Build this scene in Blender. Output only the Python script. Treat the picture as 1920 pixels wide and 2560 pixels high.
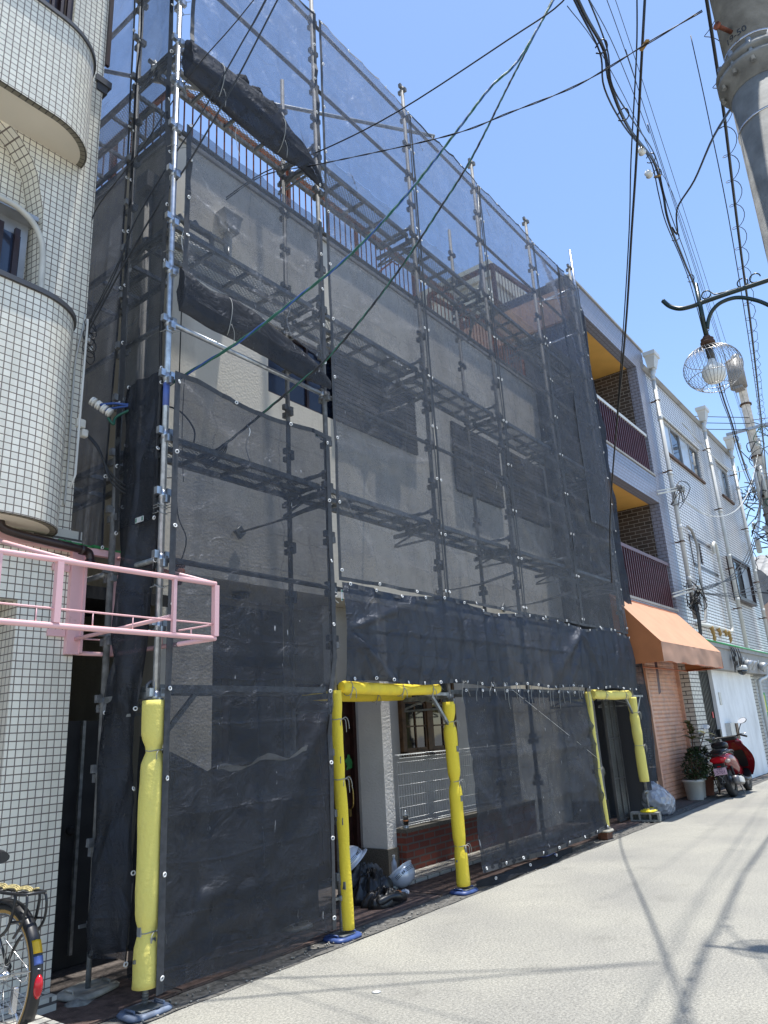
import bpy, math, random
from mathutils import Vector, Matrix, noise
from math import sin, cos, pi, radians
random.seed(7)
for o in list(bpy.data.objects): bpy.data.objects.remove(o)
SC = bpy.context.scene
COL = SC.collection
# ---------------------------------------------------------------- camera
yaw, pitch, roll = 0.922958063, 0.292610118, -0.0562796597
CAM = Vector((-3.0496, -4.3169, 1.5313))
fw = Vector((sin(yaw)*cos(pitch), cos(yaw)*cos(pitch), sin(pitch)))
rt0 = Vector((cos(yaw), -sin(yaw), 0)); up0 = rt0.cross(fw)
rt = rt0*cos(roll) + up0*sin(roll); up = -rt0*sin(roll) + up0*cos(roll)
cd = bpy.data.cameras.new('camera'); cam = bpy.data.objects.new('camera', cd); COL.objects.link(cam)
cam.matrix_world = Matrix(((rt.x, up.x, -fw.x, CAM.x), (rt.y, up.y, -fw.y, CAM.y), (rt.z, up.z, -fw.z, CAM.z), (0, 0, 0, 1)))
cd.sensor_fit = 'VERTICAL'; cd.sensor_height = 36; cd.lens = 36*1827.66/2560
cd.clip_start = 0.05; cd.clip_end = 600
SC.camera = cam
# ---------------------------------------------------------------- light
SUN = Vector((0.10, -0.075, 1)).normalized()
w = bpy.data.worlds.new('World'); SC.world = w; w.use_nodes = True
nt = w.node_tree; bg = nt.nodes['Background']
sk = nt.nodes.new('ShaderNodeTexSky'); sk.sky_type = 'NISHITA'; sk.sun_disc = False
sk.sun_elevation = math.asin(SUN.z); sk.sun_rotation = math.atan2(SUN.x, SUN.y)
sk.altitude = 50; sk.air_density = 1.0; sk.dust_density = 0.3; sk.ozone_density = 3.0
nt.links.new(sk.outputs[0], bg.inputs[0]); bg.inputs[1].default_value = 0.148
sd = bpy.data.lights.new('sun', 'SUN'); sd.energy = 4.3; sd.angle = radians(0.7); sd.color = (1, .965, .90)
so = bpy.data.objects.new('sun', sd); COL.objects.link(so)
so.rotation_euler = SUN.to_track_quat('Z', 'Y').to_euler()
so.location = (0, 0, 30)
SC.view_settings.view_transform = 'Standard'; SC.view_settings.look = 'None'
SC.view_settings.exposure = 0.85; SC.view_settings.gamma = 1
SC.render.engine = 'CYCLES'
SC.cycles.transparent_max_bounces = 24
SC.cycles.max_bounces = 8; SC.cycles.diffuse_bounces = 4

# ---------------------------------------------------------------- materials
MATS = {}
def newmat(name):
    m = bpy.data.materials.new(name); m.use_nodes = True
    MATS[name] = m
    return m, m.node_tree, m.node_tree.nodes['Principled BSDF']
def N(nt, t, **kw):
    n = nt.nodes.new(t)
    for k, v in kw.items():
        if k.startswith('i_'): n.inputs[k[2:].replace('_', ' ')].default_value = v
        else: setattr(n, k, v)
    return n
def c4(c): return (c[0], c[1], c[2], 1)
def bump(nt, b, height, strength, dist=0.01):
    bn = N(nt, 'ShaderNodeBump'); bn.inputs['Strength'].default_value = strength; bn.inputs['Distance'].default_value = dist
    nt.links.new(height, bn.inputs['Height']); nt.links.new(bn.outputs[0], b.inputs['Normal']); return bn
def simple(name, col, rough=0.6, metal=0.0, var=0.12, scale=6.0, bstr=0.0, bscale=60., spec=None, col2=None, thr=None, dirt=0.0):
    m, nt, b = newmat(name)
    tc = N(nt, 'ShaderNodeNewGeometry')
    n1 = N(nt, 'ShaderNodeTexNoise'); n1.inputs['Scale'].default_value = scale; n1.inputs['Detail'].default_value = 6
    nt.links.new(tc.outputs['Position'], n1.inputs['Vector'])
    r = N(nt, 'ShaderNodeValToRGB')
    c2 = col2 if col2 else tuple(max(0, x*(1-2*var)) for x in col)
    r.color_ramp.elements[0].position = 0.3 if thr is None else thr-.04; r.color_ramp.elements[1].position = 0.7 if thr is None else thr+.04
    r.color_ramp.elements[0].color = c4(c2); r.color_ramp.elements[1].color = c4(tuple(min(1, x*(1+var*.5)) for x in col))
    nt.links.new(n1.outputs['Fac'], r.inputs['Fac'])
    nt.links.new(r.outputs['Color'], b.inputs['Base Color'])
    b.inputs['Roughness'].default_value = rough; b.inputs['Metallic'].default_value = metal
    if spec is not None: b.inputs['Specular IOR Level'].default_value = spec
    if bstr > 0:
        n2 = N(nt, 'ShaderNodeTexNoise'); n2.inputs['Scale'].default_value = bscale; n2.inputs['Detail'].default_value = 4
        nt.links.new(tc.outputs['Position'], n2.inputs['Vector'])
        bump(nt, b, n2.outputs['Fac'], bstr)
    return m
def tile(name, w, h, mortar, col, mcol, offset=0.0, rough=0.25, var=0.06, bstr=0.6, stain=0.25, stcol=(.25, .24, .2), warp=0.0, streak=0.0):
    m, nt, b = newmat(name)
    uv = N(nt, 'ShaderNodeUVMap')
    br = N(nt, 'ShaderNodeTexBrick'); br.offset = offset; br.squash = 1
    br.inputs['Scale'].default_value = 1; br.inputs['Brick Width'].default_value = w; br.inputs['Row Height'].default_value = h
    br.inputs['Mortar Size'].default_value = mortar; br.inputs['Mortar Smooth'].default_value = 0.12
    br.inputs['Color1'].default_value = c4(col); br.inputs['Color2'].default_value = c4(tuple(x*(1-var) for x in col)); br.inputs['Mortar'].default_value = c4(mcol)
    nt.links.new(uv.outputs[0], br.inputs['Vector'])
    g = N(nt, 'ShaderNodeNewGeometry')
    ns = N(nt, 'ShaderNodeTexNoise'); ns.inputs['Scale'].default_value = 1.3; ns.inputs['Detail'].default_value = 7; ns.inputs['Roughness'].default_value = .65
    mp = N(nt, 'ShaderNodeMapping'); mp.inputs['Scale'].default_value = (2.2, 2.2, .45)
    nt.links.new(g.outputs['Position'], mp.inputs['Vector']); nt.links.new(mp.outputs[0], ns.inputs['Vector'])
    rp = N(nt, 'ShaderNodeValToRGB'); rp.color_ramp.elements[0].position = .5; rp.color_ramp.elements[1].position = .78
    nt.links.new(ns.outputs['Fac'], rp.inputs['Fac'])
    mul = N(nt, 'ShaderNodeMath', operation='MULTIPLY'); mul.inputs[1].default_value = stain
    nt.links.new(rp.outputs['Color'], mul.inputs[0])
    mx = N(nt, 'ShaderNodeMixRGB'); mx.inputs['Color2'].default_value = c4(stcol)
    nt.links.new(mul.outputs[0], mx.inputs['Fac']); nt.links.new(br.outputs['Color'], mx.inputs['Color1'])
    nt.links.new(mx.outputs[0], b.inputs['Base Color'])
    rr = N(nt, 'ShaderNodeMapRange'); rr.inputs['To Min'].default_value = rough; rr.inputs['To Max'].default_value = .85
    nt.links.new(br.outputs['Fac'], rr.inputs['Value']); nt.links.new(rr.outputs[0], b.inputs['Roughness'])
    inv = N(nt, 'ShaderNodeMath', operation='SUBTRACT'); inv.inputs[0].default_value = 1
    nt.links.new(br.outputs['Fac'], inv.inputs[1])
    nb = N(nt, 'ShaderNodeTexNoise'); nb.inputs['Scale'].default_value = 14
    nt.links.new(g.outputs['Position'], nb.inputs['Vector'])
    ad = N(nt, 'ShaderNodeMath', operation='MULTIPLY_ADD'); ad.inputs[1].default_value = .35
    nt.links.new(nb.outputs['Fac'], ad.inputs[0]); nt.links.new(inv.outputs[0], ad.inputs[2])
    bump(nt, b, ad.outputs[0], bstr, 0.004)
    return m
def stained(name, col, st, scl, lo=.5, hi=.75, amt=.6, bs=.3):
    m, nt, b = newmat(name); g = N(nt, 'ShaderNodeNewGeometry')
    mp = N(nt, 'ShaderNodeMapping'); mp.inputs['Scale'].default_value = scl
    n1 = N(nt, 'ShaderNodeTexNoise'); n1.inputs['Scale'].default_value = 1; n1.inputs['Detail'].default_value = 9; n1.inputs['Roughness'].default_value = .68
    nt.links.new(g.outputs['Position'], mp.inputs['Vector']); nt.links.new(mp.outputs[0], n1.inputs['Vector'])
    rp = N(nt, 'ShaderNodeValToRGB'); rp.color_ramp.elements[0].position = lo; rp.color_ramp.elements[1].position = hi
    nt.links.new(n1.outputs['Fac'], rp.inputs['Fac'])
    mu = N(nt, 'ShaderNodeMath', operation='MULTIPLY'); mu.inputs[1].default_value = amt; nt.links.new(rp.outputs[0], mu.inputs[0])
    mx = N(nt, 'ShaderNodeMixRGB'); mx.inputs['Color1'].default_value = c4(col); mx.inputs['Color2'].default_value = c4(st)
    nt.links.new(mu.outputs[0], mx.inputs['Fac']); nt.links.new(mx.outputs[0], b.inputs['Base Color'])
    b.inputs['Roughness'].default_value = .9
    n2 = N(nt, 'ShaderNodeTexNoise'); n2.inputs['Scale'].default_value = 40; nt.links.new(g.outputs['Position'], n2.inputs['Vector'])
    bump(nt, b, n2.outputs['Fac'], bs)
    return m
def netmat(name, trans, col=(.045, .05, .06), stain=0.0, gloss=.18, transl=(.10, .12, .16)):
    """woven plastic mesh sheet: part of the light passes between the threads"""
    m = bpy.data.materials.new(name); m.use_nodes = True; MATS[name] = m
    nt = m.node_tree; nt.nodes.clear(); out = N(nt, 'ShaderNodeOutputMaterial')
    g = N(nt, 'ShaderNodeNewGeometry')
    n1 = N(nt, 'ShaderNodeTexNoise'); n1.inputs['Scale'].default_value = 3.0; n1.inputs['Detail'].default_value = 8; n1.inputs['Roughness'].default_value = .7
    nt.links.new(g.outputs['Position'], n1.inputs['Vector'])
    # white flecks of paint / worn streaks
    n2 = N(nt, 'ShaderNodeTexNoise'); n2.inputs['Scale'].default_value = 9; n2.inputs['Detail'].default_value = 3
    mp = N(nt, 'ShaderNodeMapping'); mp.inputs['Scale'].default_value = (3.2, 1, .8)
    nt.links.new(g.outputs['Position'], mp.inputs['Vector']); nt.links.new(mp.outputs[0], n2.inputs['Vector'])
    rp = N(nt, 'ShaderNodeValToRGB'); rp.color_ramp.elements[0].position = .71; rp.color_ramp.elements[1].position = .735
    nt.links.new(n2.outputs['Fac'], rp.inputs['Fac'])
    n3 = N(nt, 'ShaderNodeTexNoise'); n3.inputs['Scale'].default_value = .55; nt.links.new(g.outputs['Position'], n3.inputs['Vector'])
    r3 = N(nt, 'ShaderNodeValToRGB'); r3.color_ramp.elements[0].position = .5; r3.color_ramp.elements[1].position = .6
    nt.links.new(n3.outputs['Fac'], r3.inputs['Fac'])
    fl = N(nt, 'ShaderNodeMath', operation='MULTIPLY'); nt.links.new(rp.outputs[0], fl.inputs[0]); nt.links.new(r3.outputs[0], fl.inputs[1])
    cm = N(nt, 'ShaderNodeMixRGB'); cm.inputs['Color1'].default_value = c4(col); cm.inputs['Color2'].default_value = (.75, .75, .74, 1)
    nt.links.new(fl.outputs[0], cm.inputs['Fac'])
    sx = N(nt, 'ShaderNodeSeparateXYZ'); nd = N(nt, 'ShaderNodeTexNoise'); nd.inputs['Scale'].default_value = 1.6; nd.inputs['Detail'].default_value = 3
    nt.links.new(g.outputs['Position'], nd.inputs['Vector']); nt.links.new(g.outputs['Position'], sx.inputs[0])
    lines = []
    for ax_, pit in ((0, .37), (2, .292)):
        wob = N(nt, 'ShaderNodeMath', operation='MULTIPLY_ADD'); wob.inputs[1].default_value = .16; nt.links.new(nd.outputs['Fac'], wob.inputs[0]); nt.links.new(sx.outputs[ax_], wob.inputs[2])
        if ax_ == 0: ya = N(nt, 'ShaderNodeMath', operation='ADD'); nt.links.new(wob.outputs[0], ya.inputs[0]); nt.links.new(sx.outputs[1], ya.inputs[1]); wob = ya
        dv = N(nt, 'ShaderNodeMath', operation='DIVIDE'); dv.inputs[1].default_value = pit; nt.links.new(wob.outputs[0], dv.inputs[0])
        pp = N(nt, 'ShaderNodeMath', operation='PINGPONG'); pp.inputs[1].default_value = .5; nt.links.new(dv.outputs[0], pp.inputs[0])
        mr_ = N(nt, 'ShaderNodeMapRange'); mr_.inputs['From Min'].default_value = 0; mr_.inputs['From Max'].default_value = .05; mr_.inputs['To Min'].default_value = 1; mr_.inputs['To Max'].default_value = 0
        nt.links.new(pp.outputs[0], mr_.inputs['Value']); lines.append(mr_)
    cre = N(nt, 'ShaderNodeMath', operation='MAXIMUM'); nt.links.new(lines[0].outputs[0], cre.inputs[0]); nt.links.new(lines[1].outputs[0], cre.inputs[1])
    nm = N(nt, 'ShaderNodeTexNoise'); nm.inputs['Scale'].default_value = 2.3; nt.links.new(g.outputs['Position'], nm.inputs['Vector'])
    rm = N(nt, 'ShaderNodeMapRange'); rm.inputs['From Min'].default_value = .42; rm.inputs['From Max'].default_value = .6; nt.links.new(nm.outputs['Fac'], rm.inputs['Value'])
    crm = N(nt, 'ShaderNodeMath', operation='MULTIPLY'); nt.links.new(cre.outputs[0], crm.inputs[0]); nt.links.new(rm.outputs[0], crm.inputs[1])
    d = N(nt, 'ShaderNodeBsdfDiffuse'); nt.links.new(cm.outputs[0], d.inputs['Color'])
    tl = N(nt, 'ShaderNodeBsdfTranslucent'); tl.inputs['Color'].default_value = c4(transl)
    gl = N(nt, 'ShaderNodeBsdfGlossy'); gl.inputs['Roughness'].default_value = .42; gl.inputs['Color'].default_value = (.35, .38, .45, 1)
    a1 = N(nt, 'ShaderNodeMixShader'); a1.inputs[0].default_value = .5; nt.links.new(d.outputs[0], a1.inputs[1]); nt.links.new(tl.outputs[0], a1.inputs[2])
    a2 = N(nt, 'ShaderNodeMixShader'); a2.inputs[0].default_value = gloss; nt.links.new(a1.outputs[0], a2.inputs[1]); nt.links.new(gl.outputs[0], a2.inputs[2])
    tr = N(nt, 'ShaderNodeBsdfTransparent'); tr.inputs['Color'].default_value = (.93, .95, 1, 1)
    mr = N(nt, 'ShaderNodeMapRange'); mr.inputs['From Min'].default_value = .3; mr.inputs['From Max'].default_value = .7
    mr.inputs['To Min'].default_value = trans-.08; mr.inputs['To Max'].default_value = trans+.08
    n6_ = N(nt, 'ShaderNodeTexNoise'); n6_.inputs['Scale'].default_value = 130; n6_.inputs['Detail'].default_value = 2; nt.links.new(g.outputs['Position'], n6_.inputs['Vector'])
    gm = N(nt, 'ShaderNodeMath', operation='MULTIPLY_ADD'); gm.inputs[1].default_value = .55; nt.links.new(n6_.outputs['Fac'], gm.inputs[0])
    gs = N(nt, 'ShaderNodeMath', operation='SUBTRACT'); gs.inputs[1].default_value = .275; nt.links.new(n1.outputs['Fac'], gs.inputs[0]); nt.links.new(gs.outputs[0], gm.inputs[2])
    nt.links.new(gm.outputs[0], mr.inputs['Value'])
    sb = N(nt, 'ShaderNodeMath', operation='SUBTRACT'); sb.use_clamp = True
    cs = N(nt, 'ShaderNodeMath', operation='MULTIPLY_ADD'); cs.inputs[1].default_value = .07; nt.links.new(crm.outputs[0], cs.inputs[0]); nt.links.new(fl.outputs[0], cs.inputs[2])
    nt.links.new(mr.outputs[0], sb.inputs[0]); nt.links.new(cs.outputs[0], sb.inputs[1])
    fin = N(nt, 'ShaderNodeMixShader'); nt.links.new(sb.outputs[0], fin.inputs[0]); nt.links.new(a2.outputs[0], fin.inputs[1]); nt.links.new(tr.outputs[0], fin.inputs[2])
    nt.links.new(fin.outputs[0], out.inputs[0])
    # fine weave + creases
    n4 = N(nt, 'ShaderNodeTexNoise'); n4.inputs['Scale'].default_value = 5; n4.inputs['Detail'].default_value = 9; n4.inputs['Roughness'].default_value = .62
    n4.inputs['Distortion'].default_value = 1.2
    nt.links.new(g.outputs['Position'], n4.inputs['Vector'])
    bn = N(nt, 'ShaderNodeBump'); bn.inputs['Strength'].default_value = .8; bn.inputs['Distance'].default_value = .06
    hh = N(nt, 'ShaderNodeMath', operation='MULTIPLY_ADD'); hh.inputs[1].default_value = .07; nt.links.new(cre.outputs[0], hh.inputs[0]); nt.links.new(n4.outputs['Fac'], hh.inputs[2])
    nt.links.new(hh.outputs[0], bn.inputs['Height'])
    for s_ in (d, tl, gl): nt.links.new(bn.outputs[0], s_.inputs['Normal'])
    return m
def holes(name, pitch_u, pitch_v, wline, col=(.35, .37, .38), metal=.6, kind='diamond', rough=.5):
    """expanded / welded mesh: strands stay, holes let light through (UV in metres)"""
    m, nt, b = newmat(name)
    uv = N(nt, 'ShaderNodeUVMap'); sp = N(nt, 'ShaderNodeSeparateXYZ'); nt.links.new(uv.outputs[0], sp.inputs[0])
    du = N(nt, 'ShaderNodeMath', operation='DIVIDE'); du.inputs[1].default_value = pitch_u; nt.links.new(sp.outputs[0], du.inputs[0])
    dv = N(nt, 'ShaderNodeMath', operation='DIVIDE'); dv.inputs[1].default_value = pitch_v; nt.links.new(sp.outputs[1], dv.inputs[0])
    outs = []
    if kind == 'diamond':
        for op in ('ADD', 'SUBTRACT'):
            a = N(nt, 'ShaderNodeMath', operation=op); nt.links.new(du.outputs[0], a.inputs[0]); nt.links.new(dv.outputs[0], a.inputs[1]); outs.append(a)
    else: outs = [du, dv]
    ms = []
    for a in outs:
        f = N(nt, 'ShaderNodeMath', operation='FRACT'); nt.links.new(a.outputs[0], f.inputs[0])
        l = N(nt, 'ShaderNodeMath', operation='LESS_THAN'); l.inputs[1].default_value = wline; nt.links.new(f.outputs[0], l.inputs[0]); ms.append(l)
    mx = N(nt, 'ShaderNodeMath', operation='MAXIMUM'); nt.links.new(ms[0].outputs[0], mx.inputs[0]); nt.links.new(ms[1].outputs[0], mx.inputs[1])
    nt.links.new(mx.outputs[0], b.inputs['Alpha'])
    b.inputs['Base Color'].default_value = c4(col); b.inputs['Metallic'].default_value = metal; b.inputs['Roughness'].default_value = rough
    return m
# --- palette
tile('white_square_tile', .0525, .0525, .0038, (.86, .82, .70), (.18, .15, .13), rough=.22, var=.13, stain=.38, stcol=(.34, .31, .24))
tile('white_wall_tile', .155, .0775, .010, (.80, .78, .75), (.10, .09, .09), offset=.5, rough=.2, stain=.5, stcol=(.30, .29, .30), bstr=.8)
tile('purple_tile', .155, .0775, .008, (.27, .28, .34), (.12, .12, .14), offset=.5, rough=.25, stain=.35, stcol=(.2, .2, .24))
tile('edge_tile', .0525, .0525, .004, (.22, .195, .14), (.06, .055, .05), rough=.5)
tile('cream_brick_tile', .23, .085, .009, (.55, .53, .47), (.10, .09, .085), offset=.5, rough=.4, stain=.3)
tile('brown_brick', .24, .085, .007, (.085, .060, .045), (.27, .245, .215), offset=.5, rough=.6, var=.45, stain=.2, stcol=(.05, .04, .035))
tile('red_brick', .215, .075, .010, (.23, .055, .035), (.13, .11, .10), offset=.5, rough=.8, var=.35, stain=.3, stcol=(.10, .05, .04), bstr=1)
simple('stucco', (.64, .62, .58), .9, var=.06, scale=3, bstr=.5, bscale=90)
simple('rough_stucco', (.76, .74, .71), .9, var=.05, scale=3, bstr=1.0, bscale=45)
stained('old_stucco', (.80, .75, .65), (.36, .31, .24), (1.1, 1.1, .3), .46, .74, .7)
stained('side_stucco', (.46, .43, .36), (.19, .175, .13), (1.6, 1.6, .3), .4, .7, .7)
stained('grey_concrete', (.33, .32, .30), (.14, .13, .12), (1.5, 1.5, .5))
stained('white_paint_wall', (.86, .86, .84), (.50, .49, .46), (1.3, 1.3, .6), .44, .78, .75)
stained('cream_wall', (.62, .58, .46), (.4, .36, .27), (1, 1, .3))
stained('terracotta_wall', (.42, .27, .19), (.25, .16, .12), (1, 1, .3))
stained('dark_grey_wall', (.09, .09, .095), (.05, .05, .05), (1, 1, .3))
simple('cream_soffit', (.80, .72, .58), .85, var=.05, scale=2)
simple('mustard_soffit', (.78, .43, .10), .8, var=.06, scale=2)
simple('dark_cap', (.075, .075, .08), .4, var=.1)
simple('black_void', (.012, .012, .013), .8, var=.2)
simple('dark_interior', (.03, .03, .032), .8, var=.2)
simple('stone_base', (.14, .13, .11), .8, var=.35, scale=110, bstr=.4, bscale=120)
simple('brown_trim', (.035, .018, .016), .35, var=.15)
simple('maroon_rail', (.10, .035, .045), .4, var=.15)
simple('brown_wood', (.15, .075, .03), .5, var=.3, scale=15)
simple('door_wood', (.035, .010, .008), .4, var=.3, scale=12)
simple('brass', (.45, .33, .12), .3, 1.0)
simple('galvanised', (.50, .53, .57), .34, .85, var=.18, scale=22)
simple('dull_steel', (.30, .31, .31), .5, .6, var=.25, scale=18)
simple('shaded_steel', (.17, .175, .18), .7, .0, var=.25, scale=18)  # galvanised pipe darkened in colour for the backlit look behind the nets
simple('pvc_white', (.56, .56, .53), .4, var=.07, scale=4)
simple('old_white_plastic', (.62, .60, .53), .5, var=.1, scale=9)
stained('yellow_foam', (.80, .61, .045), (.42, .33, .10), (5, 5, 1.6), .52, .80, .55, .5)
stained('yellow_pale_foam', (.73, .63, .16), (.40, .36, .18), (5, 5, 1.6), .52, .80, .55, .5)
simple('blue_plastic', (.045, .085, .25), .45, var=.2, scale=15)
simple('blue_worn', (.16, .20, .28), .6, var=.3, scale=14)
simple('grating_base', (.15, .10, .085), .75, .2, var=.3, scale=18, bstr=.9, bscale=130)
simple('dark_steel', (.10, .10, .10), .5, .5, var=.2)
simple('rusty_paint', (.6, .55, .5), .8, scale=40, col2=(.35, .12, .05), thr=.5)
simple('grey_plate', (.46, .43, .36), .7, var=.3, scale=10)
simple('yellow_plastic', (.75, .60, .02), .4, var=.1)
simple('pink_paint', (.78, .46, .46), .45, var=.05, scale=5, col2=(.42, .22, .14), thr=.27)
simple('rust', (.26, .075, .035), .8, var=.4, scale=16)
simple('cord_grey', (.32, .32, .30), .8)
simple('eyelet_white', (.78, .78, .76), .4, var=.05)
simple('hem_black', (.045, .047, .052), .65, var=.2, scale=30)
simple('cable_black', (.012, .012, .014), .45)
simple('wire_green', (.01, .10, .06), .4, var=.1)
simple('wire_blue', (.02, .07, .26), .4, var=.1)
simple('pole_concrete', (.23, .23, .22), .85, var=.22, scale=9, bstr=.3, bscale=50)
simple('lamp_green', (.012, .03, .026), .3, var=.2)
simple('chrome_wire', (.34, .33, .32), .35, .8)
simple('bulb_white', (.80, .80, .76), .25, var=.03)
simple('rust_band', (.12, .06, .035), .8, var=.4, scale=20)
simple('awning_valance', (.46, .26, .17), .8, var=.05, scale=3)
simple('awning_top', (.52, .285, .17), .8, var=.05, scale=3, bstr=.1, bscale=30)
simple('awning_orange', (.46, .165, .06), .8, var=.07, scale=3)
simple('awning_frame', (.50, .14, .05), .6)
simple('shutter_salmon', (.66, .36, .23), .5, var=.12, scale=7, col2=(.48, .27, .2))
simple('shutter_grey', (.40, .42, .43), .45, var=.1, scale=7)
simple('gate_black', (.018, .02, .021), .4, var=.2)
simple('terracotta', (.22, .085, .055), .8, var=.15)
simple('pot_grey', (.40, .40, .37), .7, var=.08)
simple('soil', (.05, .035, .025), 1, var=.3, scale=50)
simple('leaf_dark', (.035, .065, .022), .35, var=.45, scale=30)
simple('leaf_light', (.20, .27, .05), .45, var=.3, scale=30)
simple('leaf_rubber', (.045, .09, .03), .28, var=.5, scale=12, col2=(.10, .055, .02))
simple('stem_brown', (.09, .05, .03), .7)
simple('scooter_red', (.17, .008, .014), .2, var=.08, spec=.7)
simple('scooter_black', (.014, .014, .016), .4)
simple('rubber', (.018, .018, .018), .75, var=.2, scale=40)
simple('engine_grey', (.18, .18, .19), .45, .5, var=.2)
simple('silver', (.6, .6, .62), .25, .9)
simple('plate_pink', (.62, .42, .50), .5, var=.04)
simple('plate_text', (.10, .04, .10), .6)
simple('red_lens', (.55, .01, .02), .15)
simple('clear_lens', (.55, .45, .40), .15)
simple('mirror', (.85, .92, 1.0), .38, .9, var=0)  # base tinted pale blue to stand in for reflected sky
simple('helmet_silver', (.62, .66, .74), .28, .25, var=.05)
simple('helmet_inner', (.30, .36, .42), .5)
simple('black_leather', (.016, .016, .018), .38, var=.3, scale=20, bstr=.4, bscale=25)
simple('grey_fabric', (.075, .078, .085), .8, var=.3, scale=12, bstr=.4, bscale=30)
simple('orange_glove', (.50, .20, .07), .7)
simple('label_red', (.6, .03, .03), .5)
simple('white_plain', (.72, .72, .70), .5)
simple('green_tape', (.03, .22, .06), .5)
simple('green_label', (.02, .20, .11), .5)
simple('can_silver', (.45, .5, .55), .25, .8)
simple('can_black', (.02, .02, .02), .3)
simple('amber_wall_rubber', (.40, .24, .07), .7)
simple('spoke_steel', (.6, .6, .6), .3, .9)
simple('sticker_yellow', (.80, .48, .01), .4)
simple('sticker_blue', (.10, .16, .45), .4)
simple('wood_block', (.18, .07, .035), .8, var=.3, scale=25)
simple('block_concrete', (.26, .255, .23), .95, var=.2, scale=30, bstr=.5, bscale=60)
simple('roof_tile', (.30, .30, .29), .6, var=.3, scale=3)
simple('window_grey', (.42, .43, .44), .35, .4)
simple('transformer_grey', (.26, .24, .22), .5)
simple('insulator_white', (.78, .77, .72), .2)
simple('rope_yellow', (.55, .45, .20), .8, var=.3, scale=80)
simple('fluoro_green', (.05, .35, .12), .5)
simple('mesh_grey', (.52, .54, .55), .4, .5)
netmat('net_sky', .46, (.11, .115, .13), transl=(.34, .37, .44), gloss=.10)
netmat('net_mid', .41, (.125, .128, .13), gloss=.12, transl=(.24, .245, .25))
netmat('net_lowmid', .30, (.046, .047, .049), gloss=.10, transl=(.07, .075, .08))  # same net as net_mid, dim ground floor put into its colour and density
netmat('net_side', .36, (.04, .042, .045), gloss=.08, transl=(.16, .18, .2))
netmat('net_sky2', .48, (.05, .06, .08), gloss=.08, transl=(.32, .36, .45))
netmat('net_low', .16, (.030, .032, .037), gloss=.10, transl=(.05, .052, .058))  # darkest copy of the net, shade at low level put into its colour
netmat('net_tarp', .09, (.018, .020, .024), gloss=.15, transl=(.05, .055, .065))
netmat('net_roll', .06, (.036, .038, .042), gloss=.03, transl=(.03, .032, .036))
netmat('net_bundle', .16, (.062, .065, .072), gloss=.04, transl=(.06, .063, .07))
holes('expanded_metal', .055, .030, .27, (.42, .45, .46))
holes('expanded_dark', .050, .032, .26, (.20, .21, .20))
holes('grating_rust', .04, .026, .28, (.20, .16, .14), metal=.2, rough=.7)
# glass
def glass(name, col, rough=.05):
    m, nt, b = newmat(name); b.inputs['Base Color'].default_value = c4(col); b.inputs['Roughness'].default_value = rough
    b.inputs['Specular IOR Level'].default_value = .9
    g = N(nt, 'ShaderNodeNewGeometry'); n = N(nt, 'ShaderNodeTexNoise'); n.inputs['Scale'].default_value = 1.5
    nt.links.new(g.outputs['Position'], n.inputs['Vector']); bump(nt, b, n.outputs['Fac'], .08, .05)
glass('glass_dark', (.012, .016, .022)); glass('glass_blue', (.30, .36, .42), .12); glass('glass_curtain', (.48, .52, .55), .15)
glass('glass_navy', (.02, .03, .06), .1); glass('clear_plastic', (.45, .48, .55), .15)
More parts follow.
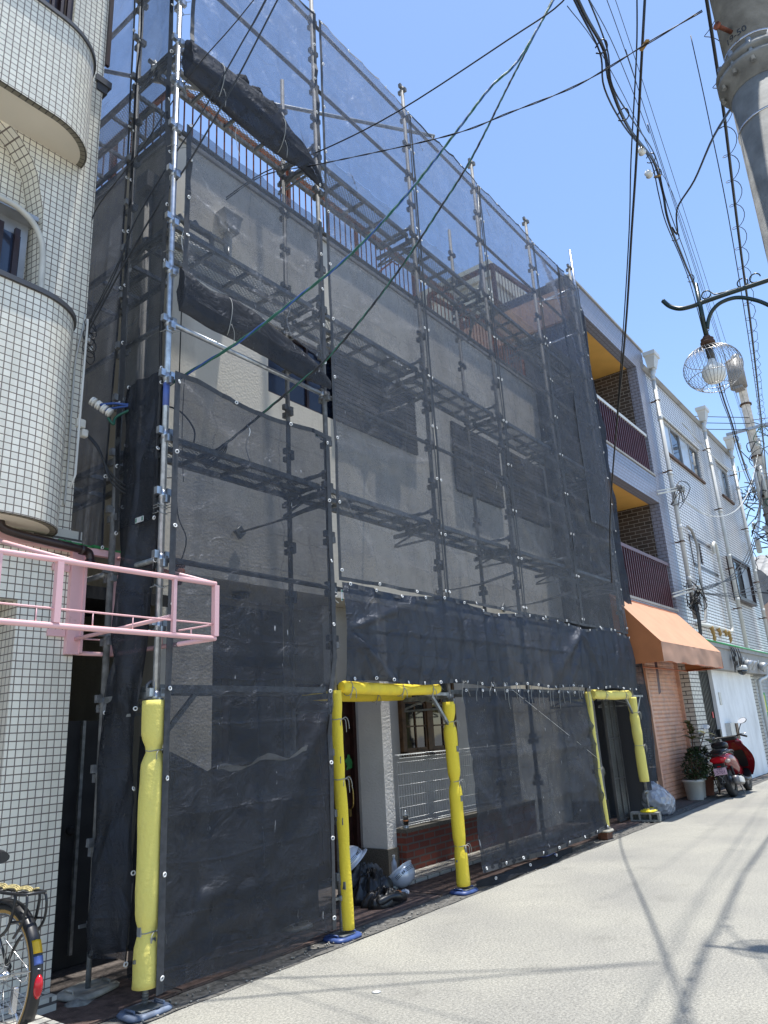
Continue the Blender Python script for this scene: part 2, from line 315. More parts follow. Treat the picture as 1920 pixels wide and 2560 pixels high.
# bag of thin clear plastic
def plastic():
    m, nt, b = newmat('bag_plastic'); b.inputs['Base Color'].default_value = (.55, .57, .62, 1); b.inputs['Roughness'].default_value = .18
    b.inputs['Alpha'].default_value = .62; b.inputs['Specular IOR Level'].default_value = .9
    g = N(nt, 'ShaderNodeNewGeometry'); n = N(nt, 'ShaderNodeTexVoronoi'); n.inputs['Scale'].default_value = 11
    nt.links.new(g.outputs['Position'], n.inputs['Vector']); bump(nt, b, n.outputs[0], .9, .05)
plastic()
def roadmat():
    m, nt, b = newmat('road_surface'); g = N(nt, 'ShaderNodeNewGeometry')
    n1 = N(nt, 'ShaderNodeTexNoise'); n1.inputs['Scale'].default_value = 62; n1.inputs['Detail'].default_value = 7; n1.inputs['Roughness'].default_value = .88
    n2 = N(nt, 'ShaderNodeTexNoise'); n2.inputs['Scale'].default_value = .8; n2.inputs['Detail'].default_value = 7
    n5 = N(nt, 'ShaderNodeTexVoronoi'); n5.inputs['Scale'].default_value = 95
    for n in (n1, n2, n5): nt.links.new(g.outputs['Position'], n.inputs['Vector'])
    r1 = N(nt, 'ShaderNodeValToRGB'); r1.color_ramp.elements[0].position = .40; r1.color_ramp.elements[1].position = .60
    r1.color_ramp.elements[0].color = (.15, .147, .135, 1); r1.color_ramp.elements[1].color = (.40, .39, .345, 1)
    nt.links.new(n1.outputs['Fac'], r1.inputs['Fac'])
    r2 = N(nt, 'ShaderNodeValToRGB'); r2.color_ramp.elements[0].position = .3; r2.color_ramp.elements[1].position = .72
    r2.color_ramp.elements[0].color = (.76, .76, .77, 1); r2.color_ramp.elements[1].color = (1.05, 1.04, 1.0, 1)
    nt.links.new(n2.outputs['Fac'], r2.inputs['Fac'])
    mx = N(nt, 'ShaderNodeMixRGB', blend_type='MULTIPLY'); mx.inputs['Fac'].default_value = 1
    nt.links.new(r1.outputs[0], mx.inputs['Color1']); nt.links.new(r2.outputs[0], mx.inputs['Color2'])
    vc = N(nt, 'ShaderNodeTexVoronoi'); vc.feature = 'DISTANCE_TO_EDGE'; vc.inputs['Scale'].default_value = .42
    nw = N(nt, 'ShaderNodeTexNoise'); nw.inputs['Scale'].default_value = 3; nw.inputs['Detail'].default_value = 6
    va = N(nt, 'ShaderNodeVectorMath', operation='MULTIPLY_ADD'); va.inputs[1].default_value = (.5, .5, 0); nt.links.new(g.outputs['Position'], nw.inputs['Vector']); nt.links.new(nw.outputs['Color'], va.inputs[0]); nt.links.new(g.outputs['Position'], va.inputs[2]); nt.links.new(va.outputs[0], vc.inputs['Vector'])
    ck = N(nt, 'ShaderNodeMapRange'); ck.inputs['From Min'].default_value = 0; ck.inputs['From Max'].default_value = .006; ck.inputs['To Min'].default_value = .91; ck.inputs['To Max'].default_value = 1; nt.links.new(vc.outputs['Distance'], ck.inputs['Value'])
    ns = N(nt, 'ShaderNodeTexNoise'); ns.inputs['Scale'].default_value = 2.1; ns.inputs['Detail'].default_value = 5; nt.links.new(g.outputs['Position'], ns.inputs['Vector'])
    so_ = N(nt, 'ShaderNodeMapRange'); so_.inputs['From Min'].default_value = .60; so_.inputs['From Max'].default_value = .74; so_.inputs['To Min'].default_value = 1; so_.inputs['To Max'].default_value = .84; nt.links.new(ns.outputs['Fac'], so_.inputs['Value'])
    mm = N(nt, 'ShaderNodeMath', operation='MULTIPLY'); nt.links.new(ck.outputs[0], mm.inputs[0]); nt.links.new(so_.outputs[0], mm.inputs[1])
    m2 = N(nt, 'ShaderNodeMixRGB', blend_type='MULTIPLY'); m2.inputs['Fac'].default_value = 1; nt.links.new(mx.outputs[0], m2.inputs['Color1']); nt.links.new(mm.outputs[0], m2.inputs['Color2']); mx = m2
    nt.links.new(mx.outputs[0], b.inputs['Base Color']); b.inputs['Roughness'].default_value = .9
    n3 = N(nt, 'ShaderNodeTexNoise'); n3.inputs['Scale'].default_value = 160; n3.inputs['Detail'].default_value = 3
    nt.links.new(g.outputs['Position'], n3.inputs['Vector']); bump(nt, b, n3.outputs['Fac'], .7, .006)
roadmat()
simple('gutter_concrete', (.13, .125, .115), .95, var=.35, scale=24, bstr=.6, bscale=70)
simple('pavement_dark', (.10, .085, .078), .95, var=.3, scale=30, bstr=.5, bscale=90)
simple('ground_far', (.28, .27, .25), .95, var=.1)

# ---------------------------------------------------------------- mesh building
class MB:
    def __init__(s): s.v = []; s.f = []; s.uv = []; s.sm = []; s.mi = []; s.cur = 0
    def face(s, idx, uv=None, smooth=False): s.f.append(tuple(idx)); s.uv.append(uv); s.sm.append(smooth); s.mi.append(s.cur)
    def quad(s, a, b, c, d, uv=None):
        n = len(s.v); s.v += [Vector(a), Vector(b), Vector(c), Vector(d)]; s.face((n, n+1, n+2, n+3), uv); return s
    def poly(s, pts, uv=None):
        n = len(s.v); s.v += [Vector(p) for p in pts]; s.face(range(n, n+len(pts)), uv); return s
    def box(s, x0, x1, y0, y1, z0, z1):
        n = len(s.v)
        s.v += [Vector(p) for p in ((x0, y0, z0), (x1, y0, z0), (x1, y1, z0), (x0, y1, z0), (x0, y0, z1), (x1, y0, z1), (x1, y1, z1), (x0, y1, z1))]
        for f in ((3, 2, 1, 0), (4, 5, 6, 7), (0, 1, 5, 4), (1, 2, 6, 5), (2, 3, 7, 6), (3, 0, 4, 7)): s.face([n+i for i in f])
        return s
    def bbox(s, x0, x1, y0, y1, z0, z1, r=.01):   # bevelled box
        prof = [(x0+r, y0), (x1-r, y0), (x1, y0+r), (x1, y1-r), (x1-r, y1), (x0+r, y1), (x0, y1-r), (x0, y0+r)]
        cx, cy = (x0+x1)/2, (y0+y1)/2
        def ins(p): return (p[0]+(cx-p[0])*min(1, r/max(abs(x1-x0)/2, 1e-4)), p[1]+(cy-p[1])*min(1, r/max(abs(y1-y0)/2, 1e-4)))
        rings = [[(*ins(p), z0) for p in prof], [(*p, z0+r) for p in prof], [(*p, z1-r) for p in prof], [(*ins(p), z1) for p in prof]]
        return s.loft(rings, smooth=False)
    def beam(s, p0, p1, w, h, upv=(0, 0, 1)):
        p0 = Vector(p0); p1 = Vector(p1); d = (p1-p0).normalized(); u = Vector(upv)
        if abs(d.dot(u)) > .98: u = Vector((1, 0, 0))
        sx = d.cross(u).normalized(); u = sx.cross(d)
        n = len(s.v)
        for p in (p0, p1):
            for a, b in ((-1, -1), (1, -1), (1, 1), (-1, 1)): s.v.append(p+sx*a*w/2+u*b*h/2)
        for f in ((0, 1, 2, 3), (7, 6, 5, 4), (0, 4, 5, 1), (1, 5, 6, 2), (2, 6, 7, 3), (3, 7, 4, 0)): s.face([n+i for i in f])
        return s
    def tube(s, pts, r, n=8, caps=True, closed=False):
        pts = [Vector(p) for p in pts]; R = r if isinstance(r, (list, tuple)) else [r]*len(pts)
        k0 = len(s.v); m = len(pts); prev = None
        for i, p in enumerate(pts):
            if closed: d = pts[(i+1) % m]-pts[i-1]
            else: d = pts[min(i+1, m-1)]-pts[max(i-1, 0)]
            d.normalize()
            if prev is None:
                u = Vector((0, 0, 1)) if abs(d.z) < .9 else Vector((1, 0, 0))
            else: u = prev
            sx = d.cross(u)
            if sx.length < 1e-5: sx = d.cross(Vector((.3, .5, .8)))
            sx.normalize(); u = sx.cross(d).normalized(); prev = u
            for j in range(n):
                a = 2*pi*j/n; s.v.append(p+(sx*cos(a)+u*sin(a))*R[i])
        for i in range(m if closed else m-1):
            i2 = (i+1) % m
            for j in range(n):
                j2 = (j+1) % n; s.face((k0+i*n+j, k0+i*n+j2, k0+i2*n+j2, k0+i2*n+j), smooth=True)
        if caps and not closed:
            s.face([k0+j for j in range(n)][::-1]); s.face([k0+(m-1)*n+j for j in range(n)])
        return s
    def cyl(s, c, r, h, n=20, r2=None):
        c = Vector(c); return s.tube([c, c+Vector((0, 0, h))], [r, r if r2 is None else r2], n)
    def lathe(s, c, prof, n=20, axis='z', caps=True):
        rings = []
        for r, h in prof:
            ring = []
            for j in range(n):
                a = 2*pi*j/n
                q = (r*cos(a), r*sin(a), h) if axis == 'z' else ((h, r*cos(a), r*sin(a)) if axis == 'x' else (r*sin(a), h, r*cos(a)))
                ring.append(Vector(c)+Vector(q))
            rings.append(ring)
        return s.loft(rings, True, caps)
    def loft(s, rings, smooth=True, caps=True):
        n = len(rings[0]); k0 = len(s.v)
        for rg in rings: s.v += [Vector(p) for p in rg]
        for i in range(len(rings)-1):
            for j in range(n):
                j2 = (j+1) % n; s.face((k0+i*n+j, k0+i*n+j2, k0+(i+1)*n+j2, k0+(i+1)*n+j), smooth=smooth)
        if caps: s.face([k0+j for j in range(n)][::-1]); s.face([k0+(len(rings)-1)*n+j for j in range(n)])
        return s
    def grid(s, fn, nu, nv, uvf=None, smooth=True):
        k0 = len(s.v)
        for j in range(nv+1):
            for i in range(nu+1): s.v.append(Vector(fn(i/nu, j/nv)))
        for j in range(nv):
            for i in range(nu):
                a = k0+j*(nu+1)+i
                uv = None
                if uvf: uv = [uvf(i/nu, j/nv), uvf((i+1)/nu, j/nv), uvf((i+1)/nu, (j+1)/nv), uvf(i/nu, (j+1)/nv)]
                s.face((a, a+1, a+nu+2, a+nu+1), uv, smooth)
        return s
    def prism(s, pts, d):
        n = len(pts); k = len(s.v); d = Vector(d)
        s.v += [Vector(p) for p in pts]+[Vector(p)+d for p in pts]
        s.face([k+i for i in range(n)][::-1])
        s.face([k+n+i for i in range(n)])
        for i in range(n):
            j = (i+1) % n; s.face((k+i, k+j, k+n+j, k+n+i))
        return s
    def xf(s, M, start=0):
        for i in range(start, len(s.v)): s.v[i] = M @ s.v[i]
        return s
def build(name, mb, mat, parent=None, label=None):
    me = bpy.data.meshes.new(name)
    off = Vector((0, 0, 0))
    p = parent
    while p is not None: off += Vector(p.location); p = p.parent
    me.from_pydata([tuple(v-off) for v in mb.v], [], mb.f)
    ms = mat if isinstance(mat, (list, tuple)) else [mat]
    for m in ms: me.materials.append(MATS[m])
    uvl = me.uv_layers.new(name='UVMap'); k = 0
    flat = []
    for fi, f in enumerate(mb.f):
        if mb.uv[fi]: 
            for q in mb.uv[fi]: flat += [q[0], q[1]]
        else:
            a, b_, c_ = mb.v[f[0]], mb.v[f[1]], mb.v[f[2]]
            n_ = (b_-a).cross(c_-a)
            ax = max(range(3), key=lambda i: abs(n_[i]))
            for vi in f:
                v = mb.v[vi]; q = (v.y, v.z) if ax == 0 else ((v.x, v.z) if ax == 1 else (v.x, v.y)); flat += [q[0]+50, q[1]+50]
    uvl.data.foreach_set('uv', flat)
    me.polygons.foreach_set('use_smooth', mb.sm)
    me.polygons.foreach_set('material_index', mb.mi)
    me.update()
    o = bpy.data.objects.new(name, me); COL.objects.link(o)
    if parent: o.parent = parent
    if label: o['label'] = label
    return o
def tag(o, label, cat, group=None):
    o['label'] = label; o['category'] = cat
    if group: o['group'] = group
    return o
def thing(name, label, cat, loc=(0, 0, 0), group=None):
    o = bpy.data.objects.new(name, None); COL.objects.link(o); o.location = loc; o.empty_display_size = .1
    return tag(o, label, cat, group)
def single(name, mb, mat, label, cat, group=None): return tag(build(name, mb, mat), label, cat, group)
def struct(name, mb, mat): o = build(name, mb, mat); o['kind'] = 'structure'; return o
def link_copy(o, parent, loc=None):
    c = o.copy(); COL.objects.link(c); c.parent = parent
    if loc is not None: c.location = loc
    return c
def spline(pts, sub=6):
    pts = [Vector(p) for p in pts]; out = []
    for i in range(len(pts)-1):
        p0 = pts[max(i-1, 0)]; p1 = pts[i]; p2 = pts[i+1]; p3 = pts[min(i+2, len(pts)-1)]
        for k in range(sub):
            t = k/sub
            out.append(.5*((2*p1)+(-p0+p2)*t+(2*p0-5*p1+4*p2-p3)*t*t+(-p0+3*p1-3*p2+p3)*t*t*t))
    out.append(pts[-1]); return out
def sag(a, b, s_, n=14):
    a = Vector(a); b = Vector(b); return [a.lerp(b, i/n)+Vector((0, 0, -4*s_*(i/n)*(1-i/n))) for i in range(n+1)]
def nz(x, y, z=0.): return noise.noise(Vector((x, y, z)))
# ================================================================ ground
m = MB(); m.quad((-120, -120, -.02), (160, -120, -.02), (160, 120, -.02), (-120, 120, -.02)); struct('ground', m, 'ground_far')
m = MB()
def roadp(u, v):
    x = -9+u*60; y = -9+v*8.86
    return (x, y, .0+.004*nz(x*.7, y*.7))
m.grid(roadp, 200, 30, smooth=True); struct('road', m, 'road_surface')
m = MB()
def gutp(u, v):
    x = -9+u*60; y = -.16+.02*nz(x*3, 1)*(1-v)+v*.24
    return (x, y, .006+.006*nz(x*6, y*9)-.012*sin(pi*v)*.8)
m.grid(gutp, 500, 5); struct('gutter', m, 'gutter_concrete')
m = MB(); m.quad((-9, .078, .012), (51, .078, .012), (51, 3.4, .012), (-9, 3.4, .012)); struct('side_path', m, 'pavement_dark')
# rusty chequered grating plates over the drain
for i in range(7):
    x0 = -1.15+i*1.5
    m = MB(); m.box(x0, x0+1.44, .10, .62, .0, .020); m.box(x0-.01, x0+1.45, .085, .10, .0, .024); m.box(x0-.01, x0+1.45, .62, .635, .0, .024)
    g = single('drain_plate', m, 'grating_base', 'chequered steel drain plate in the strip under the scaffold, %s from the tiled building' % ['first', 'second', 'third', 'fourth', 'fifth', 'sixth', 'seventh'][i], 'drain cover', 'drain plates along the wall') if 'grating_base' in MATS else None
m = MB()
# little stones and mortar crumbs along the gutter
for i in range(420):
    x = random.uniform(-1.6, 11); y = random.uniform(-.16, .05); r = random.uniform(.003, .011)
    k = len(m.v); m.lathe((x, y, .004), [(r*.6, -.002), (r, r*.4), (r*.5, r*.9)], 5)
o = build('gravel', m, 'block_concrete'); o['kind'] = 'stuff'; tag(o, 'loose grit and mortar crumbs along the road edge', 'gravel')
m = MB(); m.lathe((.95, -1.02, .002), [(.028, 0), (.03, .002), (.001, .004)], 10); single('bottle_cap', m, 'white_plain', 'small flat white disc lying on the road', 'litter')

# ================================================================ tiled building on the left
LB = thing('tiled_building', 'white square tiled building with rounded balconies at the left edge', 'building', (-1.5, .75, 0))
XC, YW = -.27, .75
def arch_x(z):      # right edge of the recess in the wall plane
    zs = [(3.4, -.66), (4.99, -.66), (5.73, -.70), (6.05, -.775), (6.15, -.82), (6.29, -.93), (6.40, -1.08), (6.46, -1.25)]
    for i in range(len(zs)-1):
        if zs[i][0] <= z <= zs[i+1][0]:
            t = (z-zs[i][0])/(zs[i+1][0]-zs[i][0]); return zs[i][1]+t*(zs[i+1][1]-zs[i][1])
    return -1.5
m = MB()
# upper wall: pieces round the arched recess
zz = [3.4]+[4.2, 4.99, 5.3, 5.55, 5.73, 5.85, 5.95, 6.05, 6.15, 6.22, 6.29, 6.35, 6.40, 6.46]
for i in range(len(zz)-1):
    m.quad((arch_x(zz[i]), YW, zz[i]), (XC, YW, zz[i]), (XC, YW, zz[i+1]), (arch_x(zz[i+1]), YW, zz[i+1]))
m.quad((-6, YW, 6.46), (XC, YW, 6.46), (XC, YW, 7.5), (-6, YW, 7.5))
m.quad((-.59, YW, 7.5), (XC, YW, 7.5), (XC, YW, 11), (-.59, YW, 11))
m.quad((-6, YW, 9.4), (-.59, YW, 9.4), (-.59, YW, 11), (-6, YW, 11))
m.quad((-6, YW, 3.08), (XC, YW, 3.08), (XC, YW, 3.4), (-6, YW, 3.4))
m.quad((-6, YW, 3.4), (-2.4, YW, 3.4), (-2.4, YW, 7.5), (-6, YW, 7.5))
m.quad((XC, YW, 3.08), (XC, 6, 3.08), (XC, 6, 11), (XC, YW, 11))
m.quad((-6, YW, 11), (XC, YW, 11), (XC, 6, 11), (-6, 6, 11))
# ground floor wall with its own corner, slightly proud, and the recess at the far left
m.quad((-.62, .745, .02), (-.19, .745, .02), (-.19, .745, 3.08), (-.62, .745, 3.08))
m.quad((-6, .745, 2.55), (-.62, .745, 2.55), (-.62, .745, 3.08), (-6, .745, 3.08))
m.quad((-.19, .745, .02), (-.19, 6, .02), (-.19, 6, 3.08), (-.19, .745, 3.08))
m.quad((-.62, 1.02, .02), (-.62, .745, .02), (-.62, .745, 2.55), (-.62, 1.02, 2.55))
m.quad((-6, .745, 3.08), (-.19, .745, 3.08), (-.19, 6, 3.08), (-6, 6, 3.08))
build('wall', m, 'white_square_tile', LB)
m = MB(); m.box(-.55, -.185, .735, .80, 3.02, 3.11); build('corner_tile_band', m, 'cream_brick_tile', LB)
m = MB(); m.quad((-.95, 1.02, .02), (-.62, 1.02, .02), (-.62, 1.02, 2.55), (-.95, 1.02, 2.55)); m.quad((-6, 2.2, .02), (-.95, 2.2, .02), (-.95, 2.2, 2.55), (-6, 2.2, 2.55)); m.quad((-.95, 2.2, .02), (-.95, 1.02, .02), (-.95, 1.02, 2.55), (-.95, 2.2, 2.55)); m.quad((-6, .745, 2.55), (-6, 2.2, 2.55), (-.62, 2.2, 2.55), (-.62, .745, 2.55))
build('ground_floor_recess', m, 'cream_brick_tile', LB)
m = MB(); m.box(-.80, -.70, .96, 1.0, .05, 2.5); build('door_frame', m, 'rust', LB)
# recess jamb (soffit of the arch) and the back wall
m = MB()
for i in range(len(zz)-1):
    a, b_ = arch_x(zz[i]), arch_x(zz[i+1])
    L0 = zz[i]; L1 = zz[i+1]
    m.face([len(m.v)+k for k in range(4)], [(60, L0), (60.18, L0), (60.18, L1), (60, L1)])
    m.v += [Vector((a, YW, L0)), Vector((a-.03, YW+.2, L0)), Vector((b_-.03, YW+.2, L1)), Vector((b_, YW, L1))]
build('arch_reveal', m, 'white_square_tile', LB)
m = MB(); m.quad((-2.4, YW+.2, 3.4), (-.6, YW+.2, 3.4), (-.6, YW+.2, 6.5), (-2.4, YW+.2, 6.5)); build('recess_wall', m, 'white_square_tile', LB)
m = MB(); m.box(-2.2, -.74, YW+.14, YW+.19, 4.4, 5.62); wo = build('window', m, 'window_grey', LB)
m = MB(); m.box(-2.2, -.80, YW+.12, YW+.139, 4.4, 5.48); build('pane', m, 'glass_navy', wo)
m = MB(); m.box(-1.02, -.95, YW+.085, YW+.119, 4.4, 5.52); m.box(-.86, -.82, YW+.085, YW+.119, 4.4, 5.52); build('sash', m, 'brown_trim', wo)
m = MB(); m.box(-2.3, -.72, YW+.02, YW+.15, 5.62, 5.66); build('window_hood', m, 'window_grey', wo)
# top floor window beside the upper balcony
m = MB(); m.box(-3, -.6, YW+.02, YW+.1, 7.0, 9.4); wo = build('window', m, 'brown_trim', LB)
m = MB(); m.box(-3, -.82, YW+.0, YW+.019, 7.0, 9.3); build('pane', m, 'glass_navy', wo)
m = MB()
for xx in (-.66, -.72, -.80, -1.1): m.box(xx-.012, xx+.012, YW-.03, YW+.0, 7.0, 9.4)
build('shutter_rail', m, 'brown_trim', wo)
# pale corrugated conduit bending over the window
m = MB(); m.tube(spline([(-2.0, .70, 5.42), (-1.5, .70, 5.60), (-1.2, .69, 5.63), (-1.06, .69, 5.60), (-.93, .69, 5.59), (-.81, .69, 5.53), (-.735, .69, 5.43), (-.70, .69, 5.28), (-.69, .69, 4.9), (-.69, .69, 4.6)], 8), [.024+.0015*(i % 2) for i in range(73)], 10)
build('conduit', m, 'old_white_plastic', LB)
# rounded balconies
def balcony(zb, zt, name, xs=-.86, a=.45, b_=.37, xl=-6, stained_=False):
    y0 = YW
    path = [(xl, y0-b_)]
    n = 18
    for i in range(n+1):
        t = pi/2*i/n; path.append((xs+a*sin(t), y0-b_*cos(t)))
    acc = [0]
    for i in range(1, len(path)): acc.append(acc[-1]+math.hypot(path[i][0]-path[i-1][0], path[i][1]-path[i-1][1]))
    f = MB()
    for i in range(len(path)-1):
        p, q = path[i], path[i+1]; k = len(f.v)
        f.v += [Vector((p[0], p[1], zb)), Vector((q[0], q[1], zb)), Vector((q[0], q[1], zt)), Vector((p[0], p[1], zt))]
        f.face((k, k+1, k+2, k+3), [(acc[i], zb), (acc[i+1], zb), (acc[i+1], zt), (acc[i], zt)], True)
    fo = build('balcony', f, 'white_square_tile', LB)
    # bottom ring of cut tiles, then plaster soffit
    g = MB(); s_ = MB(); rim = .055
    inn = []
    for i, (px, py) in enumerate(path):
        cx_ = xs; sc = (1-rim/b_)
        inn.append((px if i == 0 else cx_+(px-cx_)*(1-rim/a), y0+(py-y0)*sc))
    for i in range(len(path)-1):
        p, q, r_, t_ = path[i], path[i+1], inn[i+1], inn[i]
        k = len(g.v)
        g.v += [Vector((p[0], p[1], zb)), Vector((q[0], q[1], zb)), Vector((r_[0], r_[1], zb+.002)), Vector((t_[0], t_[1], zb+.002))]
        g.face((k, k+1, k+2, k+3)[::-1], [(acc[i], 0.2), (acc[i+1], 0.2), (acc[i+1], .2525), (acc[i], .2525)][::-1])
    s_.poly([(x, y, zb+.003) for x, y in inn][::-1] + [(xl, y0, zb+.003)][:0] + [(xl, y0, zb+.003), (xs+a-rim, y0, zb+.003)][::1] if False else [(x, y, zb+.003) for x, y in inn]+[(xl, y0, zb+.003)])
    build('soffit_tile', g, 'edge_tile', fo); build('soffit', s_, 'cream_soffit', fo)
    c_ = MB(); pts = [(x, y, zt+.012) for x, y in path]; rings = []
    for i, (px, py) in enumerate(path):
        if i == 0: nx, ny = 0, -1
        else:
            t = pi/2*(i-1)/n; nx, ny = sin(t), -cos(t)
        rings.append([(px+nx*.018, py+ny*.018, zt-.012), (px+nx*.018, py+ny*.018, zt+.026), (px-nx*.10, py-ny*.10, zt+.026), (px-nx*.10, py-ny*.10, zt-.012)])
    c_.loft(rings, False); build('cap', c_, 'dark_cap', fo)
    return fo
balcony(6.34, 7.33, 'u')
fo = balcony(3.04, 4.74, 'l', xl=-1.30)
# rust stains patch and left end of lower balcony
m = MB(); m.quad((-1.30, .38, 3.04), (-1.30, .75, 3.04), (-1.30, .75, 4.74), (-1.30, .38, 4.74)); build('end_face', m, 'white_square_tile', fo)
m = MB(); m.box(-1.245, -1.19, .372, .379, 4.55, 4.66); m.box(-1.30, -1.235, .372, .379, 3.72, 3.86); m.box(-1.17, -1.15, .372, .379, 4.52, 4.63)
build('rust_patch', m, 'rusty_paint', fo) if 'rusty_paint' in MATS else None
m = MB(); m.tube([(-.43, .44, 4.72), (-.42, .45, 4.68), (-.42, .47, 3.45), (-.435, .50, 3.35)], .009, 8); build('drain_tube', m, 'pvc_white', fo)
# thin white conduit near the corner
m = MB(); m.tube(spline([(-.29, .735, 4.95), (-.30, .735, 4.8), (-.345, .735, 4.45), (-.34, .735, 3.6), (-.345, .735, 3.3)], 5), .008, 6); build('cable_conduit', m, 'pvc_white', LB)
# brown drain pipe under the lower balcony
m = MB(); m.tube(spline([(-.86, .60, 3.05), (-.84, .60, 3.0), (-.74, .60, 2.975), (-.5, .60, 2.955), (-.24, .60, 2.935), (-.19, .60, 2.90), (-.185, .60, 2.83)], 6), .030, 14)
m.tube([(-.27, .60, 2.937), (-.23, .60, 2.933)], .036, 14); m.tube([(-.186, .60, 2.83), (-.186, .60, 2.87)], .037, 14)
build('drain_pipe', m, 'brown_trim', LB)
# roof cornice seen beyond the balcony
m = MB(); m.box(-.35, -.20, .72, 6, 7.36, 7.43); m.box(-.33, -.23, .735, 6, 7.28, 7.358); build('side_coping', m, 'dark_cap', LB)
m = MB(); m.box(XC, XC+.035, .72, .75, 7.6, 10.9); build('corner_trim', m, 'brown_trim', LB)
# tiled step at the foot
m = MB(); m.box(-3, -.28, .50, .744, .0, .10); m.box(-3, -.50, -.45, .499, .0, .088); build('step', m, 'cream_brick_tile', LB)
m = MB(); rings = []
for i in range(6):
    t = i/5; r = .07*sin(pi*min(1, .12+t))
    rings.append([(-.22+t*.2+.0, .50+r*cos(a)*1.2-.04*t, .012+max(0, r*sin(a)*.5+.02*nz(t*9, a))) for a in [2*pi*j/9 for j in range(9)]])
m.loft(rings); build('broken_mortar', m, 'block_concrete', LB)
m = MB()
for i, (dx, dz) in enumerate(((0, 0), (.02, -.05), (-.01, -.11), (.03, -.16), (.0, -.22), (.02, -.28))):
    pts = [(-.27+dx*.5+.05*sin(t*6.28)+.02*nz(i, t*4), .735-.02-.05*abs(sin(3*t)), 4.83+dz+.07*cos(t*6.28)) for t in [k/14 for k in range(15)]]
    m.tube(pts, .0045, 5)
build('wire_tangle', m, 'cable_black', LB)
m = MB(); m.bbox(-.28, -.245, .70, .735, 4.70, 4.76, .005); m.bbox(-.245, -.22, .695, .73, 4.62, 4.67, .005); build('junction_box', m, 'pvc_white', LB)

# dark service gap between the buildings: door, low things
GB = thing('dark_gate', 'dark steel door deep in the gap beside the tiled building', 'gate', (-.05, 1.3, 0))
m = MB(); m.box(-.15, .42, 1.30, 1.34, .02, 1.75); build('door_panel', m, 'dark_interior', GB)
m = MB(); m.box(.235, .26, 1.27, 1.298, .1, 1.75); build('door_edge', m, 'dull_steel', GB)
m = MB(); m.lathe((.18, 1.24, .95), [(.005, .05), (.03, .04), (.035, .02), (.02, 0)], 12, 'y'); build('door_knob', m, 'black_void', GB)
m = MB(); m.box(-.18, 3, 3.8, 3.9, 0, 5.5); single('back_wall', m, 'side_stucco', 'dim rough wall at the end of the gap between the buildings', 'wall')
m = MB()
for i in range(9): m.tube([(-.1+i*.055, 1.9, 1.95), (-.1+i*.055, 1.9, 2.42)], .006, 6)
m.tube([(-.15, 1.9, 2.42), (.4, 1.9, 2.42)], .008, 6); m.tube([(-.15, 1.9, 1.95), (.4, 1.9, 1.95)], .008, 6)
single('window_bars', m, 'black_void', 'black bars over a dim window in the gap', 'bars')

m = MB()
for k in range(34): x = -.17+k*.030; m.quad((x, .95, 2.72+.008*(k % 2)), (x+.03, .95, 2.72+.008*((k+1) % 2)), (x+.03, 3.79, 2.84+.008*((k+1) % 2)), (x, 3.79, 2.84+.008*(k % 2)))
m.box(-.18, .84, .94, .949, 2.66, 2.76)
single('gap_sun_blocker', m, 'dark_interior', 'added dark corrugated canopy that shades the narrow gap beside the tiled building', 'canopy')  # unseen sheet added to keep sun off the ground in the gap
# ================================================================ house under repair
H = thing('house', 'beige stucco house being repaired behind scaffold and dark netting', 'house', (5, 1.2, 0))
HX0, HX1, HY = .85, 9.45, 1.2
WIN = [(2.2, 5.05, 5.30, 6.20), (6.12, 7.50, 5.0, 6.16), (7.85, 9.22, 4.98, 6.16)]
ZT = 7.88
m = MB()
xs = sorted({HX0, HX1}|{w_[0] for w_ in WIN}|{w_[1] for w_ in WIN}); 
for i in range(len(xs)-1):
    a, b_ = xs[i], xs[i+1]
    hole = next((w_ for w_ in WIN if w_[0] <= a+1e-4 and w_[1] >= b_-1e-4), None)
    if hole: m.quad((a, HY, 3.05), (b_, HY, 3.05), (b_, HY, hole[2]), (a, HY, hole[2])); m.quad((a, HY, hole[3]), (b_, HY, hole[3]), (b_, HY, ZT), (a, HY, ZT))
    else: m.quad((a, HY, 3.05), (b_, HY, 3.05), (b_, HY, ZT), (a, HY, ZT))
for w_ in WIN:
    a, b_, z0, z1 = w_
    m.quad((a, HY, z1), (b_, HY, z1), (b_, HY+.12, z1), (a, HY+.12, z1)); m.quad((a, HY+.12, z0), (b_, HY+.12, z0), (b_, HY, z0), (a, HY, z0))
    m.quad((a, HY, z0), (a, HY, z1), (a, HY+.12, z1), (a, HY+.12, z0)); m.quad((b_, HY+.12, z0), (b_, HY+.12, z1), (b_, HY, z1), (b_, HY, z0))
# ground floor left pier, lintels, back
m.box(HX0, 1.46, HY+.002, 2.3, 0, 3.048)
m.box(7.2, 8.9, HY+.002, 2.3, 0, 3.048)
m.quad((HX0, HY, 3.05), (HX0, 6, 3.05), (HX1, 6, 3.05), (HX1, HY, 3.05))
m.quad((HX1, HY, 3.05), (HX1, 6, 3.05), (HX1, 6, ZT), (HX1, HY, ZT))
m.quad((HX0, HY, ZT), (HX1, HY, ZT), (HX1, 6, ZT), (HX0, 6, ZT))
build('wall', m, 'old_stucco', H)
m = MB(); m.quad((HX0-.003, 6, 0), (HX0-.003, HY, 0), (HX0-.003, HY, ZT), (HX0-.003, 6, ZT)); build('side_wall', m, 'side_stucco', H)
# coping
m = MB(); m.box(HX0-.03, HX1, HY-.03, HY+.16, ZT+.002, ZT+.05); m.box(HX0-.03, HX0+.12, HY+.162, 6, ZT+.002, ZT+.05); build('coping', m, 'grey_concrete', H)
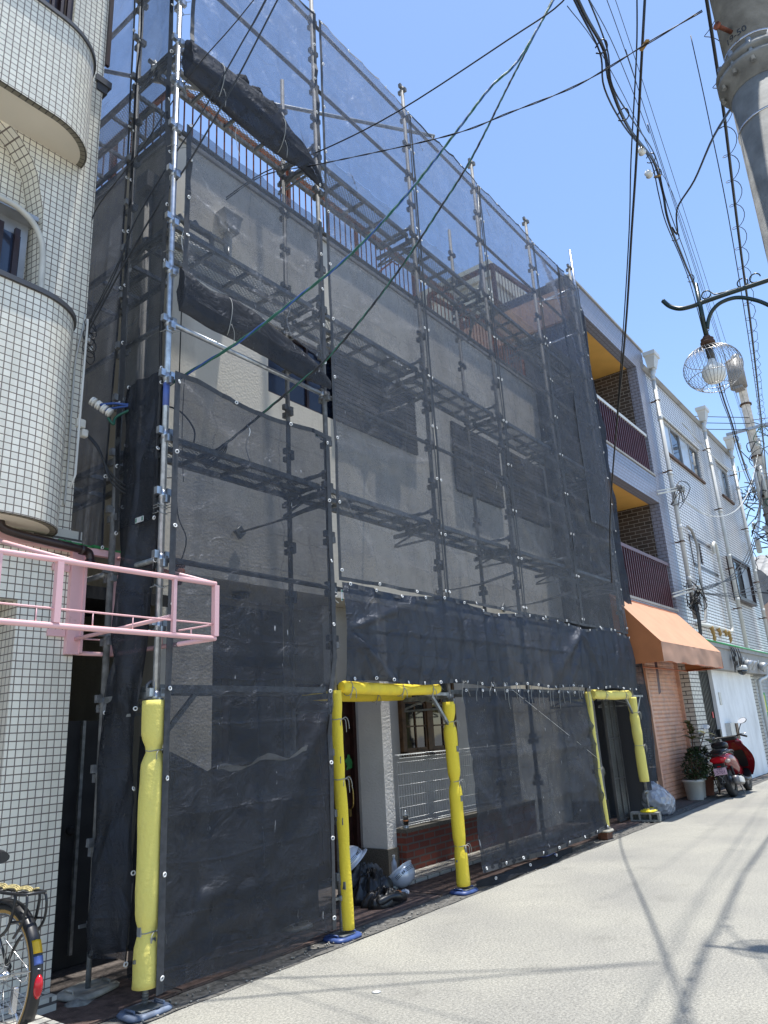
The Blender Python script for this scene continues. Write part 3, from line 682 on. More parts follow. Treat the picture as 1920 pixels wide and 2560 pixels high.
# porch / recess walls
m = MB(); m.quad((1.46, 2.29, 0), (3.45, 2.29, 0), (3.45, 2.29, 3.05), (1.46, 2.29, 3.05)); build('porch_wall', m, 'dark_grey_wall', H)  # shade of the porch recess put into a dark wall colour
m = MB(); m.box(3.45, 7.2, 1.62, 2.28, 0, 3.045); build('ground_floor_wall', m, 'stucco', H)
m = MB(); m.box(1.6, 3.3, 2.20, 2.288, .1, 2.35); build('porch_window', m, 'brown_trim', H)
m = MB(); m.box(1.7, 2.4, 2.18, 2.199, .2, 2.2); m.box(2.5, 3.2, 2.18, 2.199, .2, 2.2); build('porch_pane', m, 'glass_dark', H)
m = MB(); m.lathe((2.15, 1.6, 3.03), [(.10, 0), (.085, -.03), (.03, -.05)], 18); build('porch_light', m, 'stone_base', H)
# downpipes on the side wall and the hopper
m = MB(); m.tube([(HX0-.06, 1.55, 7.3), (HX0-.06, 1.55, 0.1)], .045, 10); m.box(HX0-.16, HX0-.02, 1.45, 1.65, 7.3, 7.5); build('side_downpipe', m, 'grey_concrete', H)
m = MB(); m.tube([(1.55, HY-.06, 7.02), (1.55, HY-.06, 6.6), (1.0, HY-.05, 6.55), (.9, HY-.05, 6.55)], .045, 10)
m.loft([[(1.47, HY-.15, 7.0), (1.63, HY-.15, 7.0), (1.63, HY, 7.0), (1.47, HY, 7.0)], [(1.42, HY-.16, 7.18), (1.66, HY-.16, 7.18), (1.66, HY, 7.18), (1.42, HY, 7.18)], [(1.40, HY-.17, 7.22), (1.68, HY-.17, 7.22), (1.68, HY, 7.22), (1.40, HY, 7.22)]], False)
build('rain_hopper', m, 'pvc_white', H)
for i, w_ in enumerate(WIN):
    a, b_, z0, z1 = w_
    f = MB(); t = .045
    f.box(a, b_, HY+.05, HY+.12, z0, z0+t); f.box(a, b_, HY+.05, HY+.12, z1-t, z1); f.box(a, a+t, HY+.05, HY+.12, z0+t, z1-t); f.box(b_-t, b_, HY+.05, HY+.12, z0+t, z1-t)
    nn = 4 if i == 0 else 2
    for k in range(1, nn): f.box(a+(b_-a)*k/nn-.02, a+(b_-a)*k/nn+.02, HY+.055, HY+.115, z0+t, z1-t)
    wo = build('window', f, 'brown_trim', H)
    p = MB(); p.box(a+t, b_-t, HY+.08, HY+.10, z0+t, z1-t); build('pane', p, 'glass_navy', wo)
    if i > 0:
        p = MB()
        for k in range(16): zc = z0+.02+k*(z1-z0-.02)/16; p.box(a-.05, b_+.04, HY-.045, HY-.01, zc, zc+(z1-z0)/16-.012)
        build('louvre_shutter', p, 'dark_grey_wall', wo)
    else:
        p = MB(); p.box(a+1.0, b_+.05, HY-.05, HY-.004, z1-.02, z1+.05); build('lintel', p, 'dark_cap', wo)
        p = MB()
        for k in range(14): zc = z0+k*(z1-z0)/14; p.box(3.3, b_+.03, HY-.04, HY-.01, zc, zc+(z1-z0)/14-.012)
        build('louvre_shutter', p, 'dark_grey_wall', wo)
# vent hood
m = MB(); m.loft([[(x, HY-.16+.16*(1-cos(a_))*0, 6.5) for x in (4.3, 4.8, 4.8, 4.3)][:0] or [(4.28, HY, 6.5), (4.28, HY-.16, 6.5), (4.28, HY-.13, 6.62), (4.28, HY-.06, 6.70), (4.28, HY, 6.72)], [(4.82, HY, 6.5), (4.82, HY-.16, 6.5), (4.82, HY-.13, 6.62), (4.82, HY-.06, 6.70), (4.82, HY, 6.72)]] if False else [[(4.28, HY, 6.5), (4.28, HY-.16, 6.5), (4.28, HY-.13, 6.62), (4.28, HY-.06, 6.70), (4.28, HY, 6.72)], [(4.82, HY, 6.5), (4.82, HY-.16, 6.5), (4.82, HY-.13, 6.62), (4.82, HY-.06, 6.70), (4.82, HY, 6.72)]], False); build('vent_hood', m, 'pvc_white', H)
for k, xx in enumerate((9.22, 9.27, 9.32)):
    m = MB(); m.tube(spline([(xx-.1, HY-.05, 5.15), (xx, HY-.08, 5.12), (xx+.02, HY-.08, 4.8), (xx, HY-.08, 4.55-.03*k), (xx-.15, HY-.05, 4.5-.03*k)], 5), .012, 6); build('conduit', m, 'dark_cap', H)
# pillar with stone foot, beside the door
m = MB(); m.box(3.86, 4.03, 1.12, 1.47, .30, 3.04); build('pillar', m, 'rough_stucco', H)
m = MB(); m.box(3.835, 4.05, 1.10, 1.49, .0, .298); build('pillar_foot', m, 'stone_base', H)
m = MB(); m.box(8.86, 9.16, .72, 1.19, .3, 3.0); build('far_pillar', m, 'rough_stucco', H)
m = MB(); m.box(8.84, 9.18, .70, 1.195, 0, .298); build('far_pillar_foot', m, 'stone_base', H)
# door
m = MB(); m.box(2.95, 3.80, 1.56, 1.60, .06, 2.1)
for z0, z1 in ((.2, .85), (1.0, 1.9)):
    for x0, x1 in ((3.02, 3.30), (3.42, 3.70)):
        for q in ((x0, x1, z0, z0+.02), (x0, x1, z1-.02, z1), (x0, x0+.02, z0, z1), (x1-.02, x1, z0, z1)): m.box(q[0], q[1], 1.55, 1.5605, q[2], q[3])
dr = build('door', m, 'door_wood', H)
m = MB(); m.tube(spline([(3.74, 1.545, .98), (3.74, 1.50, .95), (3.74, 1.49, .85), (3.74, 1.50, .75), (3.74, 1.545, .72)], 5), .010, 8); m.box(3.715, 3.765, 1.54, 1.552, .96, 1.08); m.box(3.72, 3.76, 1.54, 1.552, .64, .72); build('handle', m, 'brass', dr)
m = MB(); m.box(3.80, 3.855, 1.50, 1.61, .02, 2.15); build('door_frame', m, 'door_wood', H)
m = MB()
for i in range(9):
    a = random.uniform(0, 3); x, z = 3.74+random.uniform(-.05, .06), 1.22+random.uniform(-.05, .05)
    m.beam((x-.05*cos(a), 1.546-.001*i, z-.05*sin(a)), (x+.05*cos(a), 1.546-.001*i, z+.05*sin(a)), .03, .001, (0, 1, 0)) if False else m.quad((x-.05*cos(a)-.015*sin(a), 1.546-.0012*i, z-.05*sin(a)+.015*cos(a)), (x+.05*cos(a)-.015*sin(a), 1.546-.0012*i, z+.05*sin(a)+.015*cos(a)), (x+.05*cos(a)+.015*sin(a), 1.543-.0012*i, z+.05*sin(a)-.015*cos(a)), (x-.05*cos(a)+.015*sin(a), 1.543-.0012*i, z-.05*sin(a)-.015*cos(a)))
build('masking_tape', m, 'green_tape', dr)
# brown casement window in the ground floor
m = MB()
x0, x1, z0, z1 = 4.85, 6.15, 1.22, 2.35; yy = 1.615
for q in ((x0, x1, z0, z0+.06), (x0, x1, z1-.06, z1), (x0, x0+.06, z0, z1), (x1-.06, x1, z0, z1), (5.42, 5.54, z0, z1)): m.box(q[0], q[1], yy-.06, yy, q[2], q[3])
for xa, xb in ((4.91, 5.42), (5.54, 6.09)):
    for q in ((xa, xb, z0+.06, z0+.10), (xa, xb, z1-.10, z1-.06), (xa, xa+.04, z0+.1, z1-.1), (xb-.04, xb, z0+.1, z1-.1), (xa, xb, 1.58, 1.60), (xa, xb, 1.88, 1.90), ((xa+xb)/2-.01, (xa+xb)/2+.01, z0, z1)): m.box(q[0], q[1], yy-.045, yy-.01, q[2]+.0007, q[3]-.0007)
wo = build('window', m, 'brown_wood', H); m = MB(); m.box(x0+.05, x1-.05, yy-.03, yy-.02, z0+.05, z1-.05); build('pane', m, 'glass_dark', wo)
# low brick wall
m = MB(); m.box(4.035, 7.19, 1.0, 1.16, 0, .44); build('brick_wall', m, 'red_brick', H)
m = MB(); m.box(4.035, 7.19, .985, 1.17, .442, .485); build('wall_cap', m, 'stone_base', H)
m = MB(); m.box(3.0, 7.2, .66, .99, .012, .05); build('tile_step', m, 'cream_brick_tile', H)
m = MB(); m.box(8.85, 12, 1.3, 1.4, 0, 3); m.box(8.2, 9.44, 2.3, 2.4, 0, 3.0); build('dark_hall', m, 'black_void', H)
# rough wire mesh panel on the low wall
F = thing('mesh_fence', 'white welded wire mesh panel with rolled edges on the low brick wall', 'fence', (5.4, 1.08, .48))
m = MB(); nW = 60; x0, x1 = 4.05, 7.1; yf = 1.07
for i in range(nW+1):
    x = x0+(x1-x0)*i/nW
    m.tube([(x, yf+.03, .50), (x, yf-.02, .505), (x, yf-.035, .53), (x, yf, .575), (x, yf, 1.19), (x, yf-.035, 1.235), (x, yf-.02, 1.27), (x, yf+.03, 1.275)], .0026, 4)
build('vertical_wires', m, 'mesh_grey', F)
m = MB()
for z, y in ((.50, yf+.03), (.505, yf-.02), (.53, yf-.035), (.575, yf), (.70, yf), (.82, yf), (.94, yf), (1.06, yf), (1.19, yf), (1.235, yf-.035), (1.27, yf-.02), (1.275, yf+.03)): m.tube([(x0, y, z), (x1, y, z)], .003, 4)
build('cross_wires', m, 'mesh_grey', F)
# roof terrace railing, rusty
RR = thing('roof_railing', 'rusty red steel railing with vertical bars on the roof terrace', 'railing', (4, 1.45, ZT))
m = MB(); yr = 1.36; zt = 8.80
m.beam((.95, yr, zt), (9.4, yr, zt), .05, .045); m.beam((.95, yr, 8.05), (9.4, yr, 8.05), .03, .03); m.beam((.95, yr, zt), (.95, 6, zt), .05, .045); m.beam((.95, yr, 8.05), (.95, 6, 8.05), .03, .03)
build('rail', m, 'rust', RR)
for x in (.95, 2.75, 4.15, 5.6, 7.0, 8.2, 9.4): m = MB(); m.beam((x, yr+.001, ZT+.05), (x, yr+.001, zt-.02), .045, .045, (0, 1, 0)); build('post', m, 'rust', RR)
for y in (2.6, 4.0, 5.5): m = MB(); m.beam((.951, y, ZT+.05), (.951, y, zt-.02), .045, .045, (0, 1, 0)); build('post', m, 'rust', RR)
bar = MB(); bar.tube([(1.07, yr, ZT+.1), (1.07, yr, zt+.03), (1.07, yr-.01, zt+.05)], .0095, 5)
b0 = build('bar', bar, 'rust', RR)
for i in range(1, 70): c = link_copy(b0, RR, (i*.118, 0, 0))
for i in range(26):
    c = link_copy(b0, RR, (-.12, .12+i*.15, 0))
m = MB(); m.tube([(5.0, yr+.3, 8.5), (5.05, yr+.01, 8.62), (5.18, yr+.01, 8.62)], .015, 6); build('brace', m, 'rust', RR)
# stepped rooftop room and pale building behind
BB = thing('pale_building', 'pale cream building with rusty outside stairs seen beyond the roof railing', 'building', (16, 6.5, 0))
m = MB(); m.box(14.0, 17.5, 4.2, 12, 0, 14.6); build('wall', m, 'cream_wall', BB)
m = MB(); m.box(13.9, 17.6, 4.1, 4.19, 14.2, 14.75); m.box(13.9, 13.99, 4.19, 12, 14.2, 14.75); build('parapet', m, 'cream_wall', BB)
for k in range(3):
    m = MB(); m.box(14.2+k*.9, 14.75+k*.9, 4.15, 4.198, 12.2, 13.6); build('window', m, 'glass_dark', BB)
ST = thing('steel_stair', 'rusty steel stair frame on the roofs behind the netting', 'stairs', (10.5, 2.4, 8))
m = MB()
for (a, b_) in (((9.6, 1.9, 8.0), (9.6, 1.9, 11.2)), ((11.9, 1.9, 8.0), (11.9, 1.9, 11.6)), ((9.6, 3.6, 8), (9.6, 3.6, 11.2)), ((11.9, 3.6, 8), (11.9, 3.6, 11.6))): m.beam(a, b_, .08, .08, (0, 1, 0))
build('column', m, 'rust_band', ST)
m = MB()
for (a, b_) in (((9.6, 1.9, 11.2), (11.9, 1.9, 11.5)), ((9.6, 1.9, 10.3), (11.9, 1.9, 10.3)), ((9.6, 1.9, 9.3), (11.9, 1.9, 9.3)), ((9.6, 3.6, 11.2), (11.9, 3.6, 11.5)), ((9.6, 1.9, 11.2), (9.6, 3.6, 11.2)), ((11.9, 1.9, 11.5), (11.9, 3.6, 11.5)), ((9.6, 1.9, 9.3), (9.6, 3.6, 10.3)), ((11.9, 1.9, 10.3), (11.9, 3.6, 10.3))): m.beam(a, b_, .07, .10)
build('beam', m, 'rust_band', ST)
m = MB()
for i in range(15): m.tube([(9.7+i*.15, 1.9, 10.35), (9.7+i*.15, 1.9, 11.25)], .01, 5)
build('railing_bar', m, 'rust_band', ST)
m = MB()
for i in range(9): m.box(9.7+i*.24, 9.95+i*.24, 1.95, 2.9, 8.5+i*.2, 8.53+i*.2)
build('tread', m, 'rust_band', ST)
# ================================================================ scaffold
SF = thing('scaffolding', 'galvanised wedge-lock pipe scaffold standing along the front of the house', 'scaffold', (4.5, .3, 0))
ZL = [7.07-.475*k for k in range(-6, 16)]
PX = [0, 1.8, 3.6, 5.4, 7.2, 9.0]
def post_mb(x, y, z0, z1):
    m = MB(); m.tube([(x, y, z0), (x, y, z1)], .0243, 12)
    for z in ZL:
        if z0+.1 < z < z1-.02:
            # wedge pockets: four little boxes on a sleeve, offset in pairs
            m.tube([(x, y, z-.035), (x, y, z+.035)], .029, 10)
            for k, (dx, dy) in enumerate(((1, 0), (-1, 0), (0, 1), (0, -1))):
                zz_ = z+(.02 if k < 2 else -.045)
                m.box(x+dx*.043-.019, x+dx*.043+.019, y+dy*.043-.019, y+dy*.043+.019, zz_-.02, zz_+.035)
    return m
tops = [10.05, 10.0, 9.95, 9.95, 9.95, 9.95]
bz = [.0, .0, .0, .05, .09, .145]
for i, x in enumerate(PX):
    p = build('post', post_mb(x, 0, .30+bz[i], tops[i]), 'galvanised' if i == 0 else 'shaded_steel', SF)
    m = MB(); m.tube([(x, 0, .05+bz[i]), (x, 0, .33+bz[i])], .018, 10)
    for k in range(16): m.tube([(x, 0, .06+bz[i]+k*.016), (x, 0, .066+bz[i]+k*.016)], .0205, 8)
    m.bbox(x-.075, x+.075, -.075, .075, .035+bz[i], .045+bz[i], .004) if False else m.box(x-.075, x+.075, -.075, .075, .030+bz[i], .036+bz[i])
    m.tube([(x, 0, .27+bz[i]), (x, 0, .31+bz[i])], .034, 8); m.beam((x-.09, 0, .29+bz[i]), (x+.09, 0, .29+bz[i]), .016, .02)
    build('jack_base', m, 'dull_steel', p)
    if i not in (0, 1, 3): continue
    ry = .62 if i == 0 else .50
    p2 = build('post', post_mb(x, ry, .42, 8.95 if i else 9.9), 'shaded_steel', SF)
    m = MB(); m.tube([(x, ry, .03), (x, ry, .45)], .018, 10); m.box(x-.075, x+.075, ry-.075, ry+.075, .028, .034); m.tube([(x, ry, .40), (x, ry, .44)], .034, 8); m.beam((x-.09, ry, .42), (x+.09, ry, .42), .016, .02)
    build('jack_base', m, 'dull_steel', p2)
# posts along the left side
for y in (2.4,):
    build('post', post_mb(0, y, .4, 9.9), 'shaded_steel', SF)
build('post', post_mb(9.92, .42, .4, 10.2), 'shaded_steel', SF)
m = MB(); m.tube([(9.3, .04, 8.6), (9.3, .04, 10.5)], .0243, 12); build('post', m, 'galvanised', SF)
# rails
def rail(a, b_, mat='galvanised'):
    a = Vector(a); b_ = Vector(b_); d = (b_-a).normalized(); m = MB()
    m.tube([a+d*.05, b_-d*.05], .0215, 10)
    for p, s_ in ((a, 1), (b_, -1)):
        q = p+d*s_*.04; m.beam(q-Vector((0, 0, .05)), q+Vector((0, 0, .03)), .026, .03, (d.x, d.y, d.z)); m.tube([q-Vector((0, 0, .03)), q+Vector((0, 0, .02))], .024, 8)
    return build('rail', m, mat, SF)
for i in range(5):
    for z in (2.80, 4.70, 6.60, 8.50, 9.45): rail((PX[i], 0, z), (PX[i+1], 0, z), 'galvanised' if (i == 0 and z == 4.70) else 'shaded_steel')
for z in (6.60, 4.70, 8.50, 9.45, 2.8):
    rail((0, .62, z), (0, 2.4, z), 'dull_steel'); rail((0, 0, z), (0, .62, z), 'dull_steel')
for i in range(1, 6):
    for z in (4.0, 5.9, 7.8): rail((PX[i], 0, z-.1), (PX[i], .62, z-.1), 'dull_steel')
rail((9, 0, 9.45), (9, .62, 9.45)); rail((9, 0, 8.5), (9, .62, 8.5))
# diagonal wall ties / long tubes on top
m = MB(); m.tube([(-.35, 2.45, 8.95), (4.3, -.03, 9.62)], .0243, 10) ; build('stay_tube', m, 'dull_steel', SF)
m = MB(); m.tube([(-.1, 2.6, 8.0), (-.1, .7, 10.2)], .0243, 10); build('stay_tube', m, 'dull_steel', SF)
m = MB(); m.tube([(5.75, .1, 9.75), (5.9, .3, 8.2), (6.4, .9, 7.6)], .0243, 10); build('stay_tube', m, 'dull_steel', SF)
m = MB(); m.tube([(7.2, -.03, 8.3), (9.0, -.03, 9.3)], .012, 8); build('stay_tube', m, 'galvanised', SF)
# walkways
def walkway(x0, x1, y0, y1, z, along='x', par=SF):
    f = MB(); h = .045
    if along == 'x':
        for y in (y0, (y0+y1)/2, y1): f.box(x0, x1, y-.019, y+.019, z-h, z)
        for k in range(5): xx = x0+.02+(x1-x0-.04)*k/4; f.box(xx-.014, xx+.014, y0, y1, z-h+.004, z-.006)
        for xx, s_ in ((x0, -1), (x1, 1)):
            for y in (y0+.05, y1-.05): f.tube([(xx, y, z-.01), (xx+s_*.03, y, z+.025), (xx+s_*.055, y, z), (xx+s_*.055, y, z-.05)], .014, 6)
    else:
        for x in (x0, (x0+x1)/2, x1): f.box(x-.019, x+.019, y0, y1, z-h, z)
        for k in range(5): yy_ = y0+.02+(y1-y0-.04)*k/4; f.box(x0, x1, yy_-.014, yy_+.014, z-h+.004, z-.006)
    fo_ = build('walkway', f, 'dull_steel', par)
    g = MB(); g.quad((x0, y0, z-.003), (x1, y0, z-.003), (x1, y1, z-.003), (x0, y1, z-.003)); build('mesh', g, 'expanded_metal', fo_)
for z in (3.78, 5.68, 7.58):
    for i in range(5): walkway(PX[i]+.06, PX[i+1]-.06, .06, .45, z)
    walkway(.06, .50, .75, 2.4, z, 'y')
walkway(.06, 1.74, .06, .45, 1.93)
for i in (2, 3): walkway(PX[i]+.06, PX[i+1]-.06, .06, .45, 1.93)
# transoms (brackets) under the walkways
def bracket(x, z, y0=0, y1=.62, tri=True):
    m = MB(); m.beam((x, y0+.03, z), (x, y1-.03, z), .03, .045)
    m.beam((x+.001, y0+.03, z-.12), (x+.001, y1-.03, z-.12), .02, .02) if tri else None
    if tri: m.beam((x+.0005, y0+.04, z-.10), (x+.0005, (y0+y1)/2, z-.02), .018, .018); m.beam((x+.0005, y1-.04, z-.10), (x+.0005, (y0+y1)/2, z-.02), .018, .018)
    return build('bracket', m, 'dull_steel', SF)
for z in (3.78, 5.68, 7.58):
    for x in PX: bracket(x, z-.075)
for x in (0, 1.8, 3.6, 7.2, 9.0): bracket(x, 1.86)
for x, s_ in ((0, 1), (3.6, -1), (9.0, -1), (9.0, 1)):
    m = MB(); m.beam((x+.03*s_, 0, 1.55), (x+.33*s_, 0, 1.87), .03, .03, (0, 1, 0)); m.beam((x+.03*s_, 0, 1.88), (x+.45*s_, 0, 1.88), .03, .04, (0, 1, 0)); build('corner_brace', m, 'dull_steel', SF)
# vertical ladder-like uprights at the top left (spare clamps)
for (x, y, z) in ((.30, .1, 5.80), (.42, .05, 5.78), (.2, .1, 7.72), (.25, .5, 7.74)):
    m = MB(); m.tube([(x-.22, y, z), (x+.2, y, z)], .022, 8); m.tube([(x+.16, y, z+.05), (x+.2, y, z-.10)], .02, 8); m.tube([(x-.15, y+.02, z+.06), (x-.1, y, z-.02)], .02, 8); build('clamp', m, 'dull_steel', SF)
for (x, z) in ((1.8, 3.55), (5.4, 3.35), (4.0, 5.5), (7.2, 3.3)):
    m = MB(); m.tube([(x-.05, .50, z), (x-.05, 1.14, z)], .012, 8); m.tube([(x-.05, 1.14, z), (x-.05, 1.18, z)], .07, 4); m.beam((x-.05, .50, z), (x+.05, .0, z+.1), .03, .03); build('wall_tie', m, 'dull_steel', SF)

# foot pads under the front and rear jack bases
def pad(x, y, z, mat, label, s_=1.0, rot=0.0, name='foot_pad'):
    m = MB()
    n = 28
    def ring(a, b_, z_):
        out = []
        for j in range(n):
            t = 2*pi*j/n; c_, s2 = cos(t), sin(t)
            r = 1/((abs(c_)**4+abs(s2)**4)**.25); px, py = a*r*c_, b_*r*s2
            out.append((x+px*cos(rot)-py*sin(rot), y+px*sin(rot)+py*cos(rot), z_))
        return out
    m.loft([ring(.128*s_, .10*s_, z), ring(.13*s_, .103*s_, z+.012), ring(.118*s_, .092*s_, z+.028), ring(.085*s_, .075*s_, z+.029), ring(.082*s_, .072*s_, z+.024), ring(.03, .03, z+.024)])
    for dx in (-.09, .09): m.tube([(x+dx*s_, y-.045, z+.026), (x+dx*s_, y-.045, z+.042), (x+dx*s_, y+.045, z+.042), (x+dx*s_, y+.045, z+.026)], .007, 6)
    return single(name, m, mat, label, 'base plate', 'plastic pads under the scaffold feet')
pad(0, 0, .0, 'blue_worn', 'scuffed grey-blue plastic pad under the corner scaffold leg nearest the camera', 1.15)
pad(1.8, 0, .0, 'blue_plastic', 'blue plastic pad at the left leg of the entrance gap', 1.15)
pad(3.6, 0, .0, 'blue_plastic', 'blue plastic pad at the right leg of the entrance gap', 1.1)
pad(5.4, 0, .055, 'blue_plastic', 'blue plastic pad on a wood block below the netting')
pad(7.2, 0, .09, 'grey_plate', 'dirty cream pad on a wood block at the thin sleeved leg')
pad(9.0, 0, .145, 'yellow_plastic', 'yellow plastic pad on a hollow concrete block', 1.1)
pad(9.92, .42, .018, 'blue_plastic', 'blue pad behind the clear plastic bag', 1.1)
pad(0, .62, .024, 'grey_plate', 'grey weathered pad under the rear corner leg by the tiled building', 1.45, .3)
pad(1.8, .5, .018, 'grey_plate', 'grey pad under the rear scaffold leg behind the first net'); pad(5.4, .5, .018, 'grey_plate', 'grey pad under the rear scaffold leg behind the wide lower net')
def woodblock(x, y, z0, z1, l, wd, rot, label):
    m = MB(); m.bbox(-l/2, l/2, -wd/2, wd/2, z0, z1, .004); m.xf(Matrix.Translation((x, y, 0)) @ Matrix.Rotation(rot, 4, 'Z')); return single('wood_block', m, 'wood_block', label, 'wood block', 'wood blocks under scaffold feet')
woodblock(5.4, .0, 0, .054, .28, .12, .15, 'reddish wood block under the blue pad below the netting')
woodblock(7.2, .0, 0, .089, .22, .13, .05, 'reddish wood block under the cream pad of the thin sleeved leg')
CB = MB()
x0, x1, y0, y1 = -.215, .215, -.10, .10
CB.box(x0, x1, y0, y1, .0, .026); CB.box(x0, x1, y0, y1, .104, .130)
for xa, xb in ((x0, x0+.03), (x0+.122, x0+.150), (x0+.280, x0+.308), (x1-.03, x1)): CB.box(xa, xb, y0+.002, y1-.002, .0265, .1035)
CB.box(x0+.031, x1-.031, y1-.05, y1-.02, .0265, .1035)
CB.xf(Matrix.Translation((8.97, .05, .012)) @ Matrix.Rotation(radians(-80), 4, 'Z'))
single('concrete_block', CB, 'block_concrete', 'grey hollow concrete block with three holes under the far yellow pad', 'concrete block')

# foam sleeves
def tie(m, x, y, z, r, L=.1, a0=0.):
    m.tube([(x+r*cos(t), y+r*sin(t), z+.003*sin(3*t)) for t in [2*pi*k/16 for k in range(16)]], .0035, 5, closed=True)
    fx, fy = x+r*cos(a0), y+r*sin(a0)
    for k in range(3):
        s_ = (-1, 1, .3)[k]
        m.tube(spline([(fx, fy, z), (fx+.03*s_, fy-.02, z+.015*(k == 1)), (fx+.05*s_, fy-.03, z-.02), (fx+.055*s_+.01, fy-.025, z-L*(.6+.3*k))], 4), .003, 4)
def sleeve(x, y, z0, z1, r, pinch, mat, label, lean=(0, 0), flat=1.0, bul=0.0):
    S = thing('foam_sleeve', label, 'foam padding', (x, y, z0), 'yellow foam sleeves on the scaffold')
    m = MB(); nn = 46; rings = []
    for i in range(nn+1):
        t = i/nn; z = z0+(z1-z0)*t; rr = r*(1+.06*nz(z*3, x*2)+.05*nz(z*8, x))
        for pz, pd in pinch: rr *= 1-pd*math.exp(-((z-pz)/.055)**2)
        cx_ = x+lean[0]*(t-.0)+bul*sin(pi*t)+.010*nz(z*2.2, x+5); cy_ = y+lean[1]*t-.01*nz(z*2, x+9)
        ring = []
        for j in range(20):
            a = 2*pi*j/20
            fl = flat if not any(abs(z-pz) < .08 for pz, _ in pinch) else (1+flat)/2
            ring.append((cx_+rr*fl*cos(a)*(1+.05*nz(a*1.3, z*2, x)), cy_+rr/fl*sin(a), z))
        rings.append(ring)
    # hollow ends: turn the rim in
    for k, ii in ((0, 0), (1, -1)):
        pass
    m.loft(rings, True, True)
    build('foam', m, mat, S)
    for pz, pd in pinch:
        t = (pz-z0)/(z1-z0)
        mm = MB(); tie(mm, x+lean[0]*t+bul*sin(pi*t)+.01*nz(pz*2.2, x+5), y+lean[1]*t-.01*nz(pz*2, x+9), pz, r*(1-pd)*1.06, .09, -1.2); build('cord', mm, 'cord_grey', S)
    return S
sleeve(0, 0, .14, 1.82, .079, [(1.50, .38), (.44, .30)], 'yellow_pale_foam', 'thick yellow foam sleeve on the corner leg nearest the camera, tied twice', (0, 0), 1.08)
sleeve(1.84, -.03, .06, 1.90, .052, [(1.66, .1), (1.18, .12)], 'yellow_foam', 'narrow yellow foam sleeve on the left leg of the entrance gap', (-.045, .02), .95)
sleeve(3.6, 0, .06, 1.80, .068, [(1.60, .35), (1.02, .33), (.42, .2)], 'yellow_foam', 'bulging yellow foam sleeve on the right leg of the entrance gap', (-.02, 0), 1.1)
sleeve(7.20, -.03, .16, 1.93, .045, [(.9, .1)], 'yellow_pale_foam', 'thin bent yellow foam sleeve on the left leg of the far gap', (-.05, 0), 1.0, -.02)
sleeve(9.0, 0, .58, 1.86, .078, [(1.62, .2), (1.12, .15)], 'yellow_pale_foam', 'yellow foam sleeve ending above the ground on the far leg', (-.05, 0), 1.05)
sleeve(9.92, .42, .06, 1.0, .06, [], 'yellow_pale_foam', 'short yellow foam sleeve mostly hidden behind the netting at the far end')
def hsleeve(x0, x1, y, z, r, mat, label, ties):
    S = thing('foam_sleeve', label, 'foam padding', ((x0+x1)/2, y, z), 'yellow foam sleeves on the scaffold')
    m = MB(); rings = []; nn = 36
    for i in range(nn+1):
        t = i/nn; x = x0+(x1-x0)*t; rr = r*(1+.10*nz(x*3, y*2)+.04*nz(x*11, z))
        if i in (0, nn): rr *= .82
        rings.append([(x, y+rr*cos(a), z+rr*sin(a)*1.05-.015*sin(pi*t)) for a in [2*pi*j/18 for j in range(18)]])
    m.loft(rings); build('foam', m, mat, S)
    for tx in ties:
        mm = MB(); mm.tube([(tx+.01*sin(a), y+(r+.006)*cos(a), z+(r+.01)*sin(a)*1.05-.01) for a in [2*pi*k/14 for k in range(14)]], .0035, 5, closed=True)
        for dx in (-.03, .02): mm.tube(spline([(tx, y-r, z), (tx+dx, y-r-.02, z-.03), (tx+dx*1.6, y-r-.01, z-.10)], 4), .003, 4)
        build('cord', mm, 'cord_grey', S)
hsleeve(1.86, 3.36, -.03, 1.93, .052, 'yellow_foam', 'long horizontal yellow foam sleeve over the entrance gap, front bar', (1.95, 2.7, 3.2))
hsleeve(2.0, 3.72, .60, 1.91, .048, 'yellow_foam', 'horizontal yellow foam sleeve behind the front one over the entrance gap', (2.4, 3.1))
hsleeve(7.32, 8.78, -.03, 1.90, .062, 'yellow_pale_foam', 'horizontal yellow foam sleeve over the far gap, front bar', (7.7, 8.5))
hsleeve(7.3, 8.9, .60, 1.90, .05, 'yellow_pale_foam', 'horizontal yellow foam sleeve behind the bar over the far gap', (8.0,))

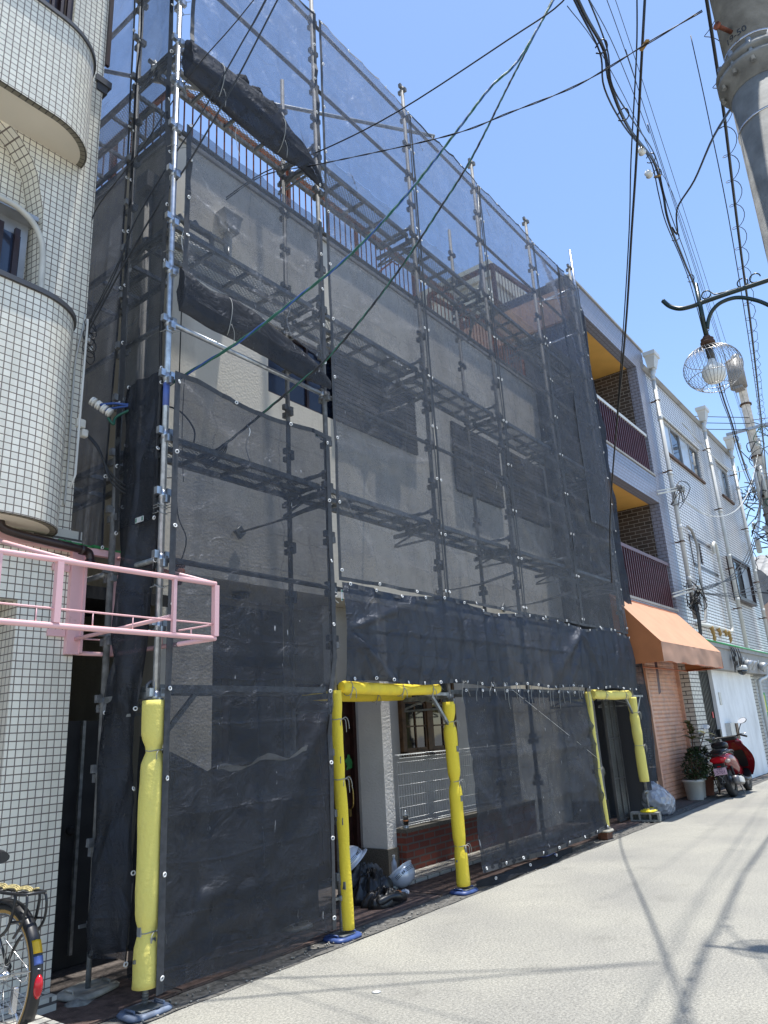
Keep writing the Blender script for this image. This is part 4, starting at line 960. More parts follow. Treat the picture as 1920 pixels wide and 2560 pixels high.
# ================================================================ netting
EY = None
def eyelet_master():
    m = MB(); n = 14
    m.tube([(.012*cos(2*pi*j/n), 0, .012*sin(2*pi*j/n)) for j in range(n)], .0045, 6, closed=True)
    return m
EYM = eyelet_master()
def net(label, fn, nu, nv, mat, uvs, eyes=(), hems=(), loc=(0, 0, 0), hem_mat='hem_black'):
    S = thing('safety_net', label, 'safety net', loc, 'dark safety nets laced to the scaffold')
    m = MB(); m.grid(fn, nu, nv, smooth=True); build('mesh', m, mat, S)
    for h in hems:           # h = list of (u,v): a doubled strip along an edge
        hm = MB(); wd = h[2] if len(h) > 2 else .035; (u0, v0), (u1, v1) = h[0], h[1]; k = 26
        def hp(u, v, d=0):
            p = Vector(fn(u, v)); return p+Vector((0, -.004, 0))
        L = Vector(fn(u0, v0))-Vector(fn(u1, v1)); vert = abs(L.z) > max(abs(L.x), abs(L.y))
        a_, b_ = [], []
        for i in range(k+1):
            t = i/k; u, v = u0+(u1-u0)*t, v0+(v1-v0)*t; p = hp(u, v)
            if vert: q = hp(u+(.5-u)*2*wd*uvs[0] if True else u, v)
            else: q = hp(u, v+(.5-v)*2*wd*uvs[1])
            a_.append(p); b_.append(q)
        for i in range(k): hm.quad(a_[i], a_[i+1], b_[i+1], b_[i])
        build('hem', hm, hem_mat, S)
    for (u, v) in eyes:
        p = Vector(fn(u, v)); global EY
        if EY is None or True:
            if EY is None:
                EY = bpy.data.meshes.new('eyelet'); EY.from_pydata([tuple(v_) for v_ in EYM.v], [], EYM.f); EY.materials.append(MATS['eyelet_white']); EY.polygons.foreach_set('use_smooth', [True]*len(EYM.f))
            e = bpy.data.objects.new('eyelet', EY); COL.objects.link(e); e.parent = S
            e.location = p+Vector((0, -.012, 0))-Vector(loc); e.rotation_euler = (random.uniform(-.4, .4), 0, random.uniform(-.5, .5))
    return S
def folds(x, z, seed=0, amp=1.0):
    # packed-fold creases, slack between posts and fine wrinkles
    gx = (x*3.1+seed) % 1.0; gz = (z*1.9+seed*.7) % 1.0
    gz2 = (z*4.3+seed*.3+.15*nz(x*.6, z)) % 1.0
    cr = .014*(abs(gx-.5)*2)**7+.010*(abs(gz-.5)*2)**9+.006*(abs(gz2-.5)*2)**6*(.5+.5*nz(x*.8, z*.9, seed))
    return amp*(cr+.022*nz(x*1.1, z*.8, seed)+.014*nz(x*3.5+z*1.5, z*2.2, seed+3)+.006*nz(x*9, z*7, seed+8))
def diag(x, z, x0, z0, ang, wd, amp, ln=1.2):
    dx, dz = x-x0, z-z0; a = radians(ang); l = dx*cos(a)+dz*sin(a); t = -dx*sin(a)+dz*cos(a)
    if l < 0: return 0
    w_ = wd*(.25+l/ln); return amp*math.exp(-(t/w_)**2)*math.exp(-l/ln)*min(1, l*6)
def panel(x0, x1, z0, z1, seed, y=-.09, amp=1.0, diags=(), bulge=.03):
    def f(u, v):
        x = x0+(x1-x0)*u; z = z0+(z1-z0)*v
        e = min(1, 6*min(u, 1-u)+.15)
        yy_ = y-folds(x, z, seed, amp)*e-bulge*sin(pi*u)*(.4+.6*abs(sin(z*1.7+seed)))*.7
        for d_ in diags: yy_ -= diag(x, z, *d_)
        return (x, yy_, z)
    return f
def side_eyes(x0, x1, z0, z1, n, both=True):
    out = []
    for k in range(n): v = .02+.96*k/(n-1); out += [(.02, v), (.98, v)]
    return out
V = ((0, 0), (0, 1), .9); V2 = ((1, 0), (1, 1), .9)
def vh(wd): return [((0, 0), (0, 1), wd), ((1, 0), (1, 1), wd)]
g = .035
bayname = ['first bay by the tiled building', 'second bay over the entrance gap', 'third bay', 'fourth bay', 'fifth bay next to the balconies']
# bay 1 lower net, ground to 4.2 m, top edge dips
def n1(u, v):
    zt_ = 4.25-.03*u-.03*sin(pi*u); z = .10+.02*sin(u*9)+(zt_-.10)*v; k_ = max(0, min(1, (2.15-z)/.4)); x = .01+(1.74-.115*k_)*u
    yy_ = -.085-folds(x, z, 1.3, 1.1)*min(1, 6*min(u, 1-u)+.1)-.05*math.exp(-((z-.5)/.9)**2)*sin(pi*u)
    for d_ in ((.05, 4.2, -42, .10, .05), (1.75, 1.9, -130, .12, .05), (1.75, 1.9, -100, .1, .04), (.05, .3, 38, .12, .03)): yy_ -= diag(x, z, *d_)
    return (x, yy_, z)
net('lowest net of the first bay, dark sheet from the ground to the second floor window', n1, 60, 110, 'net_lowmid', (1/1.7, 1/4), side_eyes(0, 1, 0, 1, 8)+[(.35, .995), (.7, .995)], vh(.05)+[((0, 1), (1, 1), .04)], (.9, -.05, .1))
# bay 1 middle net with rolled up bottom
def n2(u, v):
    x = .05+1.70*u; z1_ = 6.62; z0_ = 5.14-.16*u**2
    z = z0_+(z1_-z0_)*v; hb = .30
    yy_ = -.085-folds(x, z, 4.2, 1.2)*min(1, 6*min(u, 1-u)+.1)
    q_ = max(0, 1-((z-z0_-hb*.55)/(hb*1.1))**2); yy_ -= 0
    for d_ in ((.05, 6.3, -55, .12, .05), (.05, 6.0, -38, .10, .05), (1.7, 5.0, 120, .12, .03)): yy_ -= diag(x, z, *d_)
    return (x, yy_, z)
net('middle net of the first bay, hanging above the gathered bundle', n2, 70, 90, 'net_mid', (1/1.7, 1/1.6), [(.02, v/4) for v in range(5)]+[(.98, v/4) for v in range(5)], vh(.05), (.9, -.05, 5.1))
def roll(label, pts, seed, dmax=.17, mat='net_bundle'):
    """pts: (x, ztop, zbottom) - a sheet gathered up, its belly hanging in soft folds"""
    tb = spline([(p[0], 0, p[1]) for p in pts], 10); bb_ = spline([(p[0], 0, p[2]) for p in pts], 10); n = len(tb); m = MB(); rings = []
    for i in range(n):
        a_, b_ = tb[i], bb_[i]; zc = (a_.z+b_.z)/2; hh = max(.015, (a_.z-b_.z)/2); t_ = i/(n-1); ring = []
        for j in range(40):
            a = 2*pi*j/40
            cr = abs(sin(2.5*a+2.6*nz(t_*2.2, seed)+t_*1.5))
            q = 1.05-.16*cr-.10*abs(sin(6*a+4*nz(t_*3+5, seed)-t_*2))+.16*nz(cos(a)*1.2+seed, sin(a)*1.2, t_*4)-.04*abs(nz(a*3, t_*16, seed))
            dp = min(dmax, hh*.6)*(.9+.2*nz(t_*4, seed))
            ring.append((a_.x+.015*nz(a, t_*6), -.10+dp*cos(a)*q*.8, zc+hh*sin(a)*(1-.10*cr)+.02*nz(a*.8, t_*8, seed)))
        rings.append(ring)
    m.loft(rings, True, True)
    return tag(build('net_roll', m, mat), label, 'rolled net', 'rolled up bundles of netting')
roll('dark gathered bundle of netting above the open strip at the second floor window', [(.03, 5.18, 4.77), (.3, 5.12, 4.75), (.6, 5.16, 4.74), (.9, 5.10, 4.73), (1.25, 5.02, 4.68), (1.55, 4.95, 4.70), (1.78, 4.80, 4.72)], 2, .075)
roll('dark gathered bundle of netting slung across the top of the first bay', [(.02, 7.53, 7.12), (.25, 7.53, 7.08), (.55, 7.57, 7.03), (.85, 7.60, 7.01), (1.08, 7.57, 7.04), (1.27, 7.46, 7.05), (1.5, 7.40, 7.08), (1.68, 7.25, 7.05), (1.77, 7.10, 7.04)], 5, .15)
m = MB()
for i, (x, z) in enumerate(((.62, 7.60), (.80, 7.60), (1.0, 7.58))):
    rings = []
    for k in range(9):
        t_ = k/8; r = .085*sin(pi*(.1+.85*t_)); rings.append([(x+.10*t_+r*cos(a)*(1+.4*nz(a, t_*5, i)), -.08+r*.5*sin(a), z-.10+.20*t_+.03*nz(a, t_*3, i)) for a in [2*pi*j/14 for j in range(14)]])
    m.loft(rings)
single('net_bunch', m, 'net_roll', 'crumpled lumps of netting lying on top of the gathered bundle', 'netting')
for (x, za, zb, ry, lab) in ((.35, 7.53, 7.08, .115, 'left cord tied round the top gathered bundle'), (1.12, 7.50, 7.06, .115, 'right cord tied round the top gathered bundle'), (.5, 5.12, 4.76, .062, 'cord tied round the gathered bundle above the window strip')):
    m = MB(); c_ = (za+zb)/2; m.tube([(x+.01*sin(2*a), -.10-ry*cos(a), c_+(za-zb)/2*sin(a)) for a in [2*pi*k/20 for k in range(20)]], .004, 5, closed=True); m.tube(spline([(x, -.10-ry*.9, zb+.08), (x+.02, -.12-ry*.8, zb), (x+.01, -.12-ry*.8, zb-.12)], 4), .003, 4)
    single('bundle_cord', m, 'cord_grey', lab, 'cord')
# doubled sheet behind the lowest net
def inner(u, v):
    x = .08+1.75*u; zt_ = (1.60-.28*min(1, u/.35)) if u < .35 else 1.32+.10*(u-.35)/.65+.02*sin(u*22); z = .12+(zt_-.12)*v
    return (x, .28+.03*nz(x*3, z*2)+.04*sin(x*9)*(1-v), z)
S_ = MB(); S_.grid(inner, 50, 30); single('inner_sheet', S_, 'net_roll', 'second dark sheet hanging low behind the first net, only its pale top edge showing', 'sheet')
# bay 1 top net: rises above the frame
def n3(u, v):
    x = .05+1.70*u; z0_ = 7.40-.36*max(0,u-.5)/.5; z1_ = 9.45; z = z0_+(z1_-z0_)*v
    yy_ = -.085-folds(x, z, 6.6, 1.3)
    for d_ in ((1.7, 6.9, 118, .10, .08, 2.0), (1.7, 6.9, 128, .08, .06, 2.0), (1.7, 6.95, 106, .07, .05, 2.0)): yy_ -= diag(x, z, *d_)
    return (x, yy_, z)
net('topmost net of the first bay, pale creased sheet against the sky', n3, 50, 50, 'net_sky', (1/1.7, 1/2), [(.98, v/5) for v in range(6)], vh(.04)+[((0, 1), (1, 1), .03)], (.9, -.05, 7.5))
def n3b(u, v):
    x = .05+1.70*u; z = 9.46+.9*v; return (x, -.04-folds(x, z, 6.9, 1.0), z)
# bays 2-5 upper nets (z 2.85 .. 9.45)
DG = {1: ((1.85, 4.2, -50, .10, .05), (1.85, 3.7, -55, .09, .06), (3.55, 6.1, 200, .1, .04), (3.55, 4.4, 190, .1, .05), (2.2, 7.6, -60, .06, .05)),
      2: ((3.65, 4.2, -50, .1, .05), (3.65, 9.2, -65, .08, .05), (5.3, 4.4, 170, .12, .04), (3.65, 3.5, -55, .1, .05)),
      3: ((5.45, 9.2, -55, .08, .05), (5.45, 5.3, -60, .1, .05), (5.45, 4.2, -45, .1, .05)),
      4: ((7.25, 9.3, -52, .06, .08, 2.2), (7.4, 9.2, -60, .05, .07, 2.0), (7.25, 5.0, -50, .1, .05), (8.9, 4.4, 190, .12, .05))}
for i in range(1, 5):
    x0, x1 = PX[i]-.012+(i==1)*.03, PX[i+1]-.022
    fn = panel(x0, x1, 7.55, 9.45, i*2.7+.3, -.085, 1.3, DG[i])
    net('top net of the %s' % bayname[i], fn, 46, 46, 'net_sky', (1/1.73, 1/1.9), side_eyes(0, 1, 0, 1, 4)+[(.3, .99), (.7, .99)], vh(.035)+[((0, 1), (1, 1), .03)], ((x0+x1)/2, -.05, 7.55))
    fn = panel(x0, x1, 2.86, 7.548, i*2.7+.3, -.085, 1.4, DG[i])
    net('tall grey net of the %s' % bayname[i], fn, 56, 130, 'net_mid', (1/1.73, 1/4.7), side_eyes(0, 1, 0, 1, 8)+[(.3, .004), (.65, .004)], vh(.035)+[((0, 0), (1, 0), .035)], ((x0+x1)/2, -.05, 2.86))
# tarpaulin band over the gaps
def n5(u, v):
    x = 1.84+7.12*u; zt_ = 2.84-.03*sin(u*20); z = 1.97+.015*sin(u*31)+(zt_-1.97)*v
    pl = .014*sin(x*9.5+1.5*nz(x*2, z))*(.5+.5*v)+.010*sin(x*23+2*nz(x, z*2))
    yy_ = -.12-pl-folds(x, z, 9.1, .9)-.03*sin(pi*v)
    for d_ in ((1.84, 2.4, -33, .06, .06), (1.84, 2.4, -48, .05, .04), (1.84, 2.42, 18, .06, .05), (6.9, 2.8, 215, .10, .10), (6.9, 2.8, 240, .07, .06), (6.9, 2.8, -50, .08, .06), (3.6, 2.84, -60, .05, .03), (8.3, 2.8, -110, .05, .03)): yy_ -= diag(x, z, *d_)
    return (x, yy_, z)
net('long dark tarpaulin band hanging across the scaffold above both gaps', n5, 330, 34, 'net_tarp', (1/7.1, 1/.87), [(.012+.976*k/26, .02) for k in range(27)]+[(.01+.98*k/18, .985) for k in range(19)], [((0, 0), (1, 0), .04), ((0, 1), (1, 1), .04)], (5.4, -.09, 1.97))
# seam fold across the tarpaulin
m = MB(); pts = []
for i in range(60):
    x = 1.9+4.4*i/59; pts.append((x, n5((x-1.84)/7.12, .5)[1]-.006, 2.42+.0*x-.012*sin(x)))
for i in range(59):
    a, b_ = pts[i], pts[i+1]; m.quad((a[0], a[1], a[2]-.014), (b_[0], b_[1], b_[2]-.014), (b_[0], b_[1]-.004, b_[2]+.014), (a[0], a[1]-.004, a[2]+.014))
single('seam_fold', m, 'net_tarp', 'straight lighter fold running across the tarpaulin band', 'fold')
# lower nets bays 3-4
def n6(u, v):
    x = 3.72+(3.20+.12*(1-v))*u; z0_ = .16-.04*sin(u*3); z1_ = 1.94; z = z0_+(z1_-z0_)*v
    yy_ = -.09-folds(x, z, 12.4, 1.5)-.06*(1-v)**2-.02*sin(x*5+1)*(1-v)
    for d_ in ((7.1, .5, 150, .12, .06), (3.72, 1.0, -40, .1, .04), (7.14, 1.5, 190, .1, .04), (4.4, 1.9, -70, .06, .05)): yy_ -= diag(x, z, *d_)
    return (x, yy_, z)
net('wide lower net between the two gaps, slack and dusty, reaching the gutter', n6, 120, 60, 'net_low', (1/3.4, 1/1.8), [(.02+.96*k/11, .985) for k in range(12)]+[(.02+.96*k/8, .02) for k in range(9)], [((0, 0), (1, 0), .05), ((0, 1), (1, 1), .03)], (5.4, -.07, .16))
# net skirt gathered at the gutter
def n7(u, v):
    x = 3.7+2.2*u; return (x, -.10-.05*sin(pi*u)*(1-v)+.02*sin(x*7), .015+.07*v+.02*sin(x*9)*(1-v)*.5)
net('crumpled skirt of netting touching the ground beside the entrance gap', n7, 60, 6, 'net_roll', (1, 1), [(.15, .7), (.5, .7), (.8, .7)], (), (4.8, -.1, .02))
# side nets at the left (facing the camera side)
def n8(u, v):
    z_ = .26+(4.3-.26)*v
    y = .115+.485*u-.09*max(0, min(1, (z_-1.9)/.4)); z = z_
    return (-.03-.07*nz(y*4, z*1.2, 3)-.03*nz(y*11, z*3.5, 8)-.035*sin(y*16+z*.8+2*nz(z, y))*(1-v*.4)-.05*math.exp(-((z-.6)/.5)**2)*sin(pi*u), y, z)
net('lower side net between the two corner legs, heavy folds', n8, 30, 90, 'net_low', (1/.56, 1/4), [(.03, v/8) for v in range(9)]+[(.97, v/8) for v in range(9)], vh(.05), (0, .3, .4))
def n9(u, v):
    y = .03+.56*u; z = 3.1+(9.6-3.1)*v
    return (-.04-.03*nz(y*4, z*1.2, 7)-.015*sin(y*16+z*.8), y, z)
net('upper side net between the two corner legs', n9, 24, 110, 'net_side', (1/.56, 1/6), [(.03, v/12) for v in range(13)]+[(.97, v/12) for v in range(13)], vh(.05), (0, .3, 3.1))
def n10(u, v):
    y = .66+1.7*u; z = 3.0+(9.9-3.0)*v
    return (-.04-.03*nz(y*1.4, z*.7, 11)-.012*sin(y*6+z*1.1), y, z)
net('rear side net behind the tiled building corner', n10, 30, 90, 'net_sky2', (1/1.7, 1/6.6), [(.01, v/12) for v in range(13)], vh(.03), (0, 1.5, 3))
# far end net: hangs loose round the last leg
def n11(u, v):
    z = .42+(9.4-.42)*v
    wd = 1.15+.12*sin(z*1.3)+(.25*math.exp(-((z-3.2)/.8)**2))-(.30*max(0, 1-z/1.6))
    x = 9.03+wd*u+.03*nz(u*3, z*.8, 5); y = .02+.20*u+.05*sin(u*11+z*.5)*(.4+.6*u)-.04*nz(u*5, z*1.1, 9)-.03*nz(u*12, z*3, 4)
    return (x, y, z)
net('loose net hanging down the far end of the scaffold beside the orange balconies', n11, 60, 160, 'net_low', (1/1.2, 1/9), [(.02, v/16) for v in range(17)], [((0, 0), (0, 1), .05), ((1, 0), (1, 1), .05)], (9.1, .2, .5))
# strip of doubled net at the fifth bay right edge
def n12(u, v):
    x = 8.0+.98*u; z = 4.6+4.8*v; return (x, -.125-.03*nz(x*3, z*.8, 21)-.015*sin(x*11+z*.7)-diag(x, z, 8.0, 9.3, -58, .06, .06, 2.0), z)
net('second net layer doubled over the far upper corner', n12, 40, 90, 'net_mid', (1, 1/4.8), [(.98, v/10) for v in range(11)], vh(.04), (8.5, -.08, 4.6))
# plastic labels on the nets
for (x, y, z, lab) in ((1.83, -.10, 2.72, 'small green and white product label on the net edge above the entrance'), (1.62, -.075, 4.19, 'small pale label at the right end of the top hem of the first lower net'), (-.05, .2, 3.12, 'small green label on the side net near the corner leg')):
    L = thing('net_label', lab, 'label', (x, y, z))
    m = MB(); h_, w_ = (.10, .022) if z < 3 else (.03, .10)
    if x < 0: m.box(x-.004, x, y-.05, y+.05, z-.02, z+.02)
    else: m.box(x-w_/2, x+w_/2, y-.004, y, z-h_/2, z+h_/2)
    build('tag', m, 'white_plain', L)
    m = MB()
    if x < 0: m.box(x-.0055, x-.0045, y-.045, y-.03, z-.015, z+.015); m.box(x-.0055, x-.0045, y+.03, y+.045, z-.015, z+.015)
    elif z < 3: m.box(x-.008, x+.008, y-.0055, y-.0045, z+.03, z+.045); m.box(x-.008, x+.008, y-.0055, y-.0045, z-.045, z-.032)
    else: m.box(x-.045, x-.02, y-.0055, y-.0045, z-.01, z+.01)
    build('print', m, 'green_label', L)
# hanging cords tied along the tarpaulin
for k in range(12):
    x = 3.72+k*.295; m = MB(); zt_ = 1.98; y = -.115
    for s_ in (-1, 1):
        L_ = random.uniform(.12, .30); dx = random.uniform(.02, .08)*s_
        m.tube(spline([(x, y, zt_), (x+.03*s_, y-.02, zt_+.025), (x+.045*s_, y-.02, zt_-.03), (x+dx, y-.015, zt_-L_*.6), (x+dx*1.2+.02, y-.01, zt_-L_)], 4), .0032, 4)
    single('tie_cord', m, 'cord_grey', 'thin grey cord knotted along the lower hem of the tarpaulin band', 'cord', 'tie cords hanging from the tarpaulin hem')
for (x, z, L_) in ((.06, 5.75, .5), (.09, 5.7, .42), (.05, 8.4, .2), (.62, 7.25, .55), (1.25, 5.45, .35), (.75, 4.05, .35), (1.78, 2.75, .1), (7.25, 8.6, .5)):
    m = MB(); m.tube(spline([(x, -.06, z), (x+.02, -.08, z-.2*L_), (x-.015, -.07, z-.6*L_), (x+.03, -.08, z-L_)], 5), .0035, 4)
    single('loose_cord', m, 'white_plain', 'frayed pale cord dangling at %s' % ('the corner leg' if x < .1 else ('the far end leg' if x > 7 else 'the first bay')), 'cord', 'loose cords dangling from the nets')
# grey ties round the corner post
m = MB()
for z in (3.14, 3.18, 3.20, 2.6, 2.28, 4.62, 5.35, 6.4, 7.2, 7.9, 8.05):
    m.tube([(.035*cos(t), .035*sin(t), z+.02*sin(t)) for t in [2*pi*k/12 for k in range(12)]], .0035, 4, closed=True)
    m.tube([(.035, -.01, z), (.075, -.055, z+.01)], .003, 4); m.tube([(-.03, .01, z), (-.05, .04, z-.01)], .003, 4)
single('post_ties', m, 'cord_grey', 'thin cords looped round the corner scaffold leg holding the nets', 'cord')
m = MB(); m.tube([(.0, .0, 3.98), (.0, .0, 4.17)], .0255, 12); single('blue_band', m, 'sticker_blue', 'blue painted band on the corner scaffold leg', 'band')
m = MB(); m.tube([(4.75, -.13, 1.93), (7.05, -.12, 1.02)], .0022, 4); single('thin_line', m, 'white_plain', 'thin pale line stretched diagonally over the lower net', 'line')
# hose coil / crumpled plastic showing behind the first net
m = MB()
def pl_(u, v):
    x = .75+.95*u; b_ = inner(max(0, min(1, (x-.08)/1.75)), 1)
    return (x, .25-.02*v, b_[2]-.01+(.012+.035*abs(sin(u*7+1)))*v+.010*nz(u*12, v*3))
m.grid(pl_, 50, 3); single('plastic_strip', m, 'old_white_plastic', 'thin crumpled pale strip along the top of the inner dark sheet', 'plastic strip')
# upright mesh walkway leaning in the far gap
m = MB(); x0, x1, yy = 8.55, 9.0, .32
for x in (x0, (x0+x1)/2, x1): m.box(x-.014, x+.014, yy-.02, yy+.02, .04, 1.86)
for z in (.05, .65, 1.25, 1.84): m.box(x0, x1, yy-.018, yy+.018, z-.012, z+.012)
sp = thing('spare_walkway', 'spare mesh walkway panel standing upright in the far gap', 'scaffold plank', (8.8, .32, .04))
build('frame', m, 'dark_steel', sp)
m = MB(); m.quad((x0, yy, .04), (x1, yy, .04), (x1, yy, 1.86), (x0, yy, 1.86)); build('mesh', m, 'expanded_dark', sp)
# ================================================================ balconied tile building on the right
RB = thing('balcony_building', 'white tiled apartment block with mustard ceilinged brick balconies and downpipes', 'building', (16, .25, 0))
Y0 = .25
m = MB()   # shell of the tiled face, with window openings
RW = [(14.40, 17.72, 7.70, 8.62), (19.78, 21.05, 7.80, 8.82), (18.72, 20.72, 4.58, 5.66), (15.80, 16.12, 5.10, 5.66)]
def wall_with_holes(m, x0, x1, z0, z1, holes_, y, dep=.1):
    xs = sorted({x0, x1}|{h[0] for h in holes_}|{h[1] for h in holes_})
    for a, b_ in zip(xs, xs[1:]):
        hs = sorted([h for h in holes_ if h[0] <= a+1e-4 and h[1] >= b_-1e-4], key=lambda h: h[2]); z = z0
        for h in hs: m.quad((a, y, z), (b_, y, z), (b_, y, h[2]), (a, y, h[2])); z = h[3]
        m.quad((a, y, z), (b_, y, z), (b_, y, z1), (a, y, z1))
    for (a, b_, c_, d_) in holes_:
        m.quad((a, y, d_), (b_, y, d_), (b_, y+dep, d_), (a, y+dep, d_)); m.quad((a, y+dep, c_), (b_, y+dep, c_), (b_, y, c_), (a, y, c_))
        m.quad((a, y, c_), (a, y, d_), (a, y+dep, d_), (a, y+dep, c_)); m.quad((b_, y+dep, c_), (b_, y+dep, d_), (b_, y, d_), (b_, y, c_))
wall_with_holes(m, 13.86, 22.1, 3.08, 9.62, RW, Y0)
m.quad((22.1, Y0, 0), (22.1, 9, 0), (22.1, 9, 9.62), (22.1, Y0, 9.62))
build('wall', m, 'white_wall_tile', RB)
m = MB()
m.box(13.20, 13.859, Y0, Y0+.5, 2.6, 10.16)                  # pier
m.box(9.62, 13.199, Y0, Y0+.22, 9.52, 10.16); m.box(9.62, 13.199, Y0+.001, Y0+.22, 6.12, 6.74); m.box(9.62, 13.199, Y0+.001, Y0+.22, 3.1, 3.66)
build('balcony_front', m, 'purple_tile', RB)
for q_ in ((9.62, 13.22, Y0-.02, Y0+.24, 6.742, 6.79), (9.62, 13.22, Y0-.02, Y0+.24, 3.662, 3.71), (9.60, 13.9, Y0-.03, Y0+.5, 10.162, 10.21)): m = MB(); m.box(*q_); build('ledge', m, 'grey_concrete', RB)
for z in (9.53, 6.13): m = MB(); m.box(9.62, 13.199, Y0+.22, 1.6, z, z+.07); build('soffit', m, 'mustard_soffit', RB)
m = MB(); m.quad((9.62, 1.6, 3), (13.2, 1.6, 3), (13.2, 1.6, 9.6), (9.62, 1.6, 9.6)); m.quad((13.19, Y0+.22, 3.6), (13.19, 1.6, 3.6), (13.19, 1.6, 9.6), (13.19, Y0+.22, 9.6)); build('brick_balcony_wall', m, 'brown_brick', RB)
m = MB(); m.box(9.62, 13.2, Y0+.22, 1.6, 6.62, 6.70); m.box(9.62, 13.2, Y0+.22, 1.6, 3.55, 3.63); build('balcony_floor', m, 'grey_concrete', RB)
m = MB(); m.box(9.58, 9.618, Y0+.0, 9, 0, 10.16); m.box(9.60, 22.1, 1.602, 9, 9.3, 10.1); build('side_wall', m, 'dark_grey_wall', RB)
m = MB(); m.box(9.5, 9.9, .3, 4, 9.2, 9.9); build('roof_hut', m, 'terracotta_wall', RB)
def railing(zb, zt_, mat_top, n):
    m = MB(); m.beam((9.7, Y0+.05, zt_), (13.18, Y0+.05, zt_), .06, .07); build('handrail', m, mat_top, RB)
    b_ = MB(); b_.box(9.75, 9.775, Y0+.03, Y0+.07, zb, zt_-.03); o0 = build('baluster', b_, 'maroon_rail', RB)
    for i in range(1, n): link_copy(o0, RB, (o0.location.x+i*3.4/n, 0, 0))
railing(6.80, 7.74, 'pvc_white', 27); railing(3.72, 4.70, 'maroon_rail', 27)
m = MB()  # sloping concrete cornice
m.prism([(13.60, Y0-.03, 9.60), (13.60, Y0-.10, 9.66), (13.60, Y0+.28, 10.32), (13.60, Y0+.6, 10.32), (13.60, Y0+.6, 9.60)], (8.75, 0, 0)); build('cornice', m, 'grey_concrete', RB)
m = MB(); m.tube([(9.7, Y0+.3, 10.28), (13.6, Y0+.3, 10.34), (22.2, Y0+.33, 10.36)], .012, 5); build('lightning_rod', m, 'dull_steel', RB)
for i, (x, zb) in enumerate(((13.98, 3.55), (18.42, 3.18), (21.55, 3.3))):
    m = MB(); y = .10
    m.tube(spline([(x+.02, y-.02, 9.72), (x+.02, y-.02, 9.62), (x-.02, y, 9.56), (x-.06, y, 9.5)], 4)+[Vector((x-.06, y, 9.4))], .055, 12)
    m.tube([(x-.06, y, 9.45), (x-.06, y, zb)], .052, 12)
    for z in (9.35, 8.3, 6.9, 5.6, 4.4): m.tube([(x-.06, y, z), (x-.06, y, z+.10)], .060, 12)
    if i == 1: m.tube(spline([(x-.06, y, zb+.05), (x-.03, y-.02, zb-.05), (x+.15, y-.02, zb-.09), (x+1.4, y-.02, zb-.06), (x+1.65, y-.02, zb-.1), (x+1.72, y-.02, zb-.25), (x+1.70, y-.02, zb-.62), (x+1.5, y, zb-.75), (x+.9, y+.05, zb-.85), (x+.8, y+.05, zb-1.1), (x+.8, y+.05, .15)], 5), .05, 10)
    build('downpipe', m, 'pvc_white', RB)
    h = MB(); y_ = .04
    h.loft([[(x-.08, y_-.02, 9.70), (x+.12, y_-.02, 9.70), (x+.12, y_+.14, 9.70), (x-.08, y_+.14, 9.70)], [(x-.15, y_-.08, 9.98), (x+.19, y_-.08, 9.98), (x+.19, y_+.16, 9.98), (x-.15, y_+.16, 9.98)], [(x-.19, y_-.11, 10.0), (x+.23, y_-.11, 10.0), (x+.23, y_+.18, 10.0), (x-.19, y_+.18, 10.0)], [(x-.19, y_-.11, 10.1), (x+.23, y_-.11, 10.1), (x+.23, y_+.18, 10.1), (x-.19, y_+.18, 10.1)]], False)
    build('rain_hopper', h, 'pvc_white', RB)
    for z in (8.8, 7.0, 5.3, 4.2):
        b_ = MB(); b_.tube([(x-.06, y, z), (x-.06, y, z+.03)], .066, 10); b_.box(x-.075, x-.045, y, Y0, z, z+.03); build('pipe_bracket', b_, 'rust_band', RB)
def sash(x0, x1, z0, z1, y, nn, mats_, fmat):
    f = MB(); t = .05
    f.box(x0, x1, y, y+.06, z0, z0+t); f.box(x0, x1, y, y+.06, z1-t, z1)
    for k in range(nn+1): xx = x0+(x1-x0-t)*k/nn; f.box(xx, xx+t, y+.001, y+.059, z0+t, z1-t)
    o = build('window', f, fmat, RB)
    for k in range(nn):
        a = x0+(x1-x0-t)*k/nn+t; b_ = x0+(x1-x0-t)*(k+1)/nn; p = MB(); p.box(a, b_, y+.02+.015*(k % 2), y+.03+.015*(k % 2), z0+t, z1-t); build('pane', p, mats_[k % len(mats_)], o)
    return o
w1_ = sash(14.40, 17.72, 7.70, 8.62, Y0+.02, 4, ['glass_curtain', 'glass_dark'], 'window_grey')
sash(19.78, 21.05, 7.80, 8.82, Y0+.02, 2, ['glass_curtain', 'glass_dark'], 'window_grey')
o = sash(18.72, 20.72, 4.58, 5.66, Y0-.12, 2, ['glass_dark', 'glass_curtain'], 'brown_trim')
m = MB(); m.box(18.66, 18.718, Y0-.16, Y0, 4.5, 5.74); m.box(20.722, 20.78, Y0-.16, Y0, 4.5, 5.74); m.box(18.718, 20.722, Y0-.16, Y0, 5.662, 5.74); m.box(18.718, 20.722, Y0-.17, Y0, 4.5, 4.578); build('bay_frame', m, 'brown_trim', o)
sash(15.80, 16.12, 5.10, 5.66, Y0+.02, 1, ['glass_blue'], 'brown_trim')
m = MB()
for k in range(6): m.box(15.84, 16.09, Y0+.005, Y0+.02, 5.16+k*.085, 5.165+k*.085)
build('louvre', m, 'brown_trim', RB)
for (x0, x1, z0) in ((14.35, 17.78, 8.64), (19.72, 21.1, 8.84)):
    m = MB(); n = int((x1-x0)/.16)
    for k in range(n): a = x0+(x1-x0)*k/n; m.box(a, a+(x1-x0)/n-.012, Y0-.045, Y0-.002, z0, z0+.07)
    build('window_head', m, 'cream_brick_tile', RB)
